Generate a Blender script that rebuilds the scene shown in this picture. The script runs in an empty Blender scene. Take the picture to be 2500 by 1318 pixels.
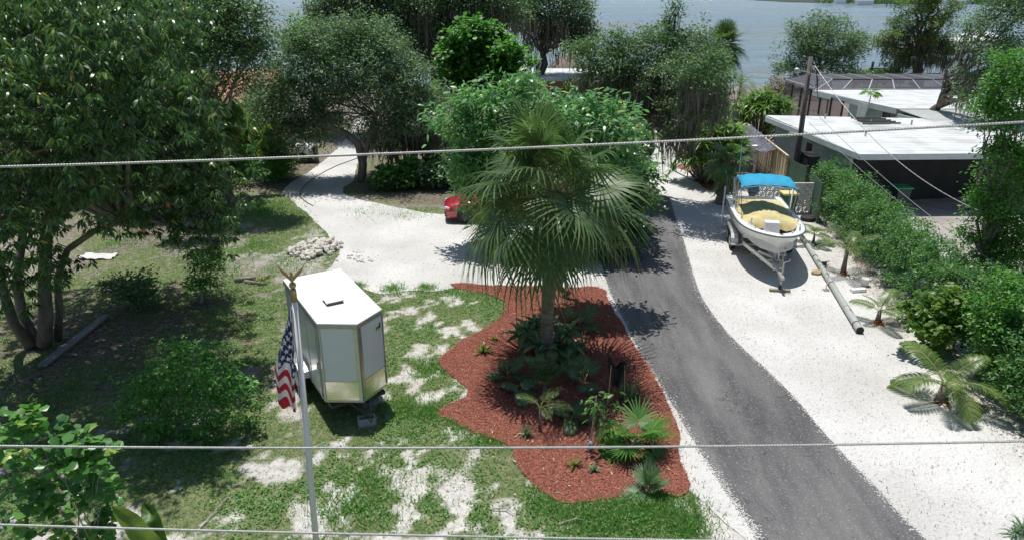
import bpy, bmesh, math, random
import numpy as np
from mathutils import Vector, Matrix

random.seed(7)
RNG = np.random.default_rng(11)
R = math.radians
S = bpy.context.scene
COL = S.collection

# ------------------------------------------------------------------ camera, sky, sun, exposure
CAM_H, PITCH, FPX = 9.2, R(21.3), 1730.0
cam_d = bpy.data.cameras.new('camera')
cam = bpy.data.objects.new('camera', cam_d)
COL.objects.link(cam)
cam.location = (0, 0, CAM_H)
cam.rotation_euler = (R(90) - PITCH, 0, 0)
cam_d.sensor_width = 36
cam_d.lens = 36 * FPX / 2500
cam_d.clip_end = 9000
cam_d.clip_start = 0.1
S.camera = cam

SUN_DIR = Vector((-0.11, 0.225, 1.0)).normalized()
world = bpy.data.worlds.new('World')
S.world = world
world.use_nodes = True
wn = world.node_tree
bg = wn.nodes['Background']
sky = wn.nodes.new('ShaderNodeTexSky')
sky.sky_type = 'NISHITA'
sky.sun_disc = False
sky.sun_elevation = math.asin(SUN_DIR.z)
sky.sun_rotation = math.atan2(SUN_DIR.x, SUN_DIR.y)
sky.dust_density = 0.8; sky.ozone_density = 1.6
wn.links.new(sky.outputs[0], bg.inputs[0])
bg.inputs[1].default_value = 0.095
sun_d = bpy.data.lights.new('sun', 'SUN')
sun_d.energy = 4.9
sun_d.angle = R(0.5)
sun_d.color = (1.0, 0.965, 0.91)
sun = bpy.data.objects.new('sun', sun_d)
COL.objects.link(sun)
sun.location = (0, 0, 40)
sun.rotation_euler = SUN_DIR.to_track_quat('Z', 'Y').to_euler()
S.view_settings.view_transform = 'Standard'
S.view_settings.look = 'None'
S.view_settings.exposure = 0.0
S.view_settings.gamma = 1.0
S.view_settings.use_curve_mapping = False

# ------------------------------------------------------------------ survey: photo pixel -> point of the place
CP, SP = math.cos(PITCH), math.sin(PITCH)
def ray(x, y):
    u = (x - 1250) / FPX; v = (y - 659) / FPX
    return Vector((u, CP - v * SP, -SP - v * CP))
def G(x, y, z=0.0):                       # on the level z
    d = ray(x, y); t = (z - CAM_H) / d.z
    return Vector((d.x * t, d.y * t, z))
def D(x, y, Y):                           # on the distance Y
    d = ray(x, y); t = Y / d.y
    return Vector((d.x * t, Y, CAM_H + d.z * t))
def MPP(x, y, Y):                         # metres per photo pixel there
    p = D(x, y, Y)
    return (p.y * CP - (p.z - CAM_H) * SP) / FPX

# ------------------------------------------------------------------ materials
MATS = {}
def nodes_of(m):
    m.use_nodes = True
    nt = m.node_tree
    return nt, nt.nodes, nt.links, nt.nodes['Principled BSDF']
def rgb(c): return (c[0], c[1], c[2], 1)
def mat(name, c1, c2=None, scale=4.0, rough=0.6, bump=0.0, bscale=40.0, metal=0.0, spec=0.5, c3=None, fscale=60.0, famt=0.35, stretch=None, trans=0.0, coat=0.0):
    if name in MATS: return MATS[name]
    m = bpy.data.materials.new(name); MATS[name] = m
    nt, N, L, P = nodes_of(m)
    P.inputs['Roughness'].default_value = rough
    P.inputs['Metallic'].default_value = metal
    P.inputs['Specular IOR Level'].default_value = spec
    P.inputs['Coat Weight'].default_value = coat
    tc = N.new('ShaderNodeTexCoord')
    src = tc.outputs['Object']
    if stretch:
        mp = N.new('ShaderNodeMapping'); mp.inputs['Scale'].default_value = stretch
        L.new(src, mp.inputs[0]); src = mp.outputs[0]
    if c2 is None: c2 = tuple(min(1, v * 0.86) for v in c1)
    n1 = N.new('ShaderNodeTexNoise'); n1.inputs['Scale'].default_value = scale; n1.inputs['Detail'].default_value = 6
    L.new(src, n1.inputs[0])
    r = N.new('ShaderNodeValToRGB')
    r.color_ramp.elements[0].position = .36; r.color_ramp.elements[1].position = .64
    r.color_ramp.elements[0].color = rgb(c2); r.color_ramp.elements[1].color = rgb(c1)
    L.new(n1.outputs[0], r.inputs[0])
    out = r.outputs[0]
    if c3 is not None:
        n2 = N.new('ShaderNodeTexNoise'); n2.inputs['Scale'].default_value = fscale; n2.inputs['Detail'].default_value = 3
        L.new(src, n2.inputs[0])
        r2 = N.new('ShaderNodeValToRGB'); r2.color_ramp.elements[0].position = .5; r2.color_ramp.elements[1].position = .66
        r2.color_ramp.elements[0].color = (0, 0, 0, 1); r2.color_ramp.elements[1].color = (famt, famt, famt, 1)
        L.new(n2.outputs[0], r2.inputs[0])
        mx = N.new('ShaderNodeMix'); mx.data_type = 'RGBA'
        L.new(r2.outputs[0], mx.inputs[0]); L.new(out, mx.inputs[6]); mx.inputs[7].default_value = rgb(c3)
        out = mx.outputs[2]
    L.new(out, P.inputs['Base Color'])
    if bump:
        nb = N.new('ShaderNodeTexNoise'); nb.inputs['Scale'].default_value = bscale; nb.inputs['Detail'].default_value = 5
        L.new(src, nb.inputs[0])
        b = N.new('ShaderNodeBump'); b.inputs['Strength'].default_value = bump; b.inputs['Distance'].default_value = 0.02
        L.new(nb.outputs[0], b.inputs['Height']); L.new(b.outputs[0], P.inputs['Normal'])
    if trans:
        t = N.new('ShaderNodeBsdfTranslucent'); L.new(out, t.inputs[0])
        ms = N.new('ShaderNodeMixShader'); ms.inputs[0].default_value = trans
        L.new(P.outputs[0], ms.inputs[1]); L.new(t.outputs[0], ms.inputs[2])
        L.new(ms.outputs[0], N['Material Output'].inputs[0])
    return m
def leafmat(name, stops, trans=0.32, rough=0.42, tcol=None, spec=0.5, gain=1.0):
    gain *= 1.5 if trans > .2 else 1.0; trans = trans + .12 if trans > .2 else trans
    stops = [(p_, tuple(min(.8, v * gain) for v in c_)) for p_, c_ in stops]
    if name in MATS: return MATS[name]
    m = bpy.data.materials.new(name); MATS[name] = m
    nt, N, L, P = nodes_of(m)
    g = N.new('ShaderNodeNewGeometry')
    r = N.new('ShaderNodeValToRGB')
    e = r.color_ramp.elements
    e[0].position, e[0].color = stops[0][0], rgb(stops[0][1])
    e[1].position, e[1].color = stops[-1][0], rgb(stops[-1][1])
    for p, c in stops[1:-1]:
        x = e.new(p); x.color = rgb(c)
    L.new(g.outputs['Random Per Island'], r.inputs[0])
    L.new(r.outputs[0], P.inputs['Base Color'])
    P.inputs['Roughness'].default_value = rough
    P.inputs['Specular IOR Level'].default_value = spec
    t = N.new('ShaderNodeBsdfTranslucent')
    mx = N.new('ShaderNodeMix'); mx.data_type = 'RGBA'; mx.blend_type = 'MULTIPLY'; mx.inputs[0].default_value = 1
    L.new(r.outputs[0], mx.inputs[6]); mx.inputs[7].default_value = rgb(tcol or (1.2, 1.42, 0.75))
    L.new(mx.outputs[2], t.inputs[0])
    ms = N.new('ShaderNodeMixShader'); ms.inputs[0].default_value = trans
    L.new(P.outputs[0], ms.inputs[1]); L.new(t.outputs[0], ms.inputs[2])
    L.new(ms.outputs[0], N['Material Output'].inputs[0])
    return m

# ------------------------------------------------------------------ mesh helpers
def np_mesh(name, V, F, mats=(), midx=None, smooth=False):
    V = np.asarray(V, dtype=np.float32).reshape(-1, 3); F = np.asarray(F, dtype=np.int32)
    k = F.shape[1]
    me = bpy.data.meshes.new(name)
    me.vertices.add(len(V)); me.vertices.foreach_set('co', V.ravel())
    me.loops.add(F.size); me.loops.foreach_set('vertex_index', F.ravel())
    me.polygons.add(len(F))
    me.polygons.foreach_set('loop_start', np.arange(0, F.size, k, dtype=np.int32))
    me.polygons.foreach_set('loop_total', np.full(len(F), k, dtype=np.int32))
    for m in mats: me.materials.append(m)
    if midx is not None: me.polygons.foreach_set('material_index', np.asarray(midx, dtype=np.int32))
    if smooth: me.polygons.foreach_set('use_smooth', np.ones(len(F), dtype=bool))
    me.update(calc_edges=True)
    return me
def link(name, me, parent=None, kind=None):
    o = bpy.data.objects.new(name, me); COL.objects.link(o)
    if parent is not None: o.parent = parent
    if kind: o['kind'] = kind
    return o
def tag(o, label, cat, group=None):
    o['label'] = label; o['category'] = cat
    if group: o['group'] = group
    return o
def thing(name, label, cat, loc=(0, 0, 0), rz=0.0, group=None):
    o = bpy.data.objects.new(name, None); COL.objects.link(o)
    o.empty_display_size = .2
    o.location = loc; o.rotation_euler = (0, 0, rz)
    return tag(o, label, cat, group)
def inv_of(parent):
    if parent is None: return Matrix.Identity(4)
    return (Matrix.Translation(parent.location) @ parent.rotation_euler.to_matrix().to_4x4()).inverted()
def to_local(V, parent):
    if parent is None: return V
    M4 = np.array(inv_of(parent)); V = np.asarray(V, dtype=float)
    return V @ M4[:3, :3].T + M4[:3, 3]
class MB:
    def __init__(s): s.v = []; s.f = []; s.m = []
    def add(s, V, F, m=0):
        b = len(s.v); s.v += [tuple(p) for p in V]
        for f in F: s.f.append([i + b for i in f]); s.m.append(m)
        return s
    def box(s, c, d, rz=0.0, m=0, top=None, tilt=None):
        hx, hy, hz = d[0] / 2, d[1] / 2, d[2] / 2
        tx, ty = (hx, hy) if top is None else (top[0] / 2, top[1] / 2)
        P = [(-hx, -hy, -hz), (hx, -hy, -hz), (hx, hy, -hz), (-hx, hy, -hz), (-tx, -ty, hz), (tx, -ty, hz), (tx, ty, hz), (-tx, ty, hz)]
        Mx = Matrix.Rotation(rz, 3, 'Z')
        if tilt: Mx = Mx @ Matrix.Rotation(tilt[0], 3, 'X') @ Matrix.Rotation(tilt[1], 3, 'Y')
        P = [Mx @ Vector(p) + Vector(c) for p in P]
        return s.add(P, [(0, 3, 2, 1), (4, 5, 6, 7), (0, 1, 5, 4), (1, 2, 6, 5), (2, 3, 7, 6), (3, 0, 4, 7)], m)
    def beam(s, a, b, w, h, m=0):                # a square bar between two points
        a, b = Vector(a), Vector(b); d = (b - a).normalized()
        up = Vector((0, 0, 1)) if abs(d.z) < .95 else Vector((1, 0, 0))
        x = d.cross(up).normalized() * w / 2; y = x.cross(d).normalized() * h / 2
        P = [a - x - y, a + x - y, a + x + y, a - x + y, b - x - y, b + x - y, b + x + y, b - x + y]
        return s.add(P, [(3, 2, 1, 0), (4, 5, 6, 7), (0, 1, 5, 4), (1, 2, 6, 5), (2, 3, 7, 6), (3, 0, 4, 7)], m)
    def tube(s, pts, rad, n=8, m=0, cap=True):
        pts = [Vector(p) for p in pts]
        if not hasattr(rad, '__len__'): rad = [rad] * len(pts)
        V = []; F = []
        ref = None
        for i, p in enumerate(pts):
            d = (pts[min(i + 1, len(pts) - 1)] - pts[max(i - 1, 0)])
            d = d.normalized() if d.length > 1e-9 else Vector((0, 0, 1))
            if ref is None: ref = Vector((1, 0, 0)) if abs(d.x) < .8 else Vector((0, 1, 0))
            x = (ref - d * ref.dot(d)).normalized(); ref = x; y = d.cross(x)
            for k in range(n):
                a = 2 * math.pi * k / n
                V.append(p + (x * math.cos(a) + y * math.sin(a)) * rad[i])
        for i in range(len(pts) - 1):
            for k in range(n):
                k2 = (k + 1) % n
                F.append((i * n + k, i * n + k2, (i + 1) * n + k2, (i + 1) * n + k))
        if cap:
            F.append(tuple(range(n - 1, -1, -1))); q = (len(pts) - 1) * n; F.append(tuple(range(q, q + n)))
        return s.add(V, F, m)
    def lathe(s, prof, c=(0, 0, 0), n=14, m=0):
        V = []; F = []; c = Vector(c)
        for r, z in prof:
            for k in range(n):
                a = 2 * math.pi * k / n; V.append(c + Vector((r * math.cos(a), r * math.sin(a), z)))
        for i in range(len(prof) - 1):
            for k in range(n):
                k2 = (k + 1) % n; F.append((i * n + k, i * n + k2, (i + 1) * n + k2, (i + 1) * n + k))
        F.append(tuple(range(n - 1, -1, -1))); q = (len(prof) - 1) * n; F.append(tuple(range(q, q + n)))
        return s.add(V, F, m)
    def prism(s, poly, z0, z1, m=0):
        n = len(poly)
        V = [(p[0], p[1], z0) for p in poly] + [(p[0], p[1], z1) for p in poly]
        F = [tuple(range(n - 1, -1, -1)), tuple(range(n, 2 * n))] + [(i, (i + 1) % n, n + (i + 1) % n, n + i) for i in range(n)]
        return s.add(V, F, m)
    def grid(s, P, m=0):                        # P[i][j] points
        r, c = len(P), len(P[0])
        return s.add([p for row in P for p in row], [(i * c + j, i * c + j + 1, (i + 1) * c + j + 1, (i + 1) * c + j) for i in range(r - 1) for j in range(c - 1)], m)
    def build(s, name, mats, parent=None, smooth=False, local=True, kind=None, bevel=0.0, recalc=False):
        V = s.v if local or parent is None else [tuple(p) for p in to_local(s.v, parent)]
        me = bpy.data.meshes.new(name); me.from_pydata([tuple(p) for p in V], [], s.f)
        if not isinstance(mats, (list, tuple)): mats = [mats]
        for m in mats: me.materials.append(m)
        me.polygons.foreach_set('material_index', np.array(s.m, dtype=np.int32))
        if smooth: me.polygons.foreach_set('use_smooth', np.ones(len(s.f), dtype=bool))
        if recalc or bevel:
            bm = bmesh.new(); bm.from_mesh(me)
            if recalc: bmesh.ops.recalc_face_normals(bm, faces=bm.faces)
            if bevel: bmesh.ops.bevel(bm, geom=[e for e in bm.edges if e.is_manifold and e.calc_face_angle(0) > .5], offset=bevel, segments=2, affect='EDGES', profile=.6)
            bm.to_mesh(me); bm.free()
        me.update()
        return link(name, me, parent, kind)

# ---- numpy value noise
_LAT = np.random.default_rng(5).random((256, 256))
def vnoise(x, y):
    xi = np.floor(x).astype(int); yi = np.floor(y).astype(int); fx = x - xi; fy = y - yi
    fx = fx * fx * (3 - 2 * fx); fy = fy * fy * (3 - 2 * fy)
    a = _LAT[xi % 256, yi % 256]; b = _LAT[(xi + 1) % 256, yi % 256]; c = _LAT[xi % 256, (yi + 1) % 256]; d = _LAT[(xi + 1) % 256, (yi + 1) % 256]
    return (a * (1 - fx) + b * fx) * (1 - fy) + (c * (1 - fx) + d * fx) * fy
def fbm(x, y, o=4):
    r = 0; a = .5
    for i in range(o):
        r = r + a * vnoise(x * 2 ** i + 17.3 * i, y * 2 ** i + 9.1 * i); a *= .5
    return r / (1 - .5 ** o)
def in_poly(x, y, poly):
    ins = np.zeros(x.shape, dtype=bool); n = len(poly)
    for i in range(n):
        x1, y1 = poly[i][0], poly[i][1]; x2, y2 = poly[(i + 1) % n][0], poly[(i + 1) % n][1]
        if y1 == y2: continue
        c = ((y1 > y) != (y2 > y)) & (x < (x2 - x1) * (y - y1) / (y2 - y1) + x1)
        ins ^= c
    return ins
def chaikin(poly):
    out = []; n = len(poly)
    for i in range(n):
        a = np.array(poly[i][:2]); b = np.array(poly[(i + 1) % n][:2])
        out += [tuple(a * .75 + b * .25), tuple(a * .25 + b * .75)]
    return out
def ragged(poly, step=.12, amp=.06, seed=0):
    poly = chaikin(chaikin(poly)); out = []; n = len(poly)
    for i in range(n):
        a = Vector(poly[i][:2]); b = Vector(poly[(i + 1) % n][:2]); d = b - a; L = d.length
        if L < 1e-6: continue
        nn = Vector((-d.y, d.x)) / L; k = max(1, int(L / step))
        if L > 60: k = 1
        for j in range(k):
            p = a + d * j / k
            w = (fbm(np.array([p.x * 1.3 + seed]), np.array([p.y * 1.3]), 4)[0] - .5) * 2 * amp + (vnoise(np.array([p.x * 7 + seed]), np.array([p.y * 7]))[0] - .5) * amp * .8
            q = p + nn * w
            out.append((q.x, q.y))
    return out
def sheet(name, poly, z, m, kind='structure', thick=0.0):
    bm = bmesh.new()
    vs = [bm.verts.new((p[0], p[1], z)) for p in poly]
    f = bm.faces.new(vs); f.normal_update()
    if f.normal.z < 0: f.normal_flip()
    bmesh.ops.triangulate(bm, faces=[f])
    bmesh.ops.recalc_face_normals(bm, faces=bm.faces)
    if sum(q.normal.z for q in bm.faces) < 0:
        bmesh.ops.reverse_faces(bm, faces=bm.faces)
    me = bpy.data.meshes.new(name); bm.to_mesh(me); bm.free()
    me.materials.append(m)
    return link(name, me, None, kind)

# ------------------------------------------------------------------ leaves, crowns, moss
def unit(a): return a / np.maximum(np.linalg.norm(a, axis=1, keepdims=True), 1e-9)
def leaf_geo(P, A, N, L, W, kind='rhomb', droop=.25):
    n = len(P); A = unit(A); B = unit(np.cross(N, A)); N = np.cross(A, B)
    L = L[:, None]; W = W[:, None]; Z = np.array([0, 0, 1.0])
    if kind == 'rhomb':
        V = np.stack([P, P + A * L * .45 + B * W / 2 + N * W * .18, P + A * L - Z * L * droop * .5, P + A * L * .45 - B * W / 2 + N * W * .18], 1)
        F = np.array([[0, 1, 2], [0, 2, 3]]); k = 4
    elif kind == 'round':
        V = np.stack([P, P + A * L * .3 + B * W / 2 + N * W * .12, P + A * L * .75 + B * W * .42 + N * W * .1, P + A * L - Z * L * droop * .5,
                      P + A * L * .75 - B * W * .42 + N * W * .1, P + A * L * .3 - B * W / 2 + N * W * .12], 1)
        F = np.array([[0, 1, 5], [1, 2, 5], [2, 4, 5], [2, 3, 4]]); k = 6
    else:
        V = np.stack([P, P + A * L * .3 + B * W / 2 + N * W * .15, P + A * L * .3 - B * W / 2 + N * W * .15,
                      P + A * L * .68 + B * W * .4 - Z * L * droop * .4, P + A * L * .68 - B * W * .4 - Z * L * droop * .4, P + A * L * .95 - Z * L * droop], 1)
        F = np.array([[0, 2, 1], [1, 2, 4], [1, 4, 3], [3, 4, 5]]); k = 6
    Fa = (F[None] + (np.arange(n) * k)[:, None, None]).reshape(-1, 3)
    return V.reshape(-1, 3), Fa
def rand_dir(rng, n):
    return unit(rng.normal(size=(n, 3)))
def crown_clumps(blobs, clump, dens, rng, inner=.45, lump=.8):
    cs, ds = [], []
    for c, r in blobs:
        c = np.array(c); r = np.array(r)
        k = max(4, int(dens * (r[0] * r[1] + r[0] * r[2] + r[1] * r[2]) / clump ** 2))
        d = rand_dir(rng, k)
        d[:, 2] = np.where((d[:, 2] < -.3) & (rng.random(k) < .5), -d[:, 2], d[:, 2])
        rr = (inner + (1 - inner) * rng.random(k) ** .6) * (1 + .16 * rng.normal(size=k))
        p = c + d * r * rr[:, None]
        q = p / max(.35, float(r[0]) * .55)
        f = (np.sin(q[:, 0] * 2.1 + q[:, 1] * 1.3 + 1) + np.sin(q[:, 1] * 2.3 - q[:, 2] * 1.7 + 2) + np.sin(q[:, 2] * 2.5 + q[:, 0] * 1.1 + 3.1) + .6 * np.sin(q[:, 0] * 5.1 - q[:, 2] * 4.3) + .6 * np.sin(q[:, 1] * 4.7 + q[:, 2] * 5.3)) / 2.4
        p = p + d * r * (lump * .34 * f)[:, None]
        far_ = (rng.random(k) < .10 * lump) & (d[:, 2] > -.2); p[far_] = p[far_] + (d * r)[far_] * (.12 + .3 * rng.random(int(far_.sum())))[:, None]
        ok = (f > -.62 * (2 - lump)) | (rng.random(k) > lump)
        cs.append(p[ok]); ds.append(d[ok])
    return np.concatenate(cs), np.concatenate(ds)
def crown_leaves(cs, ds, per, clump, L, W, rng, kind='rhomb', up=.9, style='spray', droop=.25, out=.7):
    n = len(cs) * per
    C = np.repeat(cs, per, 0); Dr = np.repeat(ds, per, 0)
    if style == 'spray':
        P = C + rng.normal(size=(n, 3)) * clump * np.array([.5, .5, .36])
        A = rand_dir(rng, n) + Dr * out; A[:, 2] *= .6; A[:, 2] -= .1
    else:                                   # rosettes: leaves radiate from the twig tip and hang
        tw = np.repeat(cs + rng.normal(size=cs.shape) * clump * .3, per, 0)
        az = rng.random(n) * 2 * np.pi
        A = np.stack([np.cos(az), np.sin(az), -.15 - .9 * rng.random(n)], 1)
        P = tw + A * .03 + rng.normal(size=(n, 3)) * clump * .1
    N = rand_dir(rng, n) * (1 - up * .5) + np.array([0, 0, up])
    s = .7 + .6 * rng.random(n)
    return leaf_geo(P, A, N, L * s, W * s, kind, droop)
def moss_geo(anch, lo, hi, strands, rng, width=.045, spread=.16):
    n = len(anch) * strands
    P = np.repeat(anch, strands, 0) + rng.normal(size=(n, 3)) * np.array([spread, spread, .1])
    scale = np.repeat(lo + (hi - lo) * rng.random(len(anch)) ** 1.8, strands)
    Ln = scale * (.2 + .8 * rng.random(n) ** 1.4)
    az = rng.random(n) * np.pi; B = np.stack([np.cos(az), np.sin(az), np.zeros(n)], 1)
    rows = []
    sway = rng.normal(size=(n, 3)) * .11; sway[:, 2] = 0
    wv = width * (.5 + rng.random(n))
    for t, w in ((0, .5), (.25, 1), (.6, .75), (1, .05)):
        c = P - np.array([0, 0, 1.0]) * (Ln * t)[:, None] + sway * t * Ln[:, None] + rng.normal(size=(n, 3)) * .035 * (t > 0)
        rows += [c - B * (wv * w / 2)[:, None], c + B * (wv * w / 2)[:, None]]
    V = np.stack(rows, 1)
    F = np.array([[0, 1, 3], [0, 3, 2], [2, 3, 5], [2, 5, 4], [4, 5, 7], [4, 7, 6]])
    return V.reshape(-1, 3), (F[None] + (np.arange(n) * 8)[:, None, None]).reshape(-1, 3)
def limb_path(a, b, rng, sag=.12, n=6):
    a = np.array(a, float); b = np.array(b, float); L = np.linalg.norm(b - a)
    out = []
    for i in range(n + 1):
        t = i / n
        p = a + (b - a) * t + np.array([0, 0, 1]) * L * sag * math.sin(math.pi * t) * .8
        if 0 < i < n: p = p + rng.normal(size=3) * L * .035
        out.append(p)
    return out
BARK = mat('bark', (.23, .20, .17), (.12, .10, .085), 6, .9, .5, 25, stretch=(1, 1, .3))
BARKP = mat('pale_bark', (.42, .39, .35), (.26, .23, .20), 5, .9, .4, 22, stretch=(1, 1, .3))
BARKD = mat('dark_bark', (.12, .10, .085), (.06, .05, .045), 6, .9, .5, 25, stretch=(1, 1, .3))
MOSS = leafmat('moss_strands', [(0, (.16, .145, .12)), (.6, (.24, .22, .185)), (1, (.33, .31, .27))], .25, .9, (1, 1, 1), .1, gain=0.56)
def px_blobs(lst, Y, sq=.85, far_right=False):
    out = []
    for b in lst:
        x, y, r = b[:3]; dy = b[3] if len(b) > 3 else 0
        if far_right and x >= 340: dy += 2.0
        p = D(x, y, Y + dy); m = r * MPP(x, y, Y + dy)
        out.append((tuple(p), (m, m, m * sq)))
    return out
N_TRIS = [0]
def tree(name, label, cat, base, blobs, leaf, lm, trunk=(.22, None), bark=None, clump=.5, dens=1.0, per=40, seed=1, group=None,
         moss=None, fork=.5, limbs=True, inner=.45, trunk_paths=None, twig=2, dmul=5.5, lmul=1.2, lump=.95):
    """blobs: world (centre, radii).  leaf: dict for crown_leaves.  trunk radius at the foot."""
    rng = np.random.default_rng(seed)
    t = thing(name, label, cat, (base[0], base[1], base[2] if len(base) > 2 else 0), 0, group)
    dens *= dmul; leaf = {**leaf, 'L': leaf['L'] * lmul, 'W': leaf['W'] * lmul * 1.08}
    cs, ds = crown_clumps(blobs, clump, dens, rng, inner, lump)
    V, F = crown_leaves(cs, ds, rng=rng, **{'per': per, **leaf, 'clump': clump})
    N_TRIS[0] += len(F)
    link('crown', np_mesh('crown', to_local(V, t), F, [lm]), t, 'stuff')
    b = MB(); r0 = trunk[0]
    cen = np.mean([c for c, r in blobs], 0)
    bz = t.location.z
    top = np.array([base[0] + (cen[0] - base[0]) * .35, base[1] + (cen[1] - base[1]) * .35, bz + (cen[2] - bz) * fork])
    if trunk_paths:
        for pts, r_ in trunk_paths: b.tube(pts, list(np.linspace(r_, r_ * .6, len(pts))), 9)
        top = np.array(trunk_paths[0][0][-1])
    else:
        b.tube(limb_path((base[0], base[1], bz - .1), top, rng, .0), [r0 * 1.35] + list(np.linspace(r0, r0 * .7, 6)), 10)
    if limbs:
        for c, r in blobs:
            st = top if not trunk_paths else np.array(trunk_paths[int(rng.integers(len(trunk_paths)))][0][-1])
            pth = limb_path(st, c, rng)
            b.tube(pth, list(np.linspace(r0 * .36, r0 * .09, len(pth))), 6)
            for k in range(twig):
                e = np.array(c) + rand_dir(rng, 1)[0] * np.array(r) * .85
                p2 = limb_path(pth[3 + k % 3], e, rng)
                b.tube(p2, list(np.linspace(r0 * .13, r0 * .04, len(p2))), 5)
    b.build('trunk', bark or BARK, t, True, False)
    if moss:
        low = cs[(ds[:, 2] < .3)]; low = low[np.argsort(low[:, 2])[:max(10, int(len(low) * .55))]]
        sel = low[rng.permutation(len(low))[:moss['n']]]
        if 'extra' in moss: sel = np.concatenate([sel, np.array(moss['extra'])]) if len(sel) else np.array(moss['extra'])
        Vm, Fm = moss_geo(sel, moss['lo'], moss['hi'], moss.get('k', 14), rng, moss.get('w', .05), moss.get('spread', .16))
        N_TRIS[0] += len(Fm)
        link('spanish_moss', np_mesh('spanish_moss', to_local(Vm, t), Fm, [MOSS]), t, 'stuff')
    return t

LM_MANGO = leafmat('mango_leaf', [(0, (.018, .038, .016)), (.5, (.032, .066, .022)), (.9, (.05, .095, .03)), (.98, (.09, .12, .03)), (1, (.18, .14, .04))], .22, .33, gain=1.50)
LM_OAK = leafmat('oak_leaf', [(0, (.024, .046, .022)), (.6, (.044, .082, .036)), (.9, (.078, .12, .055)), (1, (.13, .145, .07))], .22, .45, gain=1.75)
LM_GREY = leafmat('grey_green_leaf', [(0, (.034, .058, .032)), (.6, (.062, .105, .056)), (1, (.115, .155, .09))], .25, .45, gain=1.55)
LM_BRIGHT = leafmat('bright_leaf', [(0, (.03, .085, .018)), (.6, (.05, .14, .026)), (1, (.10, .20, .04))], .35, .42, gain=1.25)
LM_FRANG = leafmat('long_pale_leaf', [(0, (.038, .085, .038)), (.6, (.062, .13, .056)), (.93, (.095, .17, .078)), (1, (.22, .24, .06))], .3, .36, gain=1.8)
LM_CITRUS = leafmat('citrus_leaf', [(0, (.02, .06, .016)), (.6, (.04, .11, .024)), (1, (.08, .16, .035))], .3, .36, gain=1.8)
LM_HEDGE = leafmat('hedge_leaf', [(0, (.02, .055, .02)), (.6, (.036, .095, .03)), (.92, (.07, .14, .035)), (1, (.14, .18, .04))], .28, .42, gain=1.60)
LM_CYPRESS = leafmat('cypress_leaf', [(0, (.05, .08, .024)), (.6, (.08, .12, .036)), (1, (.12, .16, .05))], .3, .5, gain=1.35)
LM_PALM = leafmat('palm_leaf', [(0, (.034, .062, .025)), (.6, (.058, .094, .038)), (1, (.105, .14, .06))], .25, .38, gain=1.3, spec=.28)
LM_AREC = leafmat('yellow_palm_leaf', [(0, (.05, .095, .024)), (.6, (.09, .145, .038)), (1, (.17, .20, .07))], .3, .36)
LM_DRAC = leafmat('strap_leaf', [(0, (.025, .06, .018)), (.5, (.06, .13, .03)), (1, (.16, .22, .05))], .3, .36, gain=1.30)
LM_DRY = leafmat('dry_leaf', [(0, (.16, .10, .06)), (.6, (.28, .20, .12)), (1, (.42, .33, .22))], .2, .7, (1, 1, 1))
LM_BIG = leafmat('broad_leaf', [(0, (.03, .085, .024)), (.6, (.05, .13, .032)), (.93, (.08, .17, .045)), (1, (.22, .24, .05))], .32, .35, gain=1.35)
LM_BROM = leafmat('bromeliad_leaf', [(0, (.06, .11, .02)), (.6, (.12, .17, .035)), (1, (.24, .22, .06))], .3, .38)
LM_RED = leafmat('red_bromeliad_leaf', [(0, (.16, .03, .02)), (.5, (.30, .08, .03)), (1, (.25, .22, .05))], .3, .38)

# ==================================================================== THE GROUND
def P(*pts): return [tuple(G(x, y)[:2]) for x, y in pts]
asph_l = [(1850, 1318), (1832, 1282), (1800, 1240), (1775, 1200), (1740, 1150), (1700, 1090), (1650, 1000), (1600, 920), (1560, 860), (1530, 790), (1500, 740), (1480, 690), (1466, 640), (1462, 600), (1462, 560), (1466, 510), (1474, 474)]
asph_r = [(1630, 472), (1640, 500), (1655, 550), (1672, 600), (1690, 660), (1707, 720), (1740, 770), (1800, 840), (1870, 900), (1940, 970), (2030, 1080), (2110, 1160), (2180, 1235), (2260, 1318)]
ASPH = [(5.5, 3.0)] + P(*asph_l) + P(*asph_r) + [(8.5, 3.0)]
SHELL = [(5.2, 3.0)] + P((1880, 1400), (1830, 1318), (1760, 1270), (1715, 1225), (1640, 1150), (1560, 1000), (1500, 900), (1400, 760), (1300, 702), (1180, 700), (1140, 697), (1060, 712), (1000, 708), (930, 722), (880, 700), (800, 690), (790, 665), (815, 645), (835, 610), (800, 575), (775, 545), (735, 510), (700, 480), (690, 462), (720, 440), (765, 415), (795, 388), (825, 362), (845, 338), (860, 318), (868, 300), (885, 292), (905, 300), (900, 330), (885, 370), (872, 400), (868, 440), (830, 462), (850, 482), (960, 505), (1060, 524), (1200, 530), (1350, 528), (1480, 505), (1530, 470), (1520, 420), (1520, 372), (1560, 345), (1680, 340), (1710, 372), (1760, 410), (1830, 430), (1930, 450), (1945, 500), (1990, 560), (2030, 620), (2080, 690), (2150, 770), (2230, 850), (2270, 900), (2330, 960), (2420, 1020), (2500, 1090), (2620, 1200)) + [(11.6, 9.0), (12.4, 3.0)]
MULCH = P((1090, 692), (1140, 690), (1180, 698), (1300, 699), (1400, 702), (1470, 700), (1482, 722), (1500, 760), (1540, 830), (1582, 890), (1622, 960), (1650, 1020), (1662, 1060), (1650, 1100), (1672, 1140), (1692, 1190), (1660, 1215), (1600, 1200), (1560, 1205), (1500, 1215), (1450, 1225), (1370, 1230), (1320, 1200), (1270, 1140), (1245, 1085), (1170, 1060), (1110, 1030), (1060, 1005), (1110, 985), (1150, 960), (1118, 930), (1090, 910), (1065, 880), (1110, 840), (1190, 800), (1230, 770), (1235, 735), (1180, 714), (1110, 706))
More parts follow.
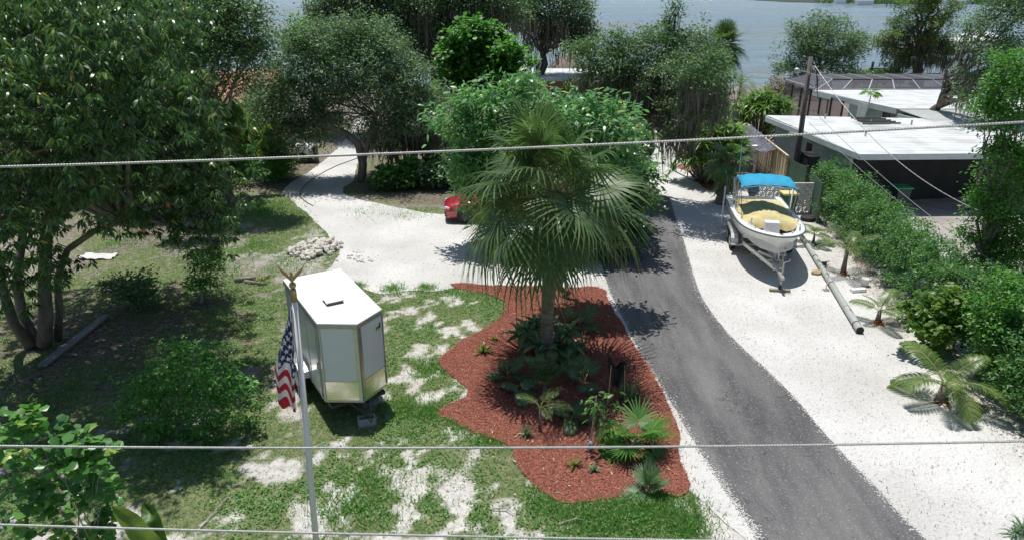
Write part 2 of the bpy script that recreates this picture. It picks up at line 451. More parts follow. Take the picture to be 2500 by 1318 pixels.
CONC = [tuple(G(*p)[:2]) for p in ((2010, 420), (2120, 480), (2230, 530), (2330, 620), (2420, 700), (2520, 800))] + [(13.4, 12), (13.2, 5), (60, 5), (60, 37), (15.3, 37)]

shell_m = bpy.data.materials.new('crushed_shell')
def make_shell(m):
    nt, N, L, Pb = nodes_of(m)
    tc = N.new('ShaderNodeTexCoord'); o = tc.outputs['Object']
    a = N.new('ShaderNodeTexNoise'); a.inputs['Scale'].default_value = .35; a.inputs['Detail'].default_value = 5; L.new(o, a.inputs[0])
    ra = N.new('ShaderNodeValToRGB'); ra.color_ramp.elements[0].position = .35; ra.color_ramp.elements[1].position = .65
    ra.color_ramp.elements[0].color = (.50, .49, .465, 1); ra.color_ramp.elements[1].color = (.63, .622, .605, 1); L.new(a.outputs[0], ra.inputs[0])
    v = N.new('ShaderNodeTexVoronoi'); v.inputs['Scale'].default_value = 22; L.new(o, v.inputs[0])
    rv = N.new('ShaderNodeValToRGB'); rv.color_ramp.elements[0].color = (.62, .62, .62, 1); rv.color_ramp.elements[1].color = (1.02, 1.02, 1.02, 1)
    rv.color_ramp.elements[0].position = 0; rv.color_ramp.elements[1].position = .3
    L.new(v.outputs['Color'], rv.inputs[0])
    mx = N.new('ShaderNodeMix'); mx.data_type = 'RGBA'; mx.blend_type = 'MULTIPLY'; mx.inputs[0].default_value = .75
    L.new(ra.outputs[0], mx.inputs[6]); L.new(rv.outputs[0], mx.inputs[7])
    f = N.new('ShaderNodeTexNoise'); f.inputs['Scale'].default_value = 7; f.inputs['Detail'].default_value = 8; f.inputs['Roughness'].default_value = .75; L.new(o, f.inputs[0])
    rf = N.new('ShaderNodeValToRGB'); rf.color_ramp.elements[0].position = .60; rf.color_ramp.elements[1].position = .74
    rf.color_ramp.elements[0].color = (0, 0, 0, 1); rf.color_ramp.elements[1].color = (.5, .5, .5, 1); L.new(f.outputs[0], rf.inputs[0])
    m2 = N.new('ShaderNodeMix'); m2.data_type = 'RGBA'; L.new(rf.outputs[0], m2.inputs[0]); L.new(mx.outputs[2], m2.inputs[6]); m2.inputs[7].default_value = (.42, .39, .34, 1)
    L.new(m2.outputs[2], Pb.inputs['Base Color']); Pb.inputs['Roughness'].default_value = .95; Pb.inputs['Specular IOR Level'].default_value = .15
    b = N.new('ShaderNodeBump'); b.inputs['Strength'].default_value = .8; b.inputs['Distance'].default_value = .03
    L.new(v.outputs['Distance'], b.inputs['Height']); L.new(b.outputs[0], Pb.inputs['Normal'])
make_shell(shell_m)
asph_m = bpy.data.materials.new('worn_asphalt')
def make_asph(m):
    nt, N, L, Pb = nodes_of(m)
    tc = N.new('ShaderNodeTexCoord'); o = tc.outputs['Object']
    mp = N.new('ShaderNodeMapping'); mp.inputs['Scale'].default_value = (1.6, .28, 1); mp.inputs['Rotation'].default_value = (0, 0, R(-8)); L.new(o, mp.inputs[0])
    a = N.new('ShaderNodeTexNoise'); a.inputs['Scale'].default_value = 1.0; a.inputs['Detail'].default_value = 7; a.inputs['Roughness'].default_value = .6; L.new(mp.outputs[0], a.inputs[0])
    ra = N.new('ShaderNodeValToRGB'); ra.color_ramp.elements[0].position = .33; ra.color_ramp.elements[1].position = .68
    ra.color_ramp.elements[0].color = (.075, .075, .079, 1); ra.color_ramp.elements[1].color = (.165, .162, .160, 1); L.new(a.outputs[0], ra.inputs[0])
    n = N.new('ShaderNodeTexNoise'); n.inputs['Scale'].default_value = 2.2; n.inputs['Detail'].default_value = 3; L.new(o, n.inputs[0])
    ad = N.new('ShaderNodeMix'); ad.data_type = 'RGBA'; ad.blend_type = 'ADD'; ad.inputs[0].default_value = .55; L.new(o, ad.inputs[6]); L.new(n.outputs['Color'], ad.inputs[7])
    v = N.new('ShaderNodeTexVoronoi'); v.feature = 'DISTANCE_TO_EDGE'; v.inputs['Scale'].default_value = 1.0; L.new(ad.outputs[2], v.inputs[0])
    rc = N.new('ShaderNodeValToRGB'); rc.color_ramp.elements[0].position = .0; rc.color_ramp.elements[1].position = .010
    rc.color_ramp.elements[0].color = (.42, .42, .42, 1); rc.color_ramp.elements[1].color = (1, 1, 1, 1); L.new(v.outputs['Distance'], rc.inputs[0])
    mk = N.new('ShaderNodeTexNoise'); mk.inputs['Scale'].default_value = .5; L.new(o, mk.inputs[0])
    rk = N.new('ShaderNodeValToRGB'); rk.color_ramp.elements[0].position = .46; rk.color_ramp.elements[1].position = .58; L.new(mk.outputs[0], rk.inputs[0])
    mx = N.new('ShaderNodeMix'); mx.data_type = 'RGBA'; mx.blend_type = 'MULTIPLY'; L.new(rk.outputs[0], mx.inputs[0]); L.new(ra.outputs[0], mx.inputs[6]); L.new(rc.outputs[0], mx.inputs[7])
    s = N.new('ShaderNodeTexNoise'); s.inputs['Scale'].default_value = 28; s.inputs['Detail'].default_value = 2; L.new(o, s.inputs[0])
    rs = N.new('ShaderNodeValToRGB'); rs.color_ramp.elements[0].position = .58; rs.color_ramp.elements[1].position = .74
    rs.color_ramp.elements[0].color = (0, 0, 0, 1); rs.color_ramp.elements[1].color = (.7, .7, .7, 1); L.new(s.outputs[0], rs.inputs[0])
    m2 = N.new('ShaderNodeMix'); m2.data_type = 'RGBA'; L.new(rs.outputs[0], m2.inputs[0]); L.new(mx.outputs[2], m2.inputs[6]); m2.inputs[7].default_value = (.32, .315, .305, 1)
    L.new(m2.outputs[2], Pb.inputs['Base Color']); Pb.inputs['Roughness'].default_value = .85; Pb.inputs['Specular IOR Level'].default_value = .3
    b = N.new('ShaderNodeBump'); b.inputs['Strength'].default_value = .5; b.inputs['Distance'].default_value = .01
    g = N.new('ShaderNodeTexNoise'); g.inputs['Scale'].default_value = 60; L.new(o, g.inputs[0])
    L.new(g.outputs[0], b.inputs['Height']); L.new(b.outputs[0], Pb.inputs['Normal'])
make_asph(asph_m)

# ground sheet: fine grid near the camera with a painted cover (turf / bare soil, darkened as shade under the mango) from the survey, coarse beyond
def turf_density(x, y):
    n = fbm(x * 1.5 + 3, y * 1.4 + 8, 5); n3 = fbm(x * 3.6 + 30, y * 3.6 + 11, 3); n2 = fbm(x * .25 + 40, y * .25 + 2, 3)
    d = np.clip((n - .47) * 4.6 + (n3 - .5) * 3.2 + (fbm(x * 8 + 5, y * 8 + 3, 2) - .5) * 1.4 + (n2 - .5) * .8 + 1.0, 0, 1)
    # bare sandy stretch in the foreground, shaded soil under the mango, dirt to the far left
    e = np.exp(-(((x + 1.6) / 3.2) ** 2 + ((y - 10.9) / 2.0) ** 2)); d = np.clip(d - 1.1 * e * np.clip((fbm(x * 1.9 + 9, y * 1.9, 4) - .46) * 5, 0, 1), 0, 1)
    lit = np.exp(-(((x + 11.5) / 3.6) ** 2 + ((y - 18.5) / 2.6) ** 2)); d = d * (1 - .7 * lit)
    far = np.clip((y - 20.0) / 3.0, 0, 1); d = np.clip(d - far * (.35 + 1.6 * np.clip(fbm(x * .55 + 70, y * .45, 3) - .42, 0, 1)), 0, 1)
    d *= np.clip((60 - y) / 20, .25, 1)
    d[(x > 3.6)] *= .0
    d = d * (1 - .75 * np.exp(-(((x + 3.0) / 3.6) ** 2 + ((y - 35.0) / 3.4) ** 2)))
    # browned patch by the drive bend
    e2 = np.exp(-(((x + 9.3) / 1.7) ** 2 + ((y - 30.0) / 2.8) ** 2)); d = np.clip(d + .9 * e2, 0, 1)
    return d
gx = np.concatenate([np.array([-900., -300, -120, -60, -40, -30]), np.arange(-24, 14.01, .16), np.array([17, 22, 30, 45, 70, 130, 320, 900.])])
gy = np.concatenate([np.array([-60., -20, 0, 3]), np.arange(5, 38.01, .16), np.arange(39, 78, 2.0), np.array([79, 80, 81, 84])])
GX, GY = np.meshgrid(gx, gy)
GZ = np.zeros_like(GX)
sh = 80 + 1.2 * np.sin(GX * .11) + 0.0 * GX
GZ = np.where(GY > 78, -(GY - 78) * .5, 0.0) + np.where((GY > 5) & (GY < 38) & (GX > -24) & (GX < 3), (fbm(GX * .9, GY * .9, 3) - .5) * .05, 0)
inside = in_poly(GX, GY, SHELL) | in_poly(GX, GY, MULCH) | in_poly(GX, GY, ASPH)
GZ = np.where(inside, np.minimum(GZ, -.02), GZ); GZ = np.where((GX > 3) & (GY < 78), np.minimum(GZ, 0), GZ)
GZ = np.minimum(GZ, .0)
V = np.stack([GX.ravel(), GY.ravel(), GZ.ravel()], 1)
nx, ny = len(gx), len(gy)
ii = (np.arange(ny - 1)[:, None] * nx + np.arange(nx - 1)[None]).ravel()
F = np.stack([ii, ii + 1, ii + nx + 1, ii + nx], 1)
ground_m = bpy.data.materials.new('sandy_lawn_soil')
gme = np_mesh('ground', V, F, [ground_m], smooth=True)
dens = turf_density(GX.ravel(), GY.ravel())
soil = np.clip(np.exp(-(((GX + 11) / 5.0) ** 2 + ((GY - 18.0) / 5.0) ** 2)) * 1.6 + np.exp(-(((GX + 16) / 7) ** 2 + ((GY - 30) / 9) ** 2)) + (GY > 34) * .8 + 1.6 * np.exp(-(((GX + 3.2) / 4.6) ** 2 + ((GY - 35.0) / 4) ** 2)), 0, 1).ravel()  # littered soil under the mango, spread and toned dark to deepen the tree's shade
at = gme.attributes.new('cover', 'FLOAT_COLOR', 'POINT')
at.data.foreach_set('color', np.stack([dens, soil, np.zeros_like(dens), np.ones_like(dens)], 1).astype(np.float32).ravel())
def make_ground(m):
    nt, N, L, Pb = nodes_of(m)
    tc = N.new('ShaderNodeTexCoord'); o = tc.outputs['Object']
    at = N.new('ShaderNodeAttribute'); at.attribute_name = 'cover'
    sp = N.new('ShaderNodeSeparateColor'); L.new(at.outputs['Color'], sp.inputs[0])
    n = N.new('ShaderNodeTexNoise'); n.inputs['Scale'].default_value = 6; n.inputs['Detail'].default_value = 8; n.inputs['Roughness'].default_value = .7; L.new(o, n.inputs[0])
    sand = N.new('ShaderNodeValToRGB'); sand.color_ramp.elements[0].color = (.40, .375, .345, 1); sand.color_ramp.elements[1].color = (.60, .58, .55, 1)
    sand.color_ramp.elements[0].position = .35; sand.color_ramp.elements[1].position = .6; L.new(n.outputs[0], sand.inputs[0])
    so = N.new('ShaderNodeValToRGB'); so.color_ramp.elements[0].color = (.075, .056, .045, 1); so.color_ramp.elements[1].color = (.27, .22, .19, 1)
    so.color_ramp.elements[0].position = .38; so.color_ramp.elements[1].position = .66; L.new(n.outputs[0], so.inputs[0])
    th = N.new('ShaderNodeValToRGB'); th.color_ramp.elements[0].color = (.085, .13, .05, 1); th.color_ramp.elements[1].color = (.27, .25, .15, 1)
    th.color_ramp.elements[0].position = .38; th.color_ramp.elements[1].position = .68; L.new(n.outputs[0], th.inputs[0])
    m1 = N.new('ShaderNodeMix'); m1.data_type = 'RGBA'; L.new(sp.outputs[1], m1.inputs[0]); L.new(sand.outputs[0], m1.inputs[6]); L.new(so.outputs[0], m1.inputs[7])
    ad = N.new('ShaderNodeMath'); ad.operation = 'ADD'; L.new(sp.outputs[0], ad.inputs[0])
    n2 = N.new('ShaderNodeTexNoise'); n2.inputs['Scale'].default_value = 11; n2.inputs['Detail'].default_value = 6; L.new(o, n2.inputs[0]); L.new(n2.outputs[0], ad.inputs[1])
    st = N.new('ShaderNodeMapRange'); st.inputs[1].default_value = .62; st.inputs[2].default_value = 1.18; L.new(ad.outputs[0], st.inputs[0])
    m2 = N.new('ShaderNodeMix'); m2.data_type = 'RGBA'; L.new(st.outputs[0], m2.inputs[0]); L.new(m1.outputs[2], m2.inputs[6]); L.new(th.outputs[0], m2.inputs[7])
    L.new(m2.outputs[2], Pb.inputs['Base Color']); Pb.inputs['Roughness'].default_value = .95; Pb.inputs['Specular IOR Level'].default_value = .1
    b = N.new('ShaderNodeBump'); b.inputs['Strength'].default_value = .7; b.inputs['Distance'].default_value = .05; L.new(n.outputs[0], b.inputs['Height']); L.new(b.outputs[0], Pb.inputs['Normal'])
make_ground(ground_m)
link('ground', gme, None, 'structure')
sheet('shell_drive', ragged(SHELL, .14, .10, 3), .004, shell_m)
sheet('asphalt_drive', ragged(ASPH, .12, .035, 9), .012, asph_m)
mulch_m = mat('red_mulch_bed', (.33, .125, .09), (.21, .075, .055), 9, .95, .8, 30, spec=.1, c3=(.36, .16, .11), fscale=45)
MULCHR = ragged(MULCH, .12, .09, 5)
sheet('mulch_bed', MULCHR, .016, mulch_m)
sheet('neighbour_driveway', CONC, .006, mat('weathered_concrete', (.40, .37, .34), (.27, .25, .23), 1.2, .9, .3, 50, c3=(.18, .16, .14), fscale=14))
for i, q in enumerate(([(1650, 402), (1700, 400), (1725, 412), (1705, 425), (1660, 415)], [(1700, 440), (1745, 438), (1750, 470), (1715, 462)], [(1640, 372), (1690, 366), (1720, 385), (1690, 396)])):
    sheet('mulch_patch', ragged(P(*q), .15, .12, i), .010, mulch_m)
# lagoon and far shore
water_m = bpy.data.materials.new('bay_water')
def make_water(m):
    nt, N, L, Pb = nodes_of(m)
    Pb.inputs['Base Color'].default_value = (.27, .38, .46, 1); Pb.inputs['Roughness'].default_value = .14; Pb.inputs['IOR'].default_value = 1.33
    tc = N.new('ShaderNodeTexCoord')
    mp = N.new('ShaderNodeMapping'); mp.inputs['Scale'].default_value = (.16, .75, 1); L.new(tc.outputs['Object'], mp.inputs[0])
    a = N.new('ShaderNodeTexNoise'); a.inputs['Scale'].default_value = .55; a.inputs['Detail'].default_value = 6; a.inputs['Roughness'].default_value = .7; L.new(mp.outputs[0], a.inputs[0])
    c = N.new('ShaderNodeTexNoise'); c.inputs['Scale'].default_value = .12; c.inputs['Detail'].default_value = 4; L.new(mp.outputs[0], c.inputs[0])
    b = N.new('ShaderNodeBump'); b.inputs['Strength'].default_value = 1.0; b.inputs['Distance'].default_value = 4.0; L.new(a.outputs[0], b.inputs['Height'])
    b2 = N.new('ShaderNodeBump'); b2.inputs['Strength'].default_value = .8; b2.inputs['Distance'].default_value = 2.5; L.new(c.outputs[0], b2.inputs['Height']); L.new(b.outputs[0], b2.inputs['Normal'])
    w = N.new('ShaderNodeTexNoise'); w.inputs['Scale'].default_value = .03; w.inputs['Detail'].default_value = 4; L.new(mp.outputs[0], w.inputs[0])
    rw = N.new('ShaderNodeMapRange'); rw.inputs[1].default_value = .38; rw.inputs[2].default_value = .62; rw.inputs[3].default_value = .06; rw.inputs[4].default_value = .34; L.new(w.outputs[0], rw.inputs[0]); L.new(rw.outputs[0], Pb.inputs['Roughness'])
    L.new(b2.outputs[0], Pb.inputs['Normal'])
make_water(water_m)
sheet('water', [(-3000, 79), (3000, 79), (3000, 4000), (-3000, 4000)], -.75, water_m)
far_m = mat('far_bank', (.05, .07, .045), (.03, .045, .03), .02, .95)
sheet('far_shore', [(330, 900), (360, 780), (480, 700), (3000, 640), (3000, 4000), (-3000, 4000), (-3000, 3600), (300, 3400), (420, 1500)], -.3, far_m)
rng = np.random.default_rng(77)
n = 26000
tt = rng.random(n); fx = 330 + tt * 700; fy = 770 - 70 * np.clip((fx - 330) / 150, 0, 1) + rng.random(n) * 60
top = 5 + 5 * fbm(fx * .02, fx * 0 + 3, 4)
Pz = np.stack([fx, fy, top * rng.random(n) ** .8 - .3], 1)
Vf, Ff = leaf_geo(Pz, rand_dir(rng, n), rand_dir(rng, n) + np.array([0, 0, .7]), np.full(n, 2.4), np.full(n, 1.8))
o = link('treeline', np_mesh('treeline', Vf, Ff, [LM_OAK]), None, 'stuff')
o['label'] = 'low dark treeline along the far shore of the water'; o['category'] = 'treeline'

# ==================================================================== LARGE STRUCTURE: the house on the right
WHITE = mat('white_paint', (.80, .80, .79), (.74, .74, .73), 3, .5)
ROOFW = mat('white_roof_coating', (.62, .64, .64), (.55, .57, .57), .7, .8, .2, 30, c3=(.33, .32, .30), fscale=.9, famt=.4)
MINT = mat('pale_mint_wall', (.46, .56, .52), (.40, .50, .46), 2, .85, .2, 50)
MINTW = mat('mint_white_trim', (.62, .70, .68), (.54, .62, .60), 3, .6)
DARKG = mat('dark_window_glass', (.03, .035, .04), None, 2, .12)
DARKW = mat('dark_green_black_wall', (.030, .036, .034), (.02, .024, .023), 2, .8)
ALU = mat('brushed_aluminium', (.66, .66, .66), (.55, .55, .55), 8, .42, metal=.85)
GALV = mat('galvanised_steel', (.50, .50, .49), (.38, .38, .37), 9, .5, metal=.6)
BLACK = mat('black_rubber', (.02, .02, .02), (.014, .014, .014), 5, .7)
DGREY = mat('dark_grey_metal', (.06, .062, .065), (.04, .042, .044), 6, .5)
house = thing('house', 'low mint walled house with white flat roof and open dark carport', 'house', (15.2, 30.7, 0))
def hb(mb, name, m, **k): return mb.build(name, m, house, local=False, **k)
RZ = 2.62
C0, C1 = G(1870, 288, RZ), G(2100, 380, RZ)            # left edge of the carport roof
C2 = Vector((C1.x + 13.5, C1.y + .5, RZ)); C3 = Vector((C0.x + 14.5, C0.y - 2.0, RZ))
ns = 16
for i in range(ns):                                    # lapped roofing strips, front to back
    a0, a1 = i / ns, (i + 1) / ns + (.012 if i < ns - 1 else 0)
    p = [C1.lerp(C0, a0), C2.lerp(C3, a0), C2.lerp(C3, a1), C1.lerp(C0, a1)]
    b = MB(); z0 = RZ + .02 + i * .006; z1 = z0 + .03
    V8 = [(q.x, q.y, z) for z in (RZ - .03 + i * .001, z1) for q in p]
    b.add(V8, [(3, 2, 1, 0), (4, 5, 6, 7), (0, 1, 5, 4), (1, 2, 6, 5), (2, 3, 7, 6), (3, 0, 4, 7)])
    hb(b, 'roof_strip', ROOFW)
b = MB()
def fascia(b, a, c, z0, z1, w=.05):
    a = Vector((a[0], a[1], (z0 + z1) / 2)); c = Vector((c[0], c[1], (z0 + z1) / 2)); b.beam(a, c, w, z1 - z0)
off = Vector((-.03, -.03, 0))
fascia(b, C0 + off, C1 + off, RZ - .20, RZ + .06); hb(b, 'fascia', MINTW)
b = MB(); fascia(b, C1 + off, C2 + off, RZ - .20, RZ + .06); hb(b, 'fascia', MINTW)
b = MB()                                              # side wall and store walls under the carport roof
w0 = C0 + Vector((.55, -.4, 0)); w1 = C1 + Vector((.5, 1.7, 0))
def wall(b, a, c, z0, z1, w=.16): fascia(b, a, c, z0, z1, w)
wall(b, w0, w1, 0, RZ - .06); hb(b, 'wall', MINT)
b = MB(); wall(b, (w1.x + .09, w1.y), (C2.x, w1.y + 2.2), 0, RZ - .07); hb(b, 'carport_back_wall', DARKW)
b = MB(); wall(b, (C2.x, C2.y + .3), (C3.x, C3.y), 0, RZ - .07); hb(b, 'wall', MINT)
b = MB(); wall(b, (w0.x, w0.y + .1), (C3.x, C3.y - .3), 0, RZ - .07); hb(b, 'wall', MINT)
for i, fx_ in enumerate((.42, .75)):
    b = MB(); q = C1.lerp(C2, fx_); b.box((q.x, q.y + .25, (RZ - .2) / 2), (.12, .12, RZ - .2)); hb(b, 'carport_post', DARKW)
def wall_window(t_, z0, z1, w, mframe=MINTW):
    q = w0.lerp(w1, t_); d = (w1 - w0).normalized(); n_ = Vector((d.y, -d.x, 0)); n_ = n_ if n_.x < 0 else -n_
    c = q + n_ * .09
    f = MB()
    f.beam(Vector((*(c - d * w / 2)[:2], z0)), Vector((*(c + d * w / 2)[:2], z0)), .07, .06)
    f.beam(Vector((*(c - d * w / 2)[:2], z1)), Vector((*(c + d * w / 2)[:2], z1)), .07, .06)
    for s in (-1, 1): f.beam(Vector((*(c + d * s * w / 2)[:2], z0)), Vector((*(c + d * s * w / 2)[:2], z1)), .06, .07)
    fr = hb(f, 'window', mframe)
    g = MB(); e = c + n_ * .005
    g.beam(Vector((*e[:2], (z0 + z1) / 2)) - d * w / 2, Vector((*e[:2], (z0 + z1) / 2)) + d * w / 2, .02, z1 - z0)
    g.v = [tuple(Vector(p) - house.location) for p in g.v]; g.build('pane', DARKG, fr)
wall_window(.52, 1.25, 2.1, .75)
# roof pipes
for px_, py_ in ((2014, 289), (2125, 304), (2225, 304), (2113, 330)):
    q = G(px_, py_, RZ + .15); b = MB(); b.tube([(q.x, q.y, RZ), (q.x, q.y, RZ + .38)], .045, 8); hb(b, 'vent_pipe', GALV)
# main house roof behind
MZ = 2.95
A0, A1 = G(1985, 224, MZ), G(2190, 268, MZ)
A2 = Vector((A1.x + 20, A1.y - .2, MZ)); A3 = Vector((A0.x + 20, A0.y + .4, MZ))
for i in range(10):
    a0, a1 = i / 10, (i + 1) / 10 + (.015 if i < 9 else 0)
    p = [A1.lerp(A0, a0), A2.lerp(A3, a0), A2.lerp(A3, a1), A1.lerp(A0, a1)]
    b = MB(); z1 = MZ + .05 + i * .006
    V8 = [(q.x, q.y, z) for z in (MZ - .03 + i * .001, z1) for q in p]
    b.add(V8, [(3, 2, 1, 0), (4, 5, 6, 7), (0, 1, 5, 4), (1, 2, 6, 5), (2, 3, 7, 6), (3, 0, 4, 7)])
    hb(b, 'roof_strip', ROOFW)
b = MB(); fascia(b, A0 + off, A1 + off, MZ - .26, MZ + .07); hb(b, 'fascia', MINTW)
b = MB(); m0 = A0 + Vector((.9, -3.9, 0)); m1 = A1 + Vector((.5, .2, 0)); wall(b, m0, m1, 0, MZ - .06); hb(b, 'wall', MINT)
b = MB(); wall(b, m0, (A3.x, m0.y), 0, MZ - .08); hb(b, 'wall', MINT)
# shingled lower roof between the two flat roofs: courses of shingles
E0, E1 = A1 + Vector((.1, .05, -.02)), G(2285, 300, 2.72)
SH = mat('pale_shingle', (.60, .63, .61), (.50, .53, .52), 6, .85, .3, 40)
for i in range(11):
    a0, a1 = i / 11, (i + 1) / 11
    q0, q1 = E1.lerp(E0, a0), E1.lerp(E0, a1)
    b = MB(); L_ = 17
    b.add([(q0.x, q0.y, q0.z + .035), (q0.x + L_, q0.y, q0.z + .035), (q1.x + L_, q1.y + .03, q1.z + .008), (q1.x, q1.y + .03, q1.z + .008),
           (q0.x, q0.y, q0.z), (q0.x + L_, q0.y, q0.z), (q1.x + L_, q1.y + .03, q1.z - .03), (q1.x, q1.y + .03, q1.z - .03)],
          [(0, 1, 2, 3), (7, 6, 5, 4), (4, 5, 1, 0), (5, 6, 2, 1), (6, 7, 3, 2), (7, 4, 0, 3)])
    hb(b, 'shingle_course', SH)
b = MB(); fascia(b, E0 + Vector((-.04, -.1, 0)), E1 + Vector((-.06, -.02, .0)), 2.50, 2.72); hb(b, 'fascia', MINTW)
b = MB(); wall(b, E0 + Vector((.5, -.1, 0)), E1 + Vector((.35, 0, 0)), 0, 2.6); hb(b, 'wall', MINT)
# louvred shutter and small window on the mint wall
q = D(2110, 275, 43.9); b = MB()
for k in range(9): b.box((q.x - .15, q.y + (k - 4) * .13, q.z), (.05, .085, 1.15))
hb(b, 'louvred_shutter', MINTW)
q = D(2166, 290, 42.2); b = MB(); b.box((q.x - .1, q.y, q.z + .05), (.05, .8, .55)); hb(b, 'window', DARKG)
b = MB(); q = C0.lerp(C1, .42); b.tube([(q.x - .05, q.y, RZ - .1), (q.x - .55, q.y - .1, RZ - .05), (q.x - .6, q.y - .1, RZ - .3)], .02, 6); hb(b, 'floodlight_arm', WHITE)
# dark rods lying on the roof edge
rodm = mat('dark_weathered_pipe', (.07, .08, .07), (.04, .045, .04), 5, .6)
for k in range(5):
    a_ = G(2078 + k * 7, 290 + k * 3.5, RZ + .3); c_ = G(2150 + k * 12, 289 + k * 3.5, RZ + .3)
    b = MB(); b.tube([(a_.x, a_.y, RZ + .34 + .02 * (k % 2)), (c_.x, c_.y, RZ + .34)], .05, 7)
    tag(b.build('pipe', rodm), ('farthest dark pipe of the row lying along the back edge of the carport roof', 'second dark pipe from the back in the row on the carport roof', 'middle dark pipe of the row lying on the carport roof', 'second dark pipe from the front in the row on the carport roof', 'nearest dark pipe of the row on the carport roof')[k], 'pipe', 'dark pipes on the carport roof')

# ---------------------------------------------------------------- pool screen enclosure
scr_m = bpy.data.materials.new('insect_screen')
def make_scr(m):
    nt, N, L, Pb = nodes_of(m)
    Pb.inputs['Base Color'].default_value = (.11, .11, .125, 1); Pb.inputs['Roughness'].default_value = .7
    t = N.new('ShaderNodeBsdfTransparent'); ms = N.new('ShaderNodeMixShader'); ms.inputs[0].default_value = .55
    L.new(t.outputs[0], ms.inputs[1]); L.new(Pb.outputs[0], ms.inputs[2]); L.new(ms.outputs[0], N['Material Output'].inputs[0])
make_scr(scr_m)
BRONZE = mat('bronze_beam', (.05, .045, .04), (.035, .03, .028), 6, .5)
BEAMW = mat('pale_screen_beam', (.42, .42, .44), (.34, .34, .36), 6, .5)
enc = thing('pool_enclosure', 'dark insect screen pool cage with pale roof beams behind the white roof', 'pool cage', (21, 51, 0))
def eb(mb, name, m): return mb.build(name, m, enc, local=False)
ex0, ex1, ey0, ey1 = 21.0, 37.0, 49.95, 56.0
iy0, iy1, ix0 = 51.0, 54.9, 22.4
eh, ih = 3.02, 3.58
nb = 9
def xs(k, x0, x1): return x0 + (x1 - x0) * k / nb
for k in range(nb):
    xa, xb, ia, ib = xs(k, ex0, ex1), xs(k + 1, ex0, ex1), xs(k, ix0, ex1 - 2), xs(k + 1, ix0, ex1 - 2)
    for nm, q in (('screen_panel', [(xa, ey0, eh), (xb, ey0, eh), (ib, iy0, ih), (ia, iy0, ih)]), ('screen_panel', [(ia, iy0, ih), (ib, iy0, ih), (ib, iy1, ih), (ia, iy1, ih)]),
                  ('screen_panel', [(ia, iy1, ih), (ib, iy1, ih), (xb, ey1, eh), (xa, ey1, eh)]), ('screen_panel', [(xa, ey1, .05), (xb, ey1, .05), (xb, ey1, eh - .05), (xa, ey1, eh - .05)])):
        b = MB(); b.add(q, [(0, 1, 2, 3)]); eb(b, nm, scr_m)
    b = MB(); b.beam((xa, ey0, eh), (ia, iy0, ih), .07, .07); b.beam((ia, iy0, ih + .01), (ia, iy1, ih + .01), .07, .07); b.beam((ia, iy1, ih), (xa, ey1, eh), .07, .07); eb(b, 'roof_beam', BEAMW)
    if k: b = MB(); b.beam((xa, ey1 + .05, 0), (xa, ey1 + .05, eh), .08, .08); eb(b, 'post', BRONZE)
for q in ([(ex0, ey0, eh), (ix0, iy0, ih), (ix0, iy1, ih), (ex0, ey1, eh)],):
    b = MB(); b.add(q, [(0, 1, 2, 3)]); eb(b, 'screen_panel', scr_m)
for k in range(6):
    ya, yb = 45.6 + (ey1 - 45.6) * k / 6, 45.6 + (ey1 - 45.6) * (k + 1) / 6
    b = MB(); b.add([(ex0, ya, .05), (ex0, yb, .05), (ex0, yb, 2.85), (ex0, ya, 2.85)], [(0, 1, 2, 3)]); eb(b, 'screen_panel', scr_m)
    b = MB(); b.beam((ex0 - .05, ya, 0), (ex0 - .05, ya, 2.85), .1, .1); eb(b, 'post', BRONZE)
for y_ in (iy0, iy1):
    b = MB(); b.beam((ix0, y_, ih + .02), (ex1 - 2, y_, ih + .02), .06, .06); eb(b, 'roof_beam', BRONZE)
b = MB(); b.beam((ex0, ey0, eh), (ex0, ey1, eh), .09, .12); b.beam((ex0, ey1, eh), (ex1, ey1, eh), .09, .12); b.beam((ex0, ey0, eh), (ex1, ey0, eh), .09, .12); eb(b, 'eave_beam', BEAMW)
b = MB(); b.beam((ex0, ey0 + 1.6, eh), (ix0, iy0, ih + .02), .06, .06); eb(b, 'roof_beam', BEAMW)
sheet('pool_deck', [(19.5, 43), (24, 43), (40, 50), (40, 66), (19.5, 66)], .008, mat('pink_pool_deck', (.42, .33, .29), (.32, .26, .23), 1, .9))
brick_m = mat('red_brick_low_wall', (.24, .08, .06), (.16, .055, .045), 9, .85)
t = thing('planter_wall', 'low dark red planter wall inside the pool cage', 'wall', (21.6, 49.8, 0))
b = MB(); b.box((0, 0, .3), (.3, 3.0, .6)); b.build('wall_face', brick_m, t)
b = MB(); b.box((0, 0, .63), (.42, 3.1, .06)); b.build('coping', mat('dark_coping', (.12, .05, .045)), t)

# ---------------------------------------------------------------- central house, tiki hut, tiled house to the left
ch = thing('brick_house', 'brick house with white flat roof far behind the mossy trees', 'house', (7, 60, 0))
brickw = bpy.data.materials.new('brick_wall')
def make_brick(m):
    nt, N, L, Pb = nodes_of(m)
    tc = N.new('ShaderNodeTexCoord'); br = N.new('ShaderNodeTexBrick')
    mp = N.new('ShaderNodeMapping'); mp.inputs['Rotation'].default_value = (R(90), 0, 0); L.new(tc.outputs['Object'], mp.inputs[0]); L.new(mp.outputs[0], br.inputs[0])
    br.inputs['Scale'].default_value = 2.2; br.inputs['Color1'].default_value = (.36, .17, .12, 1); br.inputs['Color2'].default_value = (.28, .13, .10, 1); br.inputs['Mortar'].default_value = (.42, .36, .32, 1)
    L.new(br.outputs[0], Pb.inputs['Base Color']); Pb.inputs['Roughness'].default_value = .9
make_brick(brickw)
b = MB(); b.box((0, 1.5, 1.35), (12.5, 6, 2.7)); b.build('wall', brickw, ch)
b = MB(); b.box((0, 1.3, 2.86), (13.4, 7.2, .3)); b.build('roof', ROOFW, ch)
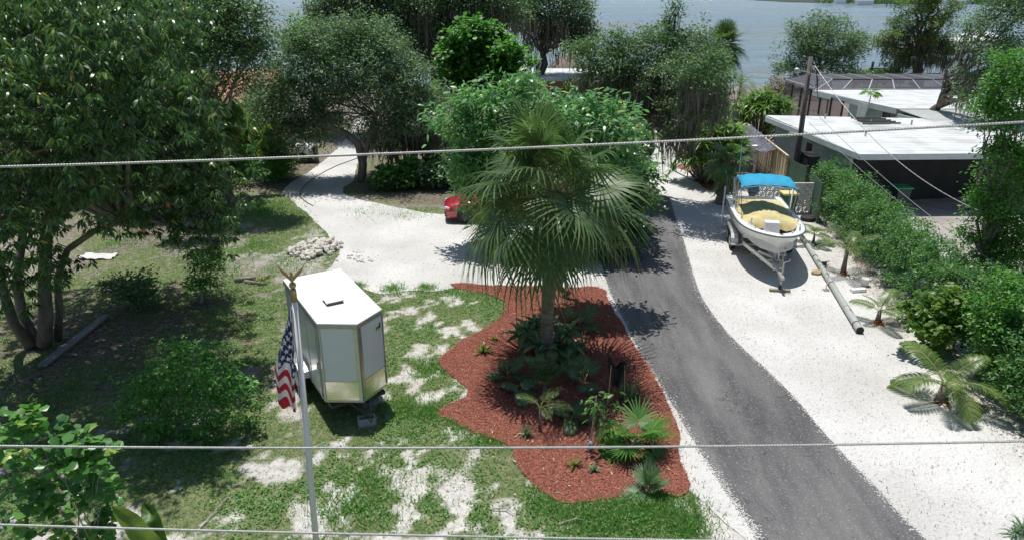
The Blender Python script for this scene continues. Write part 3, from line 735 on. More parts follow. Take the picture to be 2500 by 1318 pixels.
for k, x_ in enumerate((-3.2, .4, 3.6)):
    b = MB(); b.box((x_, -1.52, 1.5), (1.5, .08, 1.2)); wfr = b.build('window', WHITE, ch)
    b = MB(); b.box((x_, -1.57, 1.5), (1.3, .04, 1.0)); b.build('pane', DARKG, wfr)
q = D(1385, 178, 70)
tk = thing('tiki_hut', 'round thatched tiki hut beside the water behind the mossy oak', 'hut', (q.x, 70, 0))
thm = leafmat('thatch', [(0, (.22, .18, .14)), (.5, (.38, .33, .27)), (1, (.52, .47, .40))], .1, .9, (1, 1, 1), .1)
rng = np.random.default_rng(4); n = 5200
tz = rng.random(n) ** .8; az = rng.random(n) * 2 * np.pi; hz = 1.5 + 2.55 * (1 - tz); rr = 2.35 * np.sin(np.clip(tz * 1.5, 0, 1.5)) ** .9
Pz = np.stack([rr * np.cos(az), rr * np.sin(az), hz], 1); A_ = np.stack([np.cos(az), np.sin(az), -1.1 - .6 * tz], 1)
Vt, Ft = leaf_geo(Pz, A_ + rng.normal(size=(n, 3)) * .15, np.stack([np.cos(az), np.sin(az), np.full(n, .8)], 1) + rng.normal(size=(n, 3)) * .3, np.full(n, .6), np.full(n, .14))
link('thatch', np_mesh('thatch', Vt, Ft, [thm]), tk, 'stuff')
b = MB(); b.lathe([(2.1, 1.5), (1.9, 2.2), (1.4, 3.0), (.7, 3.7), (.05, 4.0)], n=20); b.build('roof_core', mat('thatch_core', (.28, .23, .18)), tk)
for k in range(6):
    a = k * math.pi / 3; b = MB(); b.tube([(1.8 * math.cos(a), 1.8 * math.sin(a), 0), (1.8 * math.cos(a), 1.8 * math.sin(a), 1.6)], .07, 7); b.build('post', BARKD, tk)
TER = mat('terracotta_tile', (.56, .30, .19), (.40, .20, .13), 3, .8, .2, 30)
hx = D(545, 205, 46)
th = thing('tiled_house', 'house with an orange clay tile roof half hidden by the left trees', 'house', (hx.x, 46, 0), R(24))
b = MB(); b.box((0, 3.0, 1.3), (7.2, 6, 2.6)); b.build('wall', WHITE, th)
b = MB(); b.add([(-4.0, -.6, 2.55), (4.0, -.6, 2.55), (4.0, 3, 4.25), (-4.0, 3, 4.25), (4.0, 6.6, 2.55), (-4.0, 6.6, 2.55)], [(0, 1, 2, 3), (3, 2, 4, 5)]); b.build('roof_deck', TER, th)
tb = MB(); tb.tube([(0, -.22, 0), (0, .22, .11)], [.135, .115], 8, cap=True)
tile_me = None; tilt = math.atan2(1.7, 3.6)
for r_ in range(9):
    for c_ in range(27):
        y_ = -.5 + (r_ + .5) * .39; z_ = 2.55 + (y_ + .6) * 1.7 / 3.6 + .02
        if tile_me is None:
            tt_ = MB(); tt_.tube([(0, -.23, -.12), (0, .23, .10)], [.14, .115], 7); o = tt_.build('roof_tile', TER, th, True); tile_me = o.data
        else: o = link('roof_tile', tile_me, th)
        o.location = (-3.9 + c_ * .3, y_, z_ + .03)

# ---------------------------------------------------------------- fences and walls by the boat
TAN = [mat('tan_board_%d' % k, c, tuple(v * .78 for v in c), 3, .8, .3, 40, stretch=(4, 4, .5)) for k, c in enumerate(((.60, .47, .28), (.54, .41, .24), (.66, .54, .35), (.40, .29, .18)))]
FG = mat('green_fence_paint', (.085, .16, .095), (.055, .11, .07), 4, .7, .3, 40, stretch=(4, 4, .6))
FGD = mat('old_green_post', (.10, .14, .08), (.07, .08, .05), 4, .8)
f0, f1 = Vector((13.25, 33.6, 0)), Vector((14.05, 42.4, 0))
wf = thing('wooden_fence', 'tan upright board fence running back from the utility pole', 'fence', f0)
d = (f1 - f0).normalized(); nB = 38; Lf = (f1 - f0).length
rr_ = random.Random(3)
for k in range(nB):
    b = MB(); p = d * ((k + .5) * Lf / nB); h = 1.9 + rr_.uniform(-.02, .02); n_ = Vector((-d.y, d.x, 0))
    oo = n_ * (.03 if k % 2 else 0)
    b.box((p.x + oo.x, p.y + oo.y, h / 2 + .02), (.022, Lf / nB * (1.02 if k % 2 else .82), h), math.atan2(d.y, d.x) - math.pi / 2)
    b.build('board', TAN[rr_.choice((0, 0, 1, 2, 2, 3) if k % 5 else (3,))], wf)
for z_ in (.35, 1.55):
    b = MB(); b.beam(Vector((.07, 0, z_)), d * Lf + Vector((.07, 0, z_)), .05, .09); b.build('rail', TAN[1], wf)
b = MB(); b.beam(Vector((-.02, 0, 1.95)), d * Lf + Vector((-.02, 0, 1.95)), .09, .035); b.build('top_cap', TAN[2], wf)
def slat_panel(name, label, a, c, h, nsl, rails, group=None, m=FG, facing=-1, cat='fence'):
    a = Vector(a); c = Vector(c); t = thing(name, label, cat, a, 0, group); dd = c - a; L = dd.length; dd.normalize(); n_ = Vector((-dd.y, dd.x, 0)) * facing
    ang = math.atan2(dd.y, dd.x)
    for k in range(nsl):
        b = MB(); p = dd * ((k + .5) * L / nsl); hh = h + rr_.uniform(-.015, .015); b.box((p.x, p.y, hh / 2 + .06), (L / nsl * .93, .02, hh), ang); b.build('slat', m, t)
    for z_ in rails:
        b = MB(); b.beam(n_ * .035 + Vector((0, 0, z_)), dd * L + n_ * .035 + Vector((0, 0, z_)), .045, .10); b.build('rail', m, t)
    for s in (0, L):
        b = MB(); p = dd * s + n_ * .02; b.box((p.x, p.y, h / 2 + .06), (.10, .10, h + .12), ang); b.build('post', FGD, t)
    return t
slat_panel('fence_gate', 'green slatted gate leaf standing open behind the boat bow', (13.62, 31.7, 0), (13.08, 29.1, 0), 1.66, 17, (.35, .95, 1.55), facing=1, cat='gate')
slat_panel('slat_fence', 'narrow green fence section between pole and open gate', (13.28, 33.5, 0), (13.5, 31.9, 0), 1.75, 10, (.4, 1.05, 1.6), facing=1)
slat_panel('slat_fence', 'dark green fence joining the open gate to the house wall', (13.7, 31.75, 0), (15.4, 32.0, 0), 1.75, 12, (.4, 1.5), facing=-1)
cabm = mat('black_cabinet_paint', (.03, .034, .034), (.02, .022, .022), 3, .5)
t = thing('meter_cabinet', 'tall black cabinet against the mint wall beside the pole', 'cabinet', (14.45, 34.0, 0))
b = MB(); b.box((0, 0, .95), (.5, 1.1, 1.9)); b.build('body', cabm, t)
b = MB(); b.box((-.26, -.26, .95), (.03, .5, 1.75)); b.build('door', cabm, t)
b = MB(); b.box((-.26, .27, .95), (.03, .5, 1.75)); b.build('door', cabm, t)
b = MB(); b.box((0, 0, 1.93), (.58, 1.18, .05)); b.build('lid', cabm, t)
# decorative block wall
bw = thing('breeze_block_wall', 'white openwork screen block wall behind the boat stern', 'wall', (10.6, 30.6, 0))
blk = MB(); s_ = .33
for a, c in (((-s_ / 2, 0, -s_ / 2), (s_ / 2, 0, -s_ / 2)), ((-s_ / 2, 0, s_ / 2), (s_ / 2, 0, s_ / 2)), ((-s_ / 2, 0, -s_ / 2), (-s_ / 2, 0, s_ / 2)), ((s_ / 2, 0, -s_ / 2), (s_ / 2, 0, s_ / 2)),
             ((-s_ / 2, 0, -s_ / 2), (s_ / 2, 0, s_ / 2)), ((-s_ / 2, 0, s_ / 2), (s_ / 2, 0, -s_ / 2)), ((0, 0, -s_ / 2), (0, 0, s_ / 2)), ((-s_ / 2, 0, 0), (s_ / 2, 0, 0))):
    blk.beam(a, c, .09, .03)
BLKM = mat('white_screen_block', (.66, .65, .63), (.56, .55, .53), 5, .9)
bo = blk.build('block', BLKM, bw); first = True
for i in range(8):
    for j in range(4):
        o = bo if first else link('block', bo.data, bw); first = False
        o.location = (.18 + i * .345, 0, .18 + j * .345)
t = thing('storage_bin', 'dark green bin with pale yellow lid in front of the screen block wall', 'bin', (12.15, 30.15, 0))
b = MB(); b.box((0, 0, .5), (.52, .5, 1.0), top=(.6, .58)); b.build('body', mat('dark_green_plastic', (.02, .11, .06), None, 3, .4), t, bevel=.02)
b = MB(); b.box((0, 0, 1.05), (.68, .62, .09)); b.build('lid', mat('pale_yellow_plastic', (.75, .66, .30), None, 3, .4), t, bevel=.02)
t = thing('trash_cart', 'dark bin with bright green lid under the carport behind the hedge', 'bin', (G(2182, 505)[0], 31.3, 0))
b = MB(); b.box((0, 0, .5), (.5, .55, 1.0), top=(.62, .66)); b.build('body', mat('dark_teal_plastic', (.03, .07, .06), None, 3, .4), t, bevel=.02)
b = MB(); b.box((0, 0, 1.04), (.72, .76, .07)); b.build('lid', mat('bright_green_plastic', (.03, .34, .14), None, 3, .4), t, bevel=.02)

# ---------------------------------------------------------------- utility pole and wires
WOOD = mat('weathered_pole_wood', (.16, .14, .125), (.085, .075, .068), 7, .9, .4, 30, stretch=(3, 3, .3))
up = thing('utility_pole', 'weathered wooden utility pole with a small street lamp arm', 'utility pole', (14.05, 34.6, 0))
b = MB(); b.tube([(0, 0, 0), (.02, 0, 3), (.05, .2, 6.42)], [.145, .125, .10], 12); b.build('pole', WOOD, up, True)
b = MB(); b.tube([(-.02, -.15, .3), (-.02, -.13, 5.6)], .035, 6); b.build('conduit', DGREY, up)
b = MB(); b.tube([(.04, 0, 5.7), (-.25, -.15, 5.78), (-.62, -.25, 5.82)], .025, 6); b.build('lamp_arm', GALV, up)
b = MB(); b.lathe([(.06, .1), (.12, .06), (.14, -.08), (.10, -.14)], (-.7, -.27, 5.85), 12); b.build('lamp', GALV, up)
b = MB(); b.box((.15, -.05, 5.95), (.12, .1, .16)); b.tube([(.1, 0, 5.9), (.34, -.15, 6.0)], .02, 5); b.build('wire_clamp', GALV, up)
for k in range(4):
    b = MB(); a = k * .9; b.tube([(.1, 0, 5.2 - k * .25), (.32 + .1 * k, -.15, 4.95 - k * .2), (.4, -.2, 5.35 - .1 * k), (.3, -.12, 5.7)], .013, 5); b.build('wire_loop', BLACK, up)
b = MB(); b.tube([(-.1, -.1, 4.9), (-.26, -.12, 4.5), (-.22, -.12, 3.9), (-.08, -.1, 3.6)], .014, 5); b.build('wire_loop', BLACK, up)
WIREM = mat('pale_stranded_wire', (.50, .51, .49), (.38, .39, .37), 30, .45, metal=.4)
WIRED = mat('grey_wire', (.30, .30, .31), (.22, .22, .23), 10, .5)
def catenary(pts, n=60):
    """smooth curve through three points (quadratic)."""
    a, m, c = [Vector(p) for p in pts]; out = []
    ctrl = 2 * m - (a + c) / 2
    for i in range(n + 1):
        t = i / n; out.append((1 - t) ** 2 * a + 2 * t * (1 - t) * ctrl + t * t * c)
    return out
def strand_wire(name, label, path, r, pitch, group=None, strands=3, mats=(WIREM,), sides=5):
    pts = [Vector(p) for p in path]; s = [0]
    for i in range(1, len(pts)): s.append(s[-1] + (pts[i] - pts[i - 1]).length)
    L = s[-1]; n = int(L / pitch * 8)
    sa = np.linspace(0, L, n); PP = np.stack([np.interp(sa, s, [p[k] for p in pts]) for k in range(3)], 1)
    T = unit(np.gradient(PP, axis=0)); X = unit(np.cross(T, np.array([0, 0, 1.0]))); Y = np.cross(X, T)
    Vs, Fs = [], []; off = 0
    for q in range(strands):
        ph = sa / pitch * 2 * np.pi + q * 2 * np.pi / strands
        C = PP + (X * np.cos(ph)[:, None] + Y * np.sin(ph)[:, None]) * r * .5
        ring = [C + (X * math.cos(2 * math.pi * k / sides) + Y * math.sin(2 * math.pi * k / sides)) * r * .55 for k in range(sides)]
        V = np.stack(ring, 1).reshape(-1, 3)
        i = np.arange(n - 1)[:, None] * sides; k = np.arange(sides)[None]; k2 = (k + 1) % sides
        Fs.append(np.stack([i + k, i + k2, i + sides + k2, i + sides + k], -1).reshape(-1, 4) + off); Vs.append(V); off += len(V)
    o = link(name, np_mesh(name, np.concatenate(Vs), np.concatenate(Fs), mats, smooth=True))
    return tag(o, label, 'wire', group)
def wire_px(pl, pm, pr, Y, ext=2.2):
    a, m, c = D(*pl, Y), D(*pm, Y), D(*pr, Y)
    full = catenary((a, m, c), 40); d0 = (full[0] - full[1]).normalized(); d1 = (full[-1] - full[-2]).normalized()
    return [full[0] + d0 * 8] + full + [full[-1] + d1 * 8]
strand_wire('power_line', 'topmost stranded wire slanting up to the right across the yard', wire_px((0, 408), (1250, 363), (2500, 298), 6.0), .0108, .080)
strand_wire('power_line', 'middle stranded wire sagging level across the mulch bed', wire_px((0, 1088), (1250, 1092), (2500, 1076), 5.2), .0110, .075)
strand_wire('power_line', 'lowest stranded wire sloping down over the front grass and banana leaf', wire_px((0, 1280), (700, 1299), (1400, 1313), 4.9), .0110, .075)
strand_wire('service_drop', 'twisted light and dark service cable from the pole over the carport', catenary((tuple(D(1990, 162, 34.4)), tuple(D(2190, 392, 27)), tuple(D(2520, 562, 19))), 60), .016, .9, mats=(WIREM,))
for lab, p0, pm_, p1 in (('upper thin grey wire from the pole crossing the white roof', (1985, 270, 34.4), (2190, 462, 25), (2500, 690, 17)), ('lower thin grey wire from the pole running behind the hedge', (1975, 300, 34.4), (2180, 482, 26), (2500, 735, 18))):
    b = MB(); b.tube(catenary((D(*p0), D(*pm_), D(*p1)), 40), .010, 5)
    tag(b.build('wire', WIRED), lab, 'wire')

# ==================================================================== OBJECTS
# ---------------------------------------------------------------- enclosed cargo trailer
TW = mat('white_trailer_panel', (.70, .72, .73), (.66, .68, .69), 2, .22, spec=.6)
TR = mat('white_trailer_roof', (.76, .76, .75), (.72, .72, .71), 1.2, .45, c3=(.60, .59, .56), fscale=5, famt=.25)
POL = mat('polished_aluminium', (.66, .66, .65), (.58, .58, .57), 7, .32, metal=.9)
TRIM = mat('trailer_trim', (.52, .50, .46), (.46, .44, .41), 8, .35, metal=.6)
dpl = bpy.data.materials.new('tread_plate')
def make_dpl(m):
    nt, N, L, Pb = nodes_of(m)
    Pb.inputs['Metallic'].default_value = 1; Pb.inputs['Roughness'].default_value = .2; Pb.inputs['Base Color'].default_value = (.84, .82, .76, 1)
    tc = N.new('ShaderNodeTexCoord'); v = N.new('ShaderNodeTexChecker'); v.inputs['Scale'].default_value = 45; L.new(tc.outputs['Object'], v.inputs[0])
    n = N.new('ShaderNodeTexNoise'); n.inputs['Scale'].default_value = 4; L.new(tc.outputs['Object'], n.inputs[0])
    b = N.new('ShaderNodeBump'); b.inputs['Strength'].default_value = .10; b.inputs['Distance'].default_value = .004; L.new(v.outputs[1], b.inputs['Height'])
    b2 = N.new('ShaderNodeBump'); b2.inputs['Strength'].default_value = .25; b2.inputs['Distance'].default_value = .03; L.new(n.outputs[0], b2.inputs['Height']); L.new(b.outputs[0], b2.inputs['Normal'])
    L.new(b2.outputs[0], Pb.inputs['Normal'])
make_dpl(dpl)
TM = Vector((-3.61, 14.345, 0)); ta = math.atan2(-.86, .51)
tr = thing('cargo_trailer', 'white enclosed V nose cargo trailer parked on the grass behind the flagpole', 'trailer', TM, ta)
HW, LR, VN, ZB, ZT = .725, -2.95, .44, .54, 2.47
body = [(LR, -HW), (0, -HW), (VN, 0), (0, HW), (LR, HW)]
b = MB(); b.prism(body, ZB, ZT); b.build('body', TW, tr)
ro = [(LR - .02, -HW - .02), (.0, -HW - .02), (VN + .03, 0), (.0, HW + .02), (LR - .02, HW + .02)]
b = MB(); b.prism(ro, ZT + .002, ZT + .035); b.build('roof', TR, tr)
def off_poly(e): return [(LR - e, -HW - e), (.0 + e * .3, -HW - e), (VN + e * 1.2, 0), (.0 + e * .3, HW + e), (LR - e, HW + e)]
b = MB()
for i in range(5):
    o1 = off_poly(.015); a, c = o1[i], o1[(i + 1) % 5]; b.beam((a[0], a[1], ZT - .045), (c[0], c[1], ZT - .045), .02, .085)
b.build('roof_edge_trim', TRIM, tr)
b = MB()
for i in range(5):
    o1 = off_poly(.012); a, c = o1[i], o1[(i + 1) % 5]; b.beam((a[0], a[1], ZB + .02), (c[0], c[1], ZB + .02), .02, .06)
b.build('bottom_trim', TRIM, tr)
def nose_panel(sgn, z0, z1, u0, u1, e, m, name, lab=None):
    a = Vector((0, sgn * HW, 0)); c = Vector((VN, 0, 0)); d_ = (c - a); n_ = Vector((VN, 0, 0)).lerp(a, .5); nn = Vector((HW, sgn * VN, 0)).normalized()
    p, q = a + d_ * u0 + nn * e, a + d_ * u1 + nn * e
    b = MB(); b.beam((p.x, p.y, (z0 + z1) / 2), (q.x, q.y, (z0 + z1) / 2), .012, z1 - z0)
    o = b.build(name, m, tr)
    if lab: o['label'] = lab
    return o
for sgn in (-1, 1):
    nose_panel(sgn, 1.07, ZT - .09, .04, .90, .012, TW, 'nose_panel')
    nose_panel(sgn, ZB + .05, 1.06, .02, .93, .016, dpl, 'stone_guard', 'mirror bright lower guard panel')
    nose_panel(sgn, ZB + .05, ZT - .09, .90, 1.0, .024, POL, 'nose_corner_trim')
    b = MB(); b.box((.0, sgn * (HW + .012), (ZB + ZT) / 2), (.10, .014, ZT - ZB - .14)); b.build('corner_post', POL, tr)
    for k in range(1, 3):
        b = MB(); b.box((LR * k / 3 - .1, sgn * (HW + .004), (ZB + ZT) / 2), (.012, .008, ZT - ZB - .2)); b.build('panel_seam', TRIM, tr)
b = MB(); b.box((-.62, -HW - .014, 1.40), (.80, .016, 1.76)); dr = b.build('door', TW, tr)
b = MB()
for a, c in (((-1.03, .52), (-1.03, 2.29)), ((-.21, .52), (-.21, 2.29)), ((-1.05, 2.29), (-.19, 2.29))): b.beam((a[0], -HW - .02, a[1]), (c[0], -HW - .02, c[1]), .03, .03)
b.build('door_frame', POL, dr)
b = MB(); b.box((-.32, -HW - .035, 1.3), (.05, .04, .18)); b.build('handle', POL, dr)
# roof vent
b = MB(); b.box((-.95, -.08, ZT + .065), (.36, .36, .06)); b.build('vent_base', DGREY, tr)
b = MB(); b.box((-.99, -.08, ZT + .125), (.42, .42, .03), tilt=(0, R(7))); b.build('vent_lid', TR, tr, bevel=.01)
# emblem on the right nose panel
def nose_pt(u, z, e, sgn=1):
    a = Vector((0, sgn * HW, 0)); c = Vector((VN, 0, 0)); nn = Vector((HW, sgn * VN, 0)).normalized(); p = a + (c - a) * u + nn * e; return (p.x, p.y, z)
b = MB(); b.add([nose_pt(.20 + .10 * math.cos(a) * 1, 2.10 + .055 * math.sin(a), .0235) for a in np.linspace(0, 2 * math.pi, 20)[:-1]], [tuple(range(19))])
em = b.build('emblem', mat('yellow_green_decal', (.50, .56, .20)), tr)
b = MB(); b.add([nose_pt(.20 + x, 2.13 + y, .0265) for x, y in ((.11, -.02), (.09, .02), (.04, .03), (.01, .015), (-.03, .03), (-.05, .10), (-.09, .10), (-.10, .05), (-.08, -.02), (-.02, -.03), (.0, -.0), (.05, -.0), (.07, -.025))], [tuple(range(13))])
b.build('emblem_figure', mat('black_decal', (.02, .02, .02)), em)
b = MB(); b.box((.02, -HW - .02, 1.62), (.03, .02, .03)); b.build('marker_light', WHITE, tr)
def wheel(parent, c, r, w, axis, rimm=ALU, name='wheel'):
    """axis: 'y' local axle"""
    b = MB(); V = []
    prof = [(.55 * r, -w / 2), (.86 * r, -w / 2), (r, -w * .34), (r, w * .34), (.86 * r, w / 2), (.55 * r, w / 2)]
    def ring(prof, m):
        n = 20; Vv = []
        for rr, z in prof:
            for k in range(n):
                a = 2 * math.pi * k / n; Vv.append((c[0] + rr * math.cos(a), c[1] + z, c[2] + rr * math.sin(a)))
        Ff = [(i * n + k, i * n + (k + 1) % n, (i + 1) * n + (k + 1) % n, (i + 1) * n + k) for i in range(len(prof) - 1) for k in range(n)]
        Ff += [tuple(range(n)), tuple(range((len(prof) - 1) * n, len(prof) * n))]
        return Vv, Ff
    b.add(*ring(prof, 0)); ty = b.build(name, BLACK, parent, recalc=True)
    b = MB(); b.add(*ring([(.56 * r, -w * .52), (.5 * r, -w * .30), (.2 * r, -w * .42), (.2 * r, w * .42), (.5 * r, w * .30), (.56 * r, w * .52)], 0)); b.build('rim', rimm, ty, recalc=True)
    return ty
for sgn in (-1, 1):
    for wx in (-1.75,):
        wheel(tr, (wx, sgn * (HW + .14), .34), .34, .2, 'y')
    b = MB(); P_ = []
    for a in np.linspace(0, 1, 9):
        x_ = -1.75 + .62 * math.cos(math.pi * a); z_ = .62 + .27 * math.sin(math.pi * a) ** .6
        P_.append([(x_, sgn * (HW + .005), z_), (x_, sgn * (HW + .28), z_), (x_, sgn * (HW + .28), z_ - .10)])
    b.grid(P_); b.build('fender', ALU, tr)
b = MB(); b.beam((-.5, -.35, .38), (.68, -.03, .38), .06, .09); b.beam((-.5, .35, .38), (.68, .03, .38), .06, .09); b.build('tongue', DGREY, tr)
b = MB(); b.box((.72, 0, .40), (.20, .09, .08)); b.build('coupler', DGREY, tr)
b = MB(); b.tube([(.56, .0, .2), (.56, 0, .52)], .035, 8); b.tube([(.56, 0, .52), (.56, .14, .53)], .015, 6); b.build('jack', DGREY, tr)
b = MB(); b.tube([(.6, .05, .42), (.68, .1, .26), (.76, .05, .16), (.78, -.05, .30)], .012, 5); b.build('chain', DGREY, tr)
b = MB(); b.beam((LR + .1, 0, .40), (.1, 0, .40), 1.3, .08); b.build('chassis', DGREY, tr)
jw = Matrix.Translation(TM) @ Matrix.Rotation(ta, 4, 'Z') @ Vector((.56, 0, 0))
cb = thing('cinder_block', 'grey hollow cinder block under the white trailer jack', 'cinder block', (jw.x, jw.y, 0), .3)
b = MB()
for c, s2 in (((0, -.085, .1), (.40, .03, .2)), ((0, .085, .1), (.40, .03, .2)), ((-.185, 0, .1), (.03, .14, .2)), ((.185, 0, .1), (.03, .14, .2)), ((0, 0, .1), (.03, .14, .2))): b.box(c, s2)
b.build('block_body', mat('cinder_grey', (.36, .36, .36), (.28, .28, .28), 12, .95), cb)

# ---------------------------------------------------------------- flagpole and flag
FX, FY = D(745, 1000, 9.2)[0], 9.2
ftop = D(722, 752, 9.2)[2] + .02
fpb = G(781, 1418); fpx_top = D(718, 735, FY).x
fp = thing('flagpole', 'white flagpole with gold ball and eagle finial in front of the trailer', 'flagpole', (fpb.x, FY, 0))
ptop = D(719, 735, FY)
PV = Vector((ptop.x - fpb.x, 0, ptop.z))
PWH = mat('white_pole_paint', (.74, .74, .74), (.68, .68, .68), 3, .35)
GOLD = mat('dull_gold', (.42, .32, .17), (.32, .24, .13), 8, .42, metal=.6)
b = MB(); b.tube([(0, 0, 0), PV * .5, PV], [.052, .046, .037], 16); b.build('pole', PWH, fp, True)
b = MB(); b.lathe([(.042, 0), (.042, .16), (.036, .19)], PV, 14); b.build('truck_collar', GOLD, fp, True)
b = MB(); b.lathe([(.005, 0), (.036, .018), (.053, .055), (.036, .092), (.005, .11)], PV + Vector((0, 0, .19)), 14); b.build('ball', GOLD, fp, True)
E0_ = PV + Vector((0, 0, .30))
eg = MB(); eg.lathe([(.012, 0), (.02, .04), (.03, .08), (.018, .13), (.006, .15)], E0_, 10)
eg.tube([E0_ + Vector((0, -.01, .13)), E0_ + Vector((0, -.04, .16))], [.016, .004], 6)
for s in (-1, 1):
    w_ = [Vector((s * .015, 0, .05)), Vector((s * .07, 0, .13)), Vector((s * .14, .01, .19)), Vector((s * .19, .02, .25))]
    V_ = []
    for k, p in enumerate(w_):
        h = (.05, .07, .06, .012)[k]; V_ += [E0_ + p + Vector((0, .006, 0)), E0_ + p + Vector((0, .006, -h)), E0_ + p + Vector((0, -.006, 0)), E0_ + p + Vector((0, -.006, -h))]
    Ff = []
    for k in range(3):
        i = k * 4; Ff += [(i, i + 1, i + 5, i + 4), (i + 2, i + 6, i + 7, i + 3), (i, i + 4, i + 6, i + 2), (i + 1, i + 3, i + 7, i + 5)]
    eg.add(V_, Ff)
eg.build('eagle', GOLD, fp)
b = MB(); b.tube([PV * .985 + Vector((.045, -.02, 0)), PV * .5 + Vector((.062, -.03, 0)), Vector((.07, -.03, 1.2))], .005, 5); b.tube([PV * .985 + Vector((-.05, -.02, 0)), PV * .5 + Vector((-.058, -.03, 0)), Vector((-.06, -.03, 1.2))], .005, 5); b.build('halyard', WHITE, fp)
flm = bpy.data.materials.new('flag_cloth')
def make_flag(m):
    nt, N, L, Pb = nodes_of(m)
    uv = N.new('ShaderNodeUVMap'); sp = N.new('ShaderNodeSeparateXYZ'); L.new(uv.outputs[0], sp.inputs[0])
    def Mth(op, a, b=None):
        x = N.new('ShaderNodeMath'); x.operation = op
        for i, v in enumerate((a, b)):
            if v is None: continue
            if isinstance(v, (int, float)): x.inputs[i].default_value = v
            else: L.new(v, x.inputs[i])
        return x.outputs[0]
    u, v = sp.outputs[0], sp.outputs[1]                      # u along the fly (0..1.9), v from the top (0..1)
    stripe = Mth('LESS_THAN', Mth('MODULO', Mth('MULTIPLY', v, 13), 2), 1)
    def mixc(f, c1, c2):
        x = N.new('ShaderNodeMix'); x.data_type = 'RGBA'; L.new(f, x.inputs[0])
        for i, c in ((6, c1), (7, c2)):
            if isinstance(c, tuple): x.inputs[i].default_value = rgb(c)
            else: L.new(c, x.inputs[i])
        return x.outputs[2]
    base = mixc(stripe, (.66, .64, .64), (.40, .018, .035))
    cant = Mth('MULTIPLY', Mth('LESS_THAN', v, 7 / 13), Mth('LESS_THAN', u, .76))
    # stars on two interleaved lattices
    def stars(du, dv):
        cu = Mth('SUBTRACT', Mth('FRACT', Mth('ADD', Mth('DIVIDE', u, .1267), du)), .5)
        cv = Mth('SUBTRACT', Mth('FRACT', Mth('ADD', Mth('DIVIDE', v, .1077), dv)), .5)
        x = Mth('MULTIPLY', cu, .1267); y = Mth('MULTIPLY', cv, -.1077)
        r = Mth('SQRT', Mth('ADD', Mth('MULTIPLY', x, x), Mth('MULTIPLY', y, y)))
        a = Mth('ARCTAN2', x, y)
        k = 2 * math.pi / 5
        am = Mth('SUBTRACT', Mth('MODULO', Mth('ADD', a, k * 3.5 + 2 * math.pi), k), k / 2)
        edge = Mth('DIVIDE', .0145, Mth('COSINE', Mth('SUBTRACT', Mth('ABSOLUTE', am), k * .5 * 1.0 + .62)))
        edge = Mth('MAXIMUM', Mth('MULTIPLY', Mth('SUBTRACT', 1.0, Mth('MULTIPLY', Mth('ABSOLUTE', am), 1.02)), .036), .0125)
        return Mth('LESS_THAN', r, edge)
    st = Mth('MAXIMUM', stars(0, 0), stars(.5, .5))
    can = mixc(st, (.022, .035, .12), (.70, .70, .72))
    out = mixc(cant, base, can)
    L.new(out, Pb.inputs['Base Color']); Pb.inputs['Roughness'].default_value = .8
    t = N.new('ShaderNodeBsdfTranslucent'); L.new(out, t.inputs[0]); ms = N.new('ShaderNodeMixShader'); ms.inputs[0].default_value = .3
    L.new(Pb.outputs[0], ms.inputs[1]); L.new(t.outputs[0], ms.inputs[2]); L.new(ms.outputs[0], N['Material Output'].inputs[0])
make_flag(flm)
na, nbq = 44, 80; Vg = []; UV = []
hoist_top = PV * .985
for j in range(nbq + 1):
    bq = j / nbq
    for i in range(na + 1):
        a = i / na                                         # a: 0 left free edge .. 1 pole side
        # left edge swings out to the left then hangs; right edge follows the pole for the first half
        xl = -.045 - .33 * min(1, bq / .62) ** .85 + .035 * max(0, bq - .62)
        xr = -.045 + .012 * math.sin(bq * 7) + (.035 * bq if bq < .55 else .019 - .14 * (bq - .55))
        zz = -1.62 * bq + .10 * (1 - a) * (bq) - .05 * a * (bq > .9) * 0
        w = xr - xl
        fold = math.sin(a * 9.5 + 2.2 * bq + .6 * math.sin(bq * 5)) * .055 * min(1, bq * 3 + .08) + math.sin(a * 22 - 3 * bq) * .014 * min(1, bq * 3)
        x_ = xl + w * a + .012 * math.sin(a * 9.5 + 1.2 + 2.2 * bq)
        leanx = (PV.x / PV.z) * (zz)
        Vg.append((hoist_top.x + leanx + x_, -.055 + fold - .05 * bq, hoist_top.z - .03 + zz))
        vv = min(.999, max(0.001, .02 + bq * 1.02 - .20 * a * (1 - .5 * bq) + .06 * math.sin(a * 9.5 + 1 + bq * 3) * (bq > .3) * min(1, (bq - .3) * 4)))
        uu = .05 + (1 - a) * .42 + .42 * bq
        UV.append((uu, vv))
fl = bpy.data.meshes.new('flag')
Fg = [(j * (na + 1) + i, j * (na + 1) + i + 1, (j + 1) * (na + 1) + i + 1, (j + 1) * (na + 1) + i) for j in range(nbq) for i in range(na)]
fl.from_pydata([(x + fpb.x, y + FY, z) for x, y, z in Vg], [], Fg); fl.materials.append(flm)
ul = fl.uv_layers.new(name='UVMap')
for lp in fl.loops: ul.data[lp.index].uv = UV[lp.vertex_index]
fl.polygons.foreach_set('use_smooth', np.ones(len(Fg), dtype=bool))
tag(link('flag', fl), 'limp stars and stripes flag hanging folded along the white flagpole', 'flag')

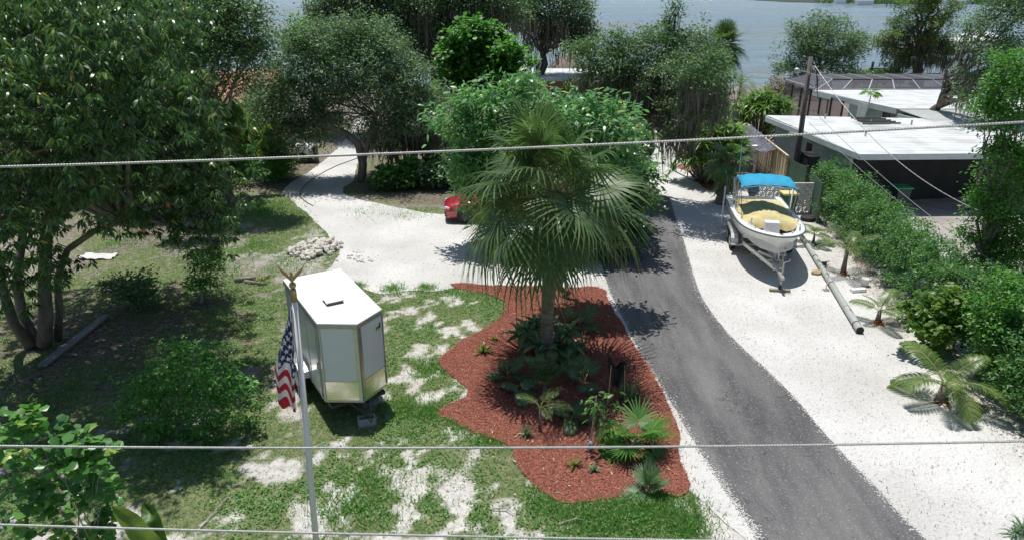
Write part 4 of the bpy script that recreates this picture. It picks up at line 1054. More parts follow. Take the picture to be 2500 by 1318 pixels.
# ---------------------------------------------------------------- boat on its trailer
BM_ = Vector((9.62, 26.15, 0)); ba = math.atan2(-.986, -.164)
GEL = mat('white_gelcoat', (.78, .78, .76), (.74, .74, .72), 2, .22, spec=.6)
GELI = mat('cream_deck', (.70, .69, .66), (.64, .63, .60), 3, .5)
boat = thing('boat', 'white centre console boat with blue bimini and yellow canvas cover', 'boat', BM_, ba)
XS, XB = -2.45, 3.95; LB = XB - XS
def bt(t): return XS + LB * t
def beam_(t): return 1.14 * (.96 + .04 * min(1, t / .3)) if t < .5 else 1.14 * max(0, 1 - ((t - .5) / .5) ** 2.9) ** .62
def gz(t): return 1.34 + .36 * t ** 2
def chb(t): return .98 * max(0, 1 - max(0, (t - .30) / .68) ** 2.2) ** .9 if t < .98 else 0
def chz(t): return .78 + .55 * max(0, (t - .45) / .55) ** 1.8
def kz(t): return .50 + .92 * max(0, (t - .68) / .32) ** 2.4
st = [0, .08, .16, .25, .35, .45, .55, .63, .7, .76, .82, .87, .91, .945, .97, .985, .995, 1.0]
hull = MB(); rows = []
for t_ in st:
    xk = bt(t_) - (.28 * max(0, (t_ - .8) / .2) ** 2); xc = bt(t_) - (.16 * max(0, (t_ - .8) / .2) ** 2); x = bt(t_)
    bw_, cb_ = beam_(t_), chb(t_)
    half = [(xk, 0, kz(t_)), (xc, cb_ * .55, kz(t_) + (chz(t_) - kz(t_)) * .62), (xc, cb_, chz(t_)), (xc, cb_ + .03 * (cb_ > .02), chz(t_) + .03), (x * .5 + xc * .5, cb_ * .42 + bw_ * .58, chz(t_) * .5 + gz(t_) * .5), (x, bw_, gz(t_) - .02), (x, bw_ + .015, gz(t_))]
    rows.append([(p[0], -p[1], p[2]) for p in half[::-1]] + half[1:])
hull.grid(rows)
hull.add(rows[0], [tuple(range(len(rows[0])))])
hull.build('hull', GEL, boat, True, recalc=True)
# deck rim, cockpit walls, sole
dk = MB(); inn = []
stt = [t_ for t_ in st if t_ <= .945]
L1 = [(bt(t_), beam_(t_) + .015, gz(t_) + .002) for t_ in st]; 
def inb(t_): return max(.0, beam_(t_) - .24 - .12 * max(0, t_ - .5)) * (1 if t_ < .9 else max(0, 1 - (t_ - .9) / .035))
for sgn in (-1, 1):
    rows = []
    for t_ in st:
        ib = inb(t_); x = bt(t_)
        rows.append([(x, sgn * (beam_(t_) + .012), gz(t_) + .002), (x, sgn * (beam_(t_) * .93 + .0), gz(t_) + .02), (x, sgn * ib, gz(t_) + .015)])
    dk.grid(rows)
dk.build('gunwale_deck', GEL, boat, True)
sl = MB()
for sgn in (-1, 1):
    sl.grid([[(bt(t_), sgn * inb(t_), gz(t_) + .014), (bt(t_), sgn * inb(t_) * .97, .98 if t_ > .68 else .82), (bt(t_), 0, .98 if t_ > .68 else .82)] for t_ in stt])
sl.build('cockpit_sole', GELI, boat)
rb = MB(); loop = [(bt(t_), -(beam_(t_) + .02), gz(t_) - .02) for t_ in st] + [(bt(t_), beam_(t_) + .02, gz(t_) - .02) for t_ in st[::-1][1:]]
rb.tube(loop, .03, 7); rb.build('rub_rail', mat('dark_teal_rubber', (.10, .14, .15), None, 5, .5), boat, True)
ln = MB(); ln.tube([(bt(t_) - (.16 * max(0, (t_ - .8) / .2) ** 2), -(chb(t_) + .036), chz(t_) + .05) for t_ in st if t_ < .96], .012, 5); ln.tube([(bt(t_) - (.16 * max(0, (t_ - .8) / .2) ** 2), chb(t_) + .036, chz(t_) + .05) for t_ in st if t_ < .96], .012, 5); ln.build('chine_stripe', DGREY, boat)
# console hidden under the cover, seat box, cooler
b = MB(); b.box((1.95, 0, 1.30), (.42, .56, .62), top=(.34, .50)); b.build('console_seat', WHITE, boat, bevel=.02)
b = MB(); b.box((2.65, -.1, 1.12), (.5, .9, .28)); b.build('bow_bench', GELI, boat, bevel=.02)
b = MB(); b.box((-1.75, .45, 1.30), (.5, .8, .10)); b.build('stern_seat', WHITE, boat, bevel=.02)
# canvas cover
CANV = mat('faded_yellow_canvas', (.60, .52, .26), (.50, .42, .20), 2.2, .9, .35, 35, c3=(.40, .34, .18), fscale=5, famt=.4)
cv = MB(); rows = []
nu, nv = 44, 48
for i in range(nu + 1):
    u = i / nu; t_ = .10 + .60 * u; row = []
    for j in range(nv + 1):
        a = -1 + 2 * j / nv
        w_ = beam_(t_) - .16
        ang = math.atan2(a * 1.05, (1.02 - u) + 1e-4)
        ridge = .26 * (1 - abs(a) ** 1.7) * (math.sin(min(1, u / .35) * math.pi / 2) * (1 - max(0, (u - .72) / .28) ** 2 * .62))
        cre = .036 * math.sin(ang * 11) * (1 - abs(a) ** 4) * min(1, u * 1.6) * max(0, 1 - .85 * u) + .012 * math.sin(ang * 23 + 1) * u
        sagz = -.04 * math.exp(-((abs(a) - .62) / .2) ** 2) * min(1, u * 2)
        edge = .03 * math.sin(j * .9) * (u > .96)
        sagz -= .30 * max(0, (u - .84) / .16) ** 1.6 * max(0, 1 - (abs(a) / .93) ** 6)
        xo = bt(t_) - .16 * max(0, (u - .84) / .16) ** 2 * (abs(a) < .93) + (.22 * (abs(a) ** 1.5) if u > .5 else 0) * (u - .5) * 2 + edge
        row.append((xo, a * w_, gz(t_) + .03 + ridge + cre + sagz))
    rows.append(row)
cv.grid(rows); cv.build('canvas_cover', CANV, boat, True)
# bimini
BLU = mat('bright_blue_canvas', (.010, .32, .52), (.008, .27, .45), 3, .75, .25, 14)
bi = MB(); rows = []
for i in range(13):
    u = i / 12; row = []
    for j in range(25):
        a = -1 + 2 * j / 24
        z = 2.58 + .11 * math.sin(math.pi * u) + .10 * (1 - a * a) + .012 * math.sin(j * 1.3 + i) - (.10 if i in (0, 12) else 0) - (.10 * max(0, abs(a) - .9) / .1)
        row.append((-.85 + 1.62 * u, a * .98, z))
    rows.append(row)
bi.grid(rows); bi.build('bimini_top', BLU, boat, True)
bf = MB()
for sgn in (-1, 1):
    for x0, x1 in ((-.2, -.8), (.05, .02), (.3, .72)):
        bf.tube([(x0, sgn * 1.0, 1.42), (x1, sgn * 1.01, 2.55)], .017, 6)
for x1 in (-.8, .02, .72): bf.tube([(x1, -1.01, 2.53), (x1, -.5, 2.62), (x1, .5, 2.62), (x1, 1.01, 2.53)], .017, 6)
bf.build('bimini_frame', ALU, boat)
sp_ = MB()
for sgn in (-1, 1): sp_.tube([(.72, sgn * 1.0, 2.5), (1.5, sgn * .98, 1.5)], .01, 5)
sp_.build('bimini_strap', BLACK, boat)
ant = MB(); ant.tube([(-.3, -.95, 1.4), (-.45, -1.0, 4.2)], [.014, .006], 5); ant.tube([(-1.2, -.95, 1.4), (-1.25, -1.0, 2.4)], .018, 6); ant.build('antenna', WHITE, boat)
# outboard
ob = MB(); ob.box((-2.72, 0, 1.72), (.62, .46, .42), top=(.46, .36)); ob.box((-2.70, 0, 1.44), (.5, .34, .16)); ob.box((-2.75, 0, 1.0), (.30, .22, .8)); ob.build('outboard_motor', mat('blue_grey_cowl', (.09, .13, .17), (.07, .10, .14), 4, .25, spec=.6), boat, bevel=.05)
ob = MB(); ob.box((-2.60, 0, 1.95), (.34, .28, .03)); ob.build('cowl_panel', mat('light_blue_grey', (.32, .40, .46), None, 4, .3), boat, bevel=.01)
# bow hardware
hw = MB()
for sgn in (-1, 1):
    hw.tube([(2.35, sgn * .88, 1.56), (2.38, sgn * .86, 1.68), (2.9, sgn * .74, 1.74), (2.95, sgn * .73, 1.62)], .014, 6)
    hw.box((3.35, sgn * .42, 1.70), (.16, .04, .04), sgn * -.5)
hw.tube([(2.2, -.75, 1.5), (2.2, -.75, 1.78)], .025, 7); hw.build('deck_rail', ALU, boat)
hw = MB(); hw.box((3.72, .0, 1.69), (.12, .08, .05)); hw.tube([(3.95, .55, 1.64), (4.02, .62, 1.62)], .03, 6); hw.build('bow_cleat', DGREY, boat)

bt_ = thing('boat_trailer', 'aluminium tandem axle trailer carrying the white boat', 'boat trailer', BM_, ba)
rail = MB()
for sgn in (-1, 1):
    pts = [(-2.2, sgn * .78, .52), (1.3, sgn * .78, .52), (3.75, sgn * .07, .50)]
    for a, c in zip(pts[:-1], pts[1:]): rail.beam(a, c, .055, .13)
rail.build('frame_rail', ALU, bt_)
xm = MB()
for x_, hw2 in ((-1.6, .85), (1.15, .86), (2.15, .60), (2.75, .40)): xm.beam((x_, -hw2, .44), (x_, hw2, .44), .08, .06)
xm.build('cross_member', ALU, bt_)
b = MB(); b.beam((2.9, 0, .50), (4.62, 0, .50), .09, .09); b.build('tongue', ALU, bt_)
b = MB(); b.box((3.7, 0, .56), (.42, .3, .03)); b.build('tongue_plate', ALU, bt_)
b = MB(); b.beam((3.15, 0, .55), (3.30, 0, 1.35), .08, .09); b.beam((3.30, .10, .6), (3.38, .05, 1.2), .05, .05); b.build('winch_post', ALU, bt_)
b = MB(); b.box((3.36, 0, 1.30), (.14, .3, .12)); b.box((3.40, -.10, 1.42), (.1, .08, .14)); b.box((3.40, .10, 1.42), (.1, .08, .14)); b.build('bow_stop', BLACK, bt_, bevel=.01)
b = MB(); b.tube([(3.42, .16, 1.1), (3.42, .3, 1.12)], .02, 6); b.lathe([(.07, -.05), (.07, .05)], (3.4, .1, 1.08), 10); b.build('winch', GALV, bt_)
for sgn in (-1, 1):
    b = MB(); b.beam((-2.0, sgn * .55, .70), (1.2, sgn * .55, .70), .09, .08); b.build('bunk', mat('grey_carpet', (.14, .14, .14), None, 5, .95), bt_)
    for wx in (-.43, .43): wheel(bt_, (wx, sgn * 1.06, .33), .33, .2, 'y', GALV)
    b = MB(); P_ = []
    for x_, z_ in ((-1.0, .40), (-.96, .58), (-.80, .73), (-.43, .78), (0, .78), (.43, .78), (.80, .73), (.96, .58), (1.0, .40)):
        P_.append([(x_, sgn * .93, z_), (x_, sgn * 1.19, z_), (x_, sgn * 1.19, z_ - .09)])
    b.grid(P_); b.build('fender', ALU, bt_)
    b = MB(); b.beam((1.05, sgn * .80, .38), (1.05, sgn * 1.2, .38), .22, .03); b.build('fender_step', ALU, bt_)
    b = MB(); b.tube([(-1.35, sgn * .9, .45), (-1.35, sgn * 1.27, .47), (-1.34, sgn * 1.30, .6), (-1.34, sgn * 1.30, 2.0)], .032, 8); b.build('guide_post', WHITE, bt_, True)
b = MB(); b.tube([(2.45, -.42, .62), (3.05, -.02, .62)], .05, 8); b.build('keel_roller_bar', WHITE, bt_)
b = MB(); b.tube([(4.52, .02, .16), (4.52, .02, 1.0)], .032, 8); b.tube([(4.52, .02, 1.0), (4.5, .2, 1.05), (4.5, .2, 1.12)], .013, 5); b.build('tongue_jack', GALV, bt_)
wj = MB(); wj.lathe([(.06, -.045), (.1, -.03), (.1, .03), (.06, .045)], (0, 0, 0), 12); wj.v = [(4.52 + p[0], p[2], .14 + p[1]) for p in map(Vector, wj.v)]; wj.build('jack_wheel', BLACK, bt_, recalc=True)
b = MB(); b.tube([(4.3, .05, .48), (4.42, .15, .35), (4.58, .1, .42), (4.62, -.05, .36), (4.5, -.1, .46)], .014, 5); b.build('safety_chain', mat('rusty_chain', (.22, .14, .09)), bt_)
b = MB(); b.box((4.72, 0, .55), (.26, .08, .08)); b.build('coupler', GALV, bt_)
jp = Matrix.Translation(BM_) @ Matrix.Rotation(ba, 4, 'Z') @ Vector((4.55, 0, 0))
b = MB(); b.box((jp.x, jp.y - .03, .045), (.66, .13, .085), R(-8)); tag(b.build('wood_block', mat('grey_timber', (.30, .27, .19), (.22, .19, .13), 6, .9, stretch=(.4, 4, 4))), 'short grey timber block under the boat trailer jack wheel', 'timber block')
b = MB(); b.lathe([(.2, -.09), (.3, -.07), (.3, .07), (.2, .09)], (0, 0, 0), 16); b.v = [(12.85 + p[0], 29.5 + p[1], .09 + p[2]) for p in b.v]; tag(b.build('tyre', BLACK, recalc=True), 'black tyre lying flat at the foot of the open green gate', 'tyre')

# ---------------------------------------------------------------- red car under the tree
CAR = mat('red_car_paint', (.44, .012, .035), (.40, .010, .030), 1, .28, spec=.6, coat=1.0)
car = thing('red_car', 'red sedan parked under the pale leaved tree with its nose out', 'car', (-.62, 30.0, 0), R(184))
cs_ = [(2.32, .62, .30, .62, .62), (2.25, .80, .24, .72, .72), (2.0, .88, .22, .80, .80), (1.45, .90, .22, .90, .90), (.95, .91, .22, .98, .98), (.1, .92, .22, 1.0, 1.0), (-1.0, .92, .22, 1.02, 1.02), (-1.7, .90, .24, 1.06, 1.06), (-2.2, .84, .30, 1.04, 1.04), (-2.32, .74, .40, .95, .95)]
b = MB(); rows = []
for x, w, z0, z1, zc in cs_:
    rows.append([(x, -w * .9, z0), (x, -w, z0 + .14), (x, -w, z1 - .22), (x, -w * .94, z1 - .05), (x, -w * .6, z1 + .03), (x, 0, z1 + .05), (x, w * .6, z1 + .03), (x, w * .94, z1 - .05), (x, w, z1 - .22), (x, w, z0 + .14), (x, w * .9, z0)])
b.grid(rows); b.add(rows[0], [tuple(range(11))]); b.add(rows[-1], [tuple(range(11))]); b.build('body', CAR, car, True, recalc=True)
g = MB(); rows = []
for x, w, z in ((1.0, .78, .98), (.25, .64, 1.38), (-.8, .63, 1.42), (-1.35, .64, 1.34), (-1.95, .76, 1.06)):
    rows.append([(x, -w - .06, min(z, 1.0)), (x, -w, z - .02), (x, 0, z + .03), (x, w, z - .02), (x, w + .06, min(z, 1.0))])
g.grid(rows); g.build('windows', DARKG, car)
g = MB(); g.grid([[(x, -w * .97, z + .012), (x, 0, z + .05), (x, w * .97, z + .012)] for x, w, z in ((.26, .64, 1.38), (-.3, .64, 1.41), (-.8, .63, 1.42), (-1.36, .64, 1.34))]); g.build('roof', CAR, car, True)
for sgn in (-1, 1):
    for wx in (1.42, -1.35):
        wheel(car, (wx, sgn * .83, .33), .33, .2, 'y', DGREY)
        a_ = MB(); n_ = 18
        a_.add([(wx + .39 * math.cos(k * math.pi / 9), sgn * .925, max(.22, .33 + .39 * math.sin(k * math.pi / 9))) for k in range(18)], [tuple(range(18))]); a_.build('wheel_arch', BLACK, car)
    h_ = MB(); h_.box((2.14, sgn * .62, .66), (.26, .34, .11), sgn * -.55); h_.build('headlight', mat('headlight_glass', (.72, .74, .76), None, 4, .1, spec=.8), car, bevel=.03)
    h_ = MB(); h_.box((2.20, sgn * .66, .40), (.12, .26, .20), sgn * -.45); h_.build('bumper_intake', BLACK, car)
    h_ = MB(); h_.box((.75, sgn * .98, 1.02), (.14, .2, .13)); h_.build('mirror', CAR, car, bevel=.03)
    h_ = MB(); h_.box((-2.2, sgn * .62, .86), (.2, .36, .14), sgn * .5); h_.build('tail_light', mat('tail_red', (.25, .01, .01), None, 3, .15), car)
h_ = MB(); h_.box((2.31, 0, .45), (.06, .9, .24)); h_.build('grille', BLACK, car)
h_ = MB(); h_.box((.0, .93, .62), (.012, .012, .6)); h_.build('door_seam', BLACK, car)

# ---------------------------------------------------------------- fallen light pole, stones, small things on the shell
a_, c_ = G(1950, 563, .12), G(2100, 806, .12)
fp2 = thing('fallen_pole', 'long pale metal pole lying on the shell beside the boat', 'pole', (a_.x, a_.y, 0))
dd = Vector((c_.x - a_.x, c_.y - a_.y, 0)); PM = mat('pale_green_grey_metal', (.42, .44, .42), (.35, .37, .35), 3, .5)
b = MB(); b.tube([(0, 0, .10), dd * .5 + Vector((0, 0, .115)), dd + Vector((0, 0, .12))], [.078, .095, .112], 12, cap=False); b.build('shaft', PM, fp2, True)
b = MB(); b.tube([dd * .995 + Vector((0, 0, .12)), dd * .999 + Vector((0, 0, .12))], .106, 12); b.build('hollow_end', BLACK, fp2)
for k, f in enumerate((.34, .45, .62, .83, .955)):
    b = MB(); p = dd * f; b.tube([p + Vector((0, 0, .115)), p + dd.normalized() * .05 + Vector((0, 0, .115))], (.078 + .034 * f) + .010, 12); b.build('strap', GALV if k % 2 else DGREY, fp2)
b = MB(); p = dd * .42; b.box((p.x + .16, p.y, .14), (.16, .12, .12)); b.tube([p + Vector((.15, 0, .2)), p + Vector((.5, .35, .1))], .02, 5); b.build('bracket', DGREY, fp2)
def rock_me(seed, sub=2):
    bm = bmesh.new(); bmesh.ops.create_icosphere(bm, subdivisions=sub, radius=1)
    r_ = random.Random(seed); q = Vector((r_.random() * 9, r_.random() * 9, r_.random() * 9))
    from mathutils import noise
    for v in bm.verts: v.co *= 1 + .42 * noise.noise(v.co * 1.1 + q) + .16 * noise.noise(v.co * 2.6 + q)
    me = bpy.data.meshes.new('rock'); bm.to_mesh(me); bm.free(); return me
LIME = mat('pale_limestone', (.66, .62, .56), (.50, .47, .42), 4, .9, .5, 14)
rocks = [rock_me(k, 1 if k % 2 else 2) for k in range(6)]
for m_ in rocks: m_.materials.append(LIME)
rr_ = random.Random(12)
hp = MB()
RC = G(770, 610)
for k in range(150):
    while True:
        u, v = rr_.gauss(0, .52), rr_.gauss(0, .5)
        if u * u + v * v < 1: break
    x = RC.x + u * .95 + .15 * v; y = RC.y + v * 1.15
    e = max(0, 1 - (u * u + v * v) * 1.1)
    o = link('rock', rocks[k % 6]); s = rr_.uniform(.06, .145) * (1.1 if rr_.random() < .3 else 1)
    o.location = (x, y, s * .5 + .26 * e * rr_.random()); o.scale = (s, s * rr_.uniform(.8, 1.1), s * rr_.uniform(.65, .9)); o.rotation_euler = (rr_.uniform(-.6, .6), rr_.uniform(-.6, .6), rr_.uniform(0, 6.3))
    tag(o, 'pale limestone rock in the heap at the edge of the shell drive', 'rock', 'rocks in the limestone heap')
for k in range(34):
    p = G(rr_.gauss(870, 26), rr_.gauss(631, 7)); o = link('stone', rocks[k % 6]); s = rr_.uniform(.025, .07)
    o.location = (p.x, p.y, s * .4); o.scale = (s, s, s * .7); o.rotation_euler = (0, 0, rr_.uniform(0, 6))
    tag(o, 'small pale stone in the thin scatter beside the limestone heap', 'stone', 'stones scattered beside the heap')
p = G(1992, 669); o = link('rock', rock_me(41, 2)); o.data.materials.append(mat('tan_stone', (.50, .38, .22), (.40, .29, .16), 5, .9)); o.location = (p.x, p.y, .07); o.scale = (.20, .12, .09); tag(o, 'single tan stone lying beside the boat trailer shadow', 'stone')
p = G(2095, 712); b = MB(); b.box((p.x, p.y, .06), (.52, .16, .11), R(12)); tag(b.build('white_plank', WHITE, bevel=.01), 'short white block lying on the shell near the white bucket', 'block')
p = G(2110, 697); t = thing('bucket', 'small white bucket beside the hedge behind the white block', 'bucket', (p.x, p.y, 0))
b = MB(); b.lathe([(.12, 0), (.15, .26), (.16, .27), (.14, .25), (.11, .03)], n=16); b.build('bucket_body', WHITE, t, True)
b = MB(); b.tube([(-.15, 0, .25), (-.1, .06, .36), (.1, .06, .36), (.15, 0, .25)], .008, 5); b.build('handle', GALV, t)
p = G(2016, 709); t = thing('hand_tool', 'small white handled scoop standing beside the fallen pole', 'tool', (p.x, p.y, 0))
b = MB(); b.tube([(0, 0, .05), (.02, .03, .62)], .02, 6); b.build('handle', WHITE, t)
b = MB(); b.box((0, 0, .03), (.18, .12, .05)); b.build('blade', GALV, t)
for k, (x0, y0, x1, y1) in enumerate(((1697, 428, 1736, 433), (1700, 434, 1738, 439), (1695, 431, 1732, 436))):
    a, c = G(x0, y0), G(x1, y1); b = MB(); b.beam((a.x, a.y, .05 + .09 * (k == 2)), (c.x, c.y, .05 + .09 * (k == 2)), .10, .08)
    tag(b.build('lumber', TAN[2]), ('nearer yellow board of the lumber stack by the dark trunk', 'farther yellow board of the lumber stack by the dark trunk', 'yellow board lying on top of the lumber stack')[1 if k == 0 else 0 if k == 1 else 2], 'lumber', 'yellow boards by the dark trunk')
# hose across the drive
hs = [G(*q, .02) for q in ((880, 384), (855, 393), (825, 404), (795, 418), (765, 436), (745, 452), (733, 468), (733, 482), (748, 494), (764, 503))]
b = MB(); b.tube(hs, .022, 6); tag(b.build('garden_hose', DGREY), 'dark garden hose snaking along the shell drive under the bent tree', 'hose')
# plank on the grass, sheet, junk
a, c = G(262, 775), G(104, 898); b = MB(); b.beam((a.x, a.y, .08), (c.x, c.y, .08), .22, .07); tag(b.build('plank', mat('grey_plank', (.26, .26, .26), (.17, .17, .17), 3, .85, .3, 30, stretch=(3, .5, 3))), 'long grey plank lying in the shade below the mango tree', 'plank')
p = G(243, 628); b = MB(); rng = np.random.default_rng(5)
b.grid([[(p.x - .6 + .15 * i, p.y - .3 + .12 * j, .03 + .12 * abs(math.sin(i * 1.7 + j * 1.1)) * rng.random()) for i in range(9)] for j in range(6)]); tag(b.build('plastic_sheet', mat('off_white_plastic', (.62, .60, .58)), smooth=True), 'crumpled off white sheet on the ground behind the mango branch', 'sheet')
p = G(615, 690)
LOGM = mat('grey_log', (.34, .30, .26), (.18, .15, .12), 6, .9, .4, 20)
for k, (dx, dy, L_, r_, a_) in enumerate(((-.25, .1, .7, .09, .2), (.15, -.15, .8, .06, -.35), (.3, .25, .5, .07, 1.0))):
    b = MB(); b.tube([(p.x + dx - L_ / 2 * math.cos(a_), p.y + dy - L_ / 2 * math.sin(a_), r_), (p.x + dx + L_ / 2 * math.cos(a_), p.y + dy + L_ / 2 * math.sin(a_), r_ + .02)], [r_, r_ * .85], 9)
    tag(b.build('log', LOGM, smooth=True), ('thick grey log with the dark end on the dirt behind the trailer', 'slim pale log lying across the dirt behind the trailer', 'short dark log beside the potted bromeliad behind the trailer')[k], 'log')
p = G(621, 652); b = MB(); b.tube([(p.x, p.y, 0), (p.x - .05, p.y, .5)], .012, 5); b.box((p.x - .09, p.y, .5), (.07, .03, .22), 0, tilt=(0, .5)); tag(b.build('plant_marker', WHITE), 'thin stake with a white tag in the dirt left of the trailer', 'stake')
# covered grill by the drive bend
p = G(752, 396)
t = thing('covered_grill', 'equipment draped with a crumpled white cloth beside the drive bend', 'covered grill', (p.x, p.y, 0))
b = MB(); b.box((.1, 0, .45), (.95, .6, .9)); b.build('cabinet', cabm, t)
rows = []; rng = np.random.default_rng(8)
for i in range(13):
    rows.append([( -.72 + 1.2 * j / 15, -.42 + .84 * i / 12, max(.18, .98 + .22 * math.exp(-((j - 6) / 3) ** 2) - .55 * max(0, abs(i - 6) / 6 - .72) * 3.5 - (.7 if j in (0, 15) else .12 if j in (1, 14) else 0)) + .05 * rng.normal()) for j in range(16)])
b = MB(); b.grid(rows); b.build('cloth', mat('white_cloth', (.66, .66, .68), (.58, .58, .60), 4, .8), t, True)
b = MB(); b.box((.55, -.1, .5), (.10, .5, 1.0)); b.build('side_board', BARKD, t)
# tarp shade, shelf, table and stools
t = thing('shade_tarp', 'black and silver crinkled tarp tied to the wooden fence top', 'tarp', (13.9, 42, 0))
rows = []
q0, q1, q2, q3 = Vector((13.95, 41.6, 2.05)), Vector((13.45, 35.4, 1.95)), Vector((12.35, 36.0, 1.75)), Vector((12.5, 41.3, 2.1))
rng = np.random.default_rng(3)
for i in range(26):
    u = i / 25
    rows.append([tuple(q0.lerp(q1, u).lerp(q3.lerp(q2, u), j / 12) + Vector((0, 0, -.28 * math.sin(math.pi * j / 12) * (.4 + .6 * math.sin(math.pi * u)) + .05 * math.sin(i * 2.1 + j * .4) + .02 * rng.normal()))) for j in range(13)])
b = MB(); b.grid(rows); b.build('tarp_cloth', mat('black_silver_tarp', (.22, .22, .25), (.025, .025, .03), 5, .32, .5, 9, stretch=(1, 4, 1)), t, True, False)
sq_ = D(1826, 400, 37.5)
t = thing('shelf_unit', 'white open shelf unit standing in front of the board fence', 'shelf', (12.4, 37.0, 0), R(-6))
for z_ in (.25, .8, 1.35, 1.75):
    b = MB(); b.box((0, 0, z_), (.95, .35, .05)); b.build('shelf', WHITE, t)
for x_ in (-.45, .45):
    for y_ in (-.15, .15): b = MB(); b.box((x_, y_, .9), (.05, .05, 1.8)); b.build('leg', WHITE, t)
tp = G(1700, 398)
t = thing('bistro_table', 'small pale round bar table beside the far drive', 'table', (tp.x, tp.y, 0))
b = MB(); b.lathe([(.38, .0), (.40, .03), (.38, .05)], (0, 0, .95), 18); b.build('table_top', mat('pale_blue_paint', (.55, .66, .66)), t)
for k in range(3): a = k * 2.1; b = MB(); b.tube([(.08 * math.cos(a), .08 * math.sin(a), .95), (.32 * math.cos(a), .32 * math.sin(a), 0)], .025, 6); b.build('leg', WHITE, t)
def stool(x, y, lab):
    t = thing('bar_stool', lab, 'stool', (x, y, 0), 0, 'stools at the bar table')
    b = MB(); b.box((0, 0, .66), (.34, .34, .05)); b.build('seat', WHITE, t, bevel=.01)
    for sx in (-1, 1):
        for sy in (-1, 1): b = MB(); b.tube([(sx * .14, sy * .14, .65), (sx * .19, sy * .19, 0)], .018, 6); b.build('leg', GALV, t)
    for z_ in (.25, .45):
        b = MB(); b.beam((-.17, -.17, z_), (.17, -.17, z_), .02, .03); b.beam((-.17, .17, z_), (.17, .17, z_), .02, .03); b.build('rung', GALV, t)
    b = MB(); b.box((0, .16, .86), (.34, .03, .36)); b.build('backrest', mat('pale_aqua_paint', (.50, .66, .64)), t)
stool(tp.x + .5, tp.y - .45, 'pale aqua bar stool nearer the red mulch, right of the bar table')
stool(tp.x - .6, tp.y - .3, 'pale bar stool on the drive side of the bar table')
# mulch-bed ornaments
p = G(1263, 822)
t = thing('garden_ornament', 'slim blue grey bird shaped ornament in the mulch left of the palm trunk', 'ornament', (p.x, p.y, 0))
b = MB(); b.lathe([(.05, 0), (.08, .06), (.085, .18), (.06, .30), (.03, .40), (.025, .50), (.032, .54), (.01, .58)], n=12); b.build('ornament_body', mat('blue_grey_ceramic', (.30, .36, .42), (.22, .27, .33), 6, .4), t, True)
b = MB(); b.tube([(0, 0, .53), (.0, -.09, .50)], [.018, .004], 6); b.build('beak', mat('blue_grey_dark', (.16, .19, .22)), t)
p = G(1500, 985)
t = thing('shaded_sapling', 'two thin stakes holding a black mesh bag in the mulch bed', 'plant cover', (p.x, p.y, 0))
for x_, m_ in ((-.16, TAN[0]), (.24, TAN[1])): b = MB(); b.tube([(x_, 0, 0), (x_ * .8, 0, 1.05)], .012, 5); b.build('stake', m_, t)
rows = []
for i in range(15):                        # cloth hung between the stakes: two peaked corners, a sagging mouth, gathered below
    v = i / 14
    row = []
    for j in range(17):
        a = -1 + 2 * j / 16
        top = .98 + .26 * abs(a) ** 1.6 + (.10 if a > .8 else 0); bot = .42 + .10 * a * a
        w_ = .24 * (1 - .45 * v ** 2)
        row.append((.04 + a * w_, .10 * math.sin(a * 5 + v * 3) * (1 - .3 * v) + .10 * math.sin(v * 2.6), top + (bot - top) * v))
    rows.append(row)
b = MB(); b.grid(rows); b.grid([[(x * .9 + .01, y + .16, z - .04) for x, y, z in row] for row in rows]); b.build('mesh_bag', mat('black_mesh_cloth', (.018, .018, .022), (.035, .035, .04), 9, .6), t, True)
p = G(1440, 1095)
t = thing('plant_stake', 'leaning grey metal stake tied to a leafy sapling in the mulch', 'stake', (p.x, p.y, 0))
b = MB(); b.tube([(0, 0, 0), (.10, .12, 1.25)], .016, 6); b.build('rod', GALV, t)
b = MB(); b.lathe([(.07, 0), (.09, .05), (.05, .16), (.03, .2)], (.02, 0, 0), 10); b.build('base_figure', mat('blue_grey_ceramic', (.3, .36, .42)), t, True)
# dock in the bay, covered boat lift, street lamp, markers
q = D(2140, 172, 92)
t = thing('dock', 'dark timber dock piles and rails standing in the bay', 'dock', (q.x, 92, -.75))
for x_, h_ in ((-.6, 2.0), (1.0, 1.2), (2.6, 1.4), (-1.0, 1.0)): b = MB(); b.tube([(x_, 0, -.5), (x_, 0, h_)], .16, 8); b.build('pile', BARKD, t)
for z_, in ((.9,), (1.15,)): b = MB(); b.beam((-1, 0, z_), (2.8, 0, z_ - .05), .12, .16); b.build('rail', BARKD, t)
b = MB(); b.box((.8, 1.5, .75), (4.2, 3, .12)); b.build('deck', BARKD, t)
q = D(2370, 92, 118)
t = thing('boat_lift', 'white canopied boat lift on piles beyond the cypress', 'boat lift', (q.x + 1, 118, -.75))
b = MB(); zc = q.z + .75; b.add([(-4, -2.5, zc - .5), (4, -2.5, zc - .5), (4, 2.5, zc - .5), (-4, 2.5, zc - .5), (-1.5, 0, zc + .8), (2, 0, zc + .8)], [(0, 1, 5, 4), (2, 3, 4, 5), (1, 2, 5), (3, 0, 4), (3, 2, 1, 0)]); b.build('canopy', WHITE, t)
for x_ in (-3.6, 3.6):
    for y_ in (-2.2, 2.2): b = MB(); b.tube([(x_, y_, -.5), (x_, y_, zc - .5)], .15, 7); b.build('pile', BARKD, t)
b = MB(); b.box((0, 0, zc - 2.2), (7, 1.6, .5)); b.build('cradle', DGREY, t)
q = D(2334, 184, 75)
t = thing('street_lamp', 'pale lamp head on a pole beside the bay right of the cypress', 'lamp', (q.x, 75, 0))
b = MB(); b.tube([(0, 0, 0), (0, 0, 5.1)], .09, 8); b.build('lamp_post', GALV, t)
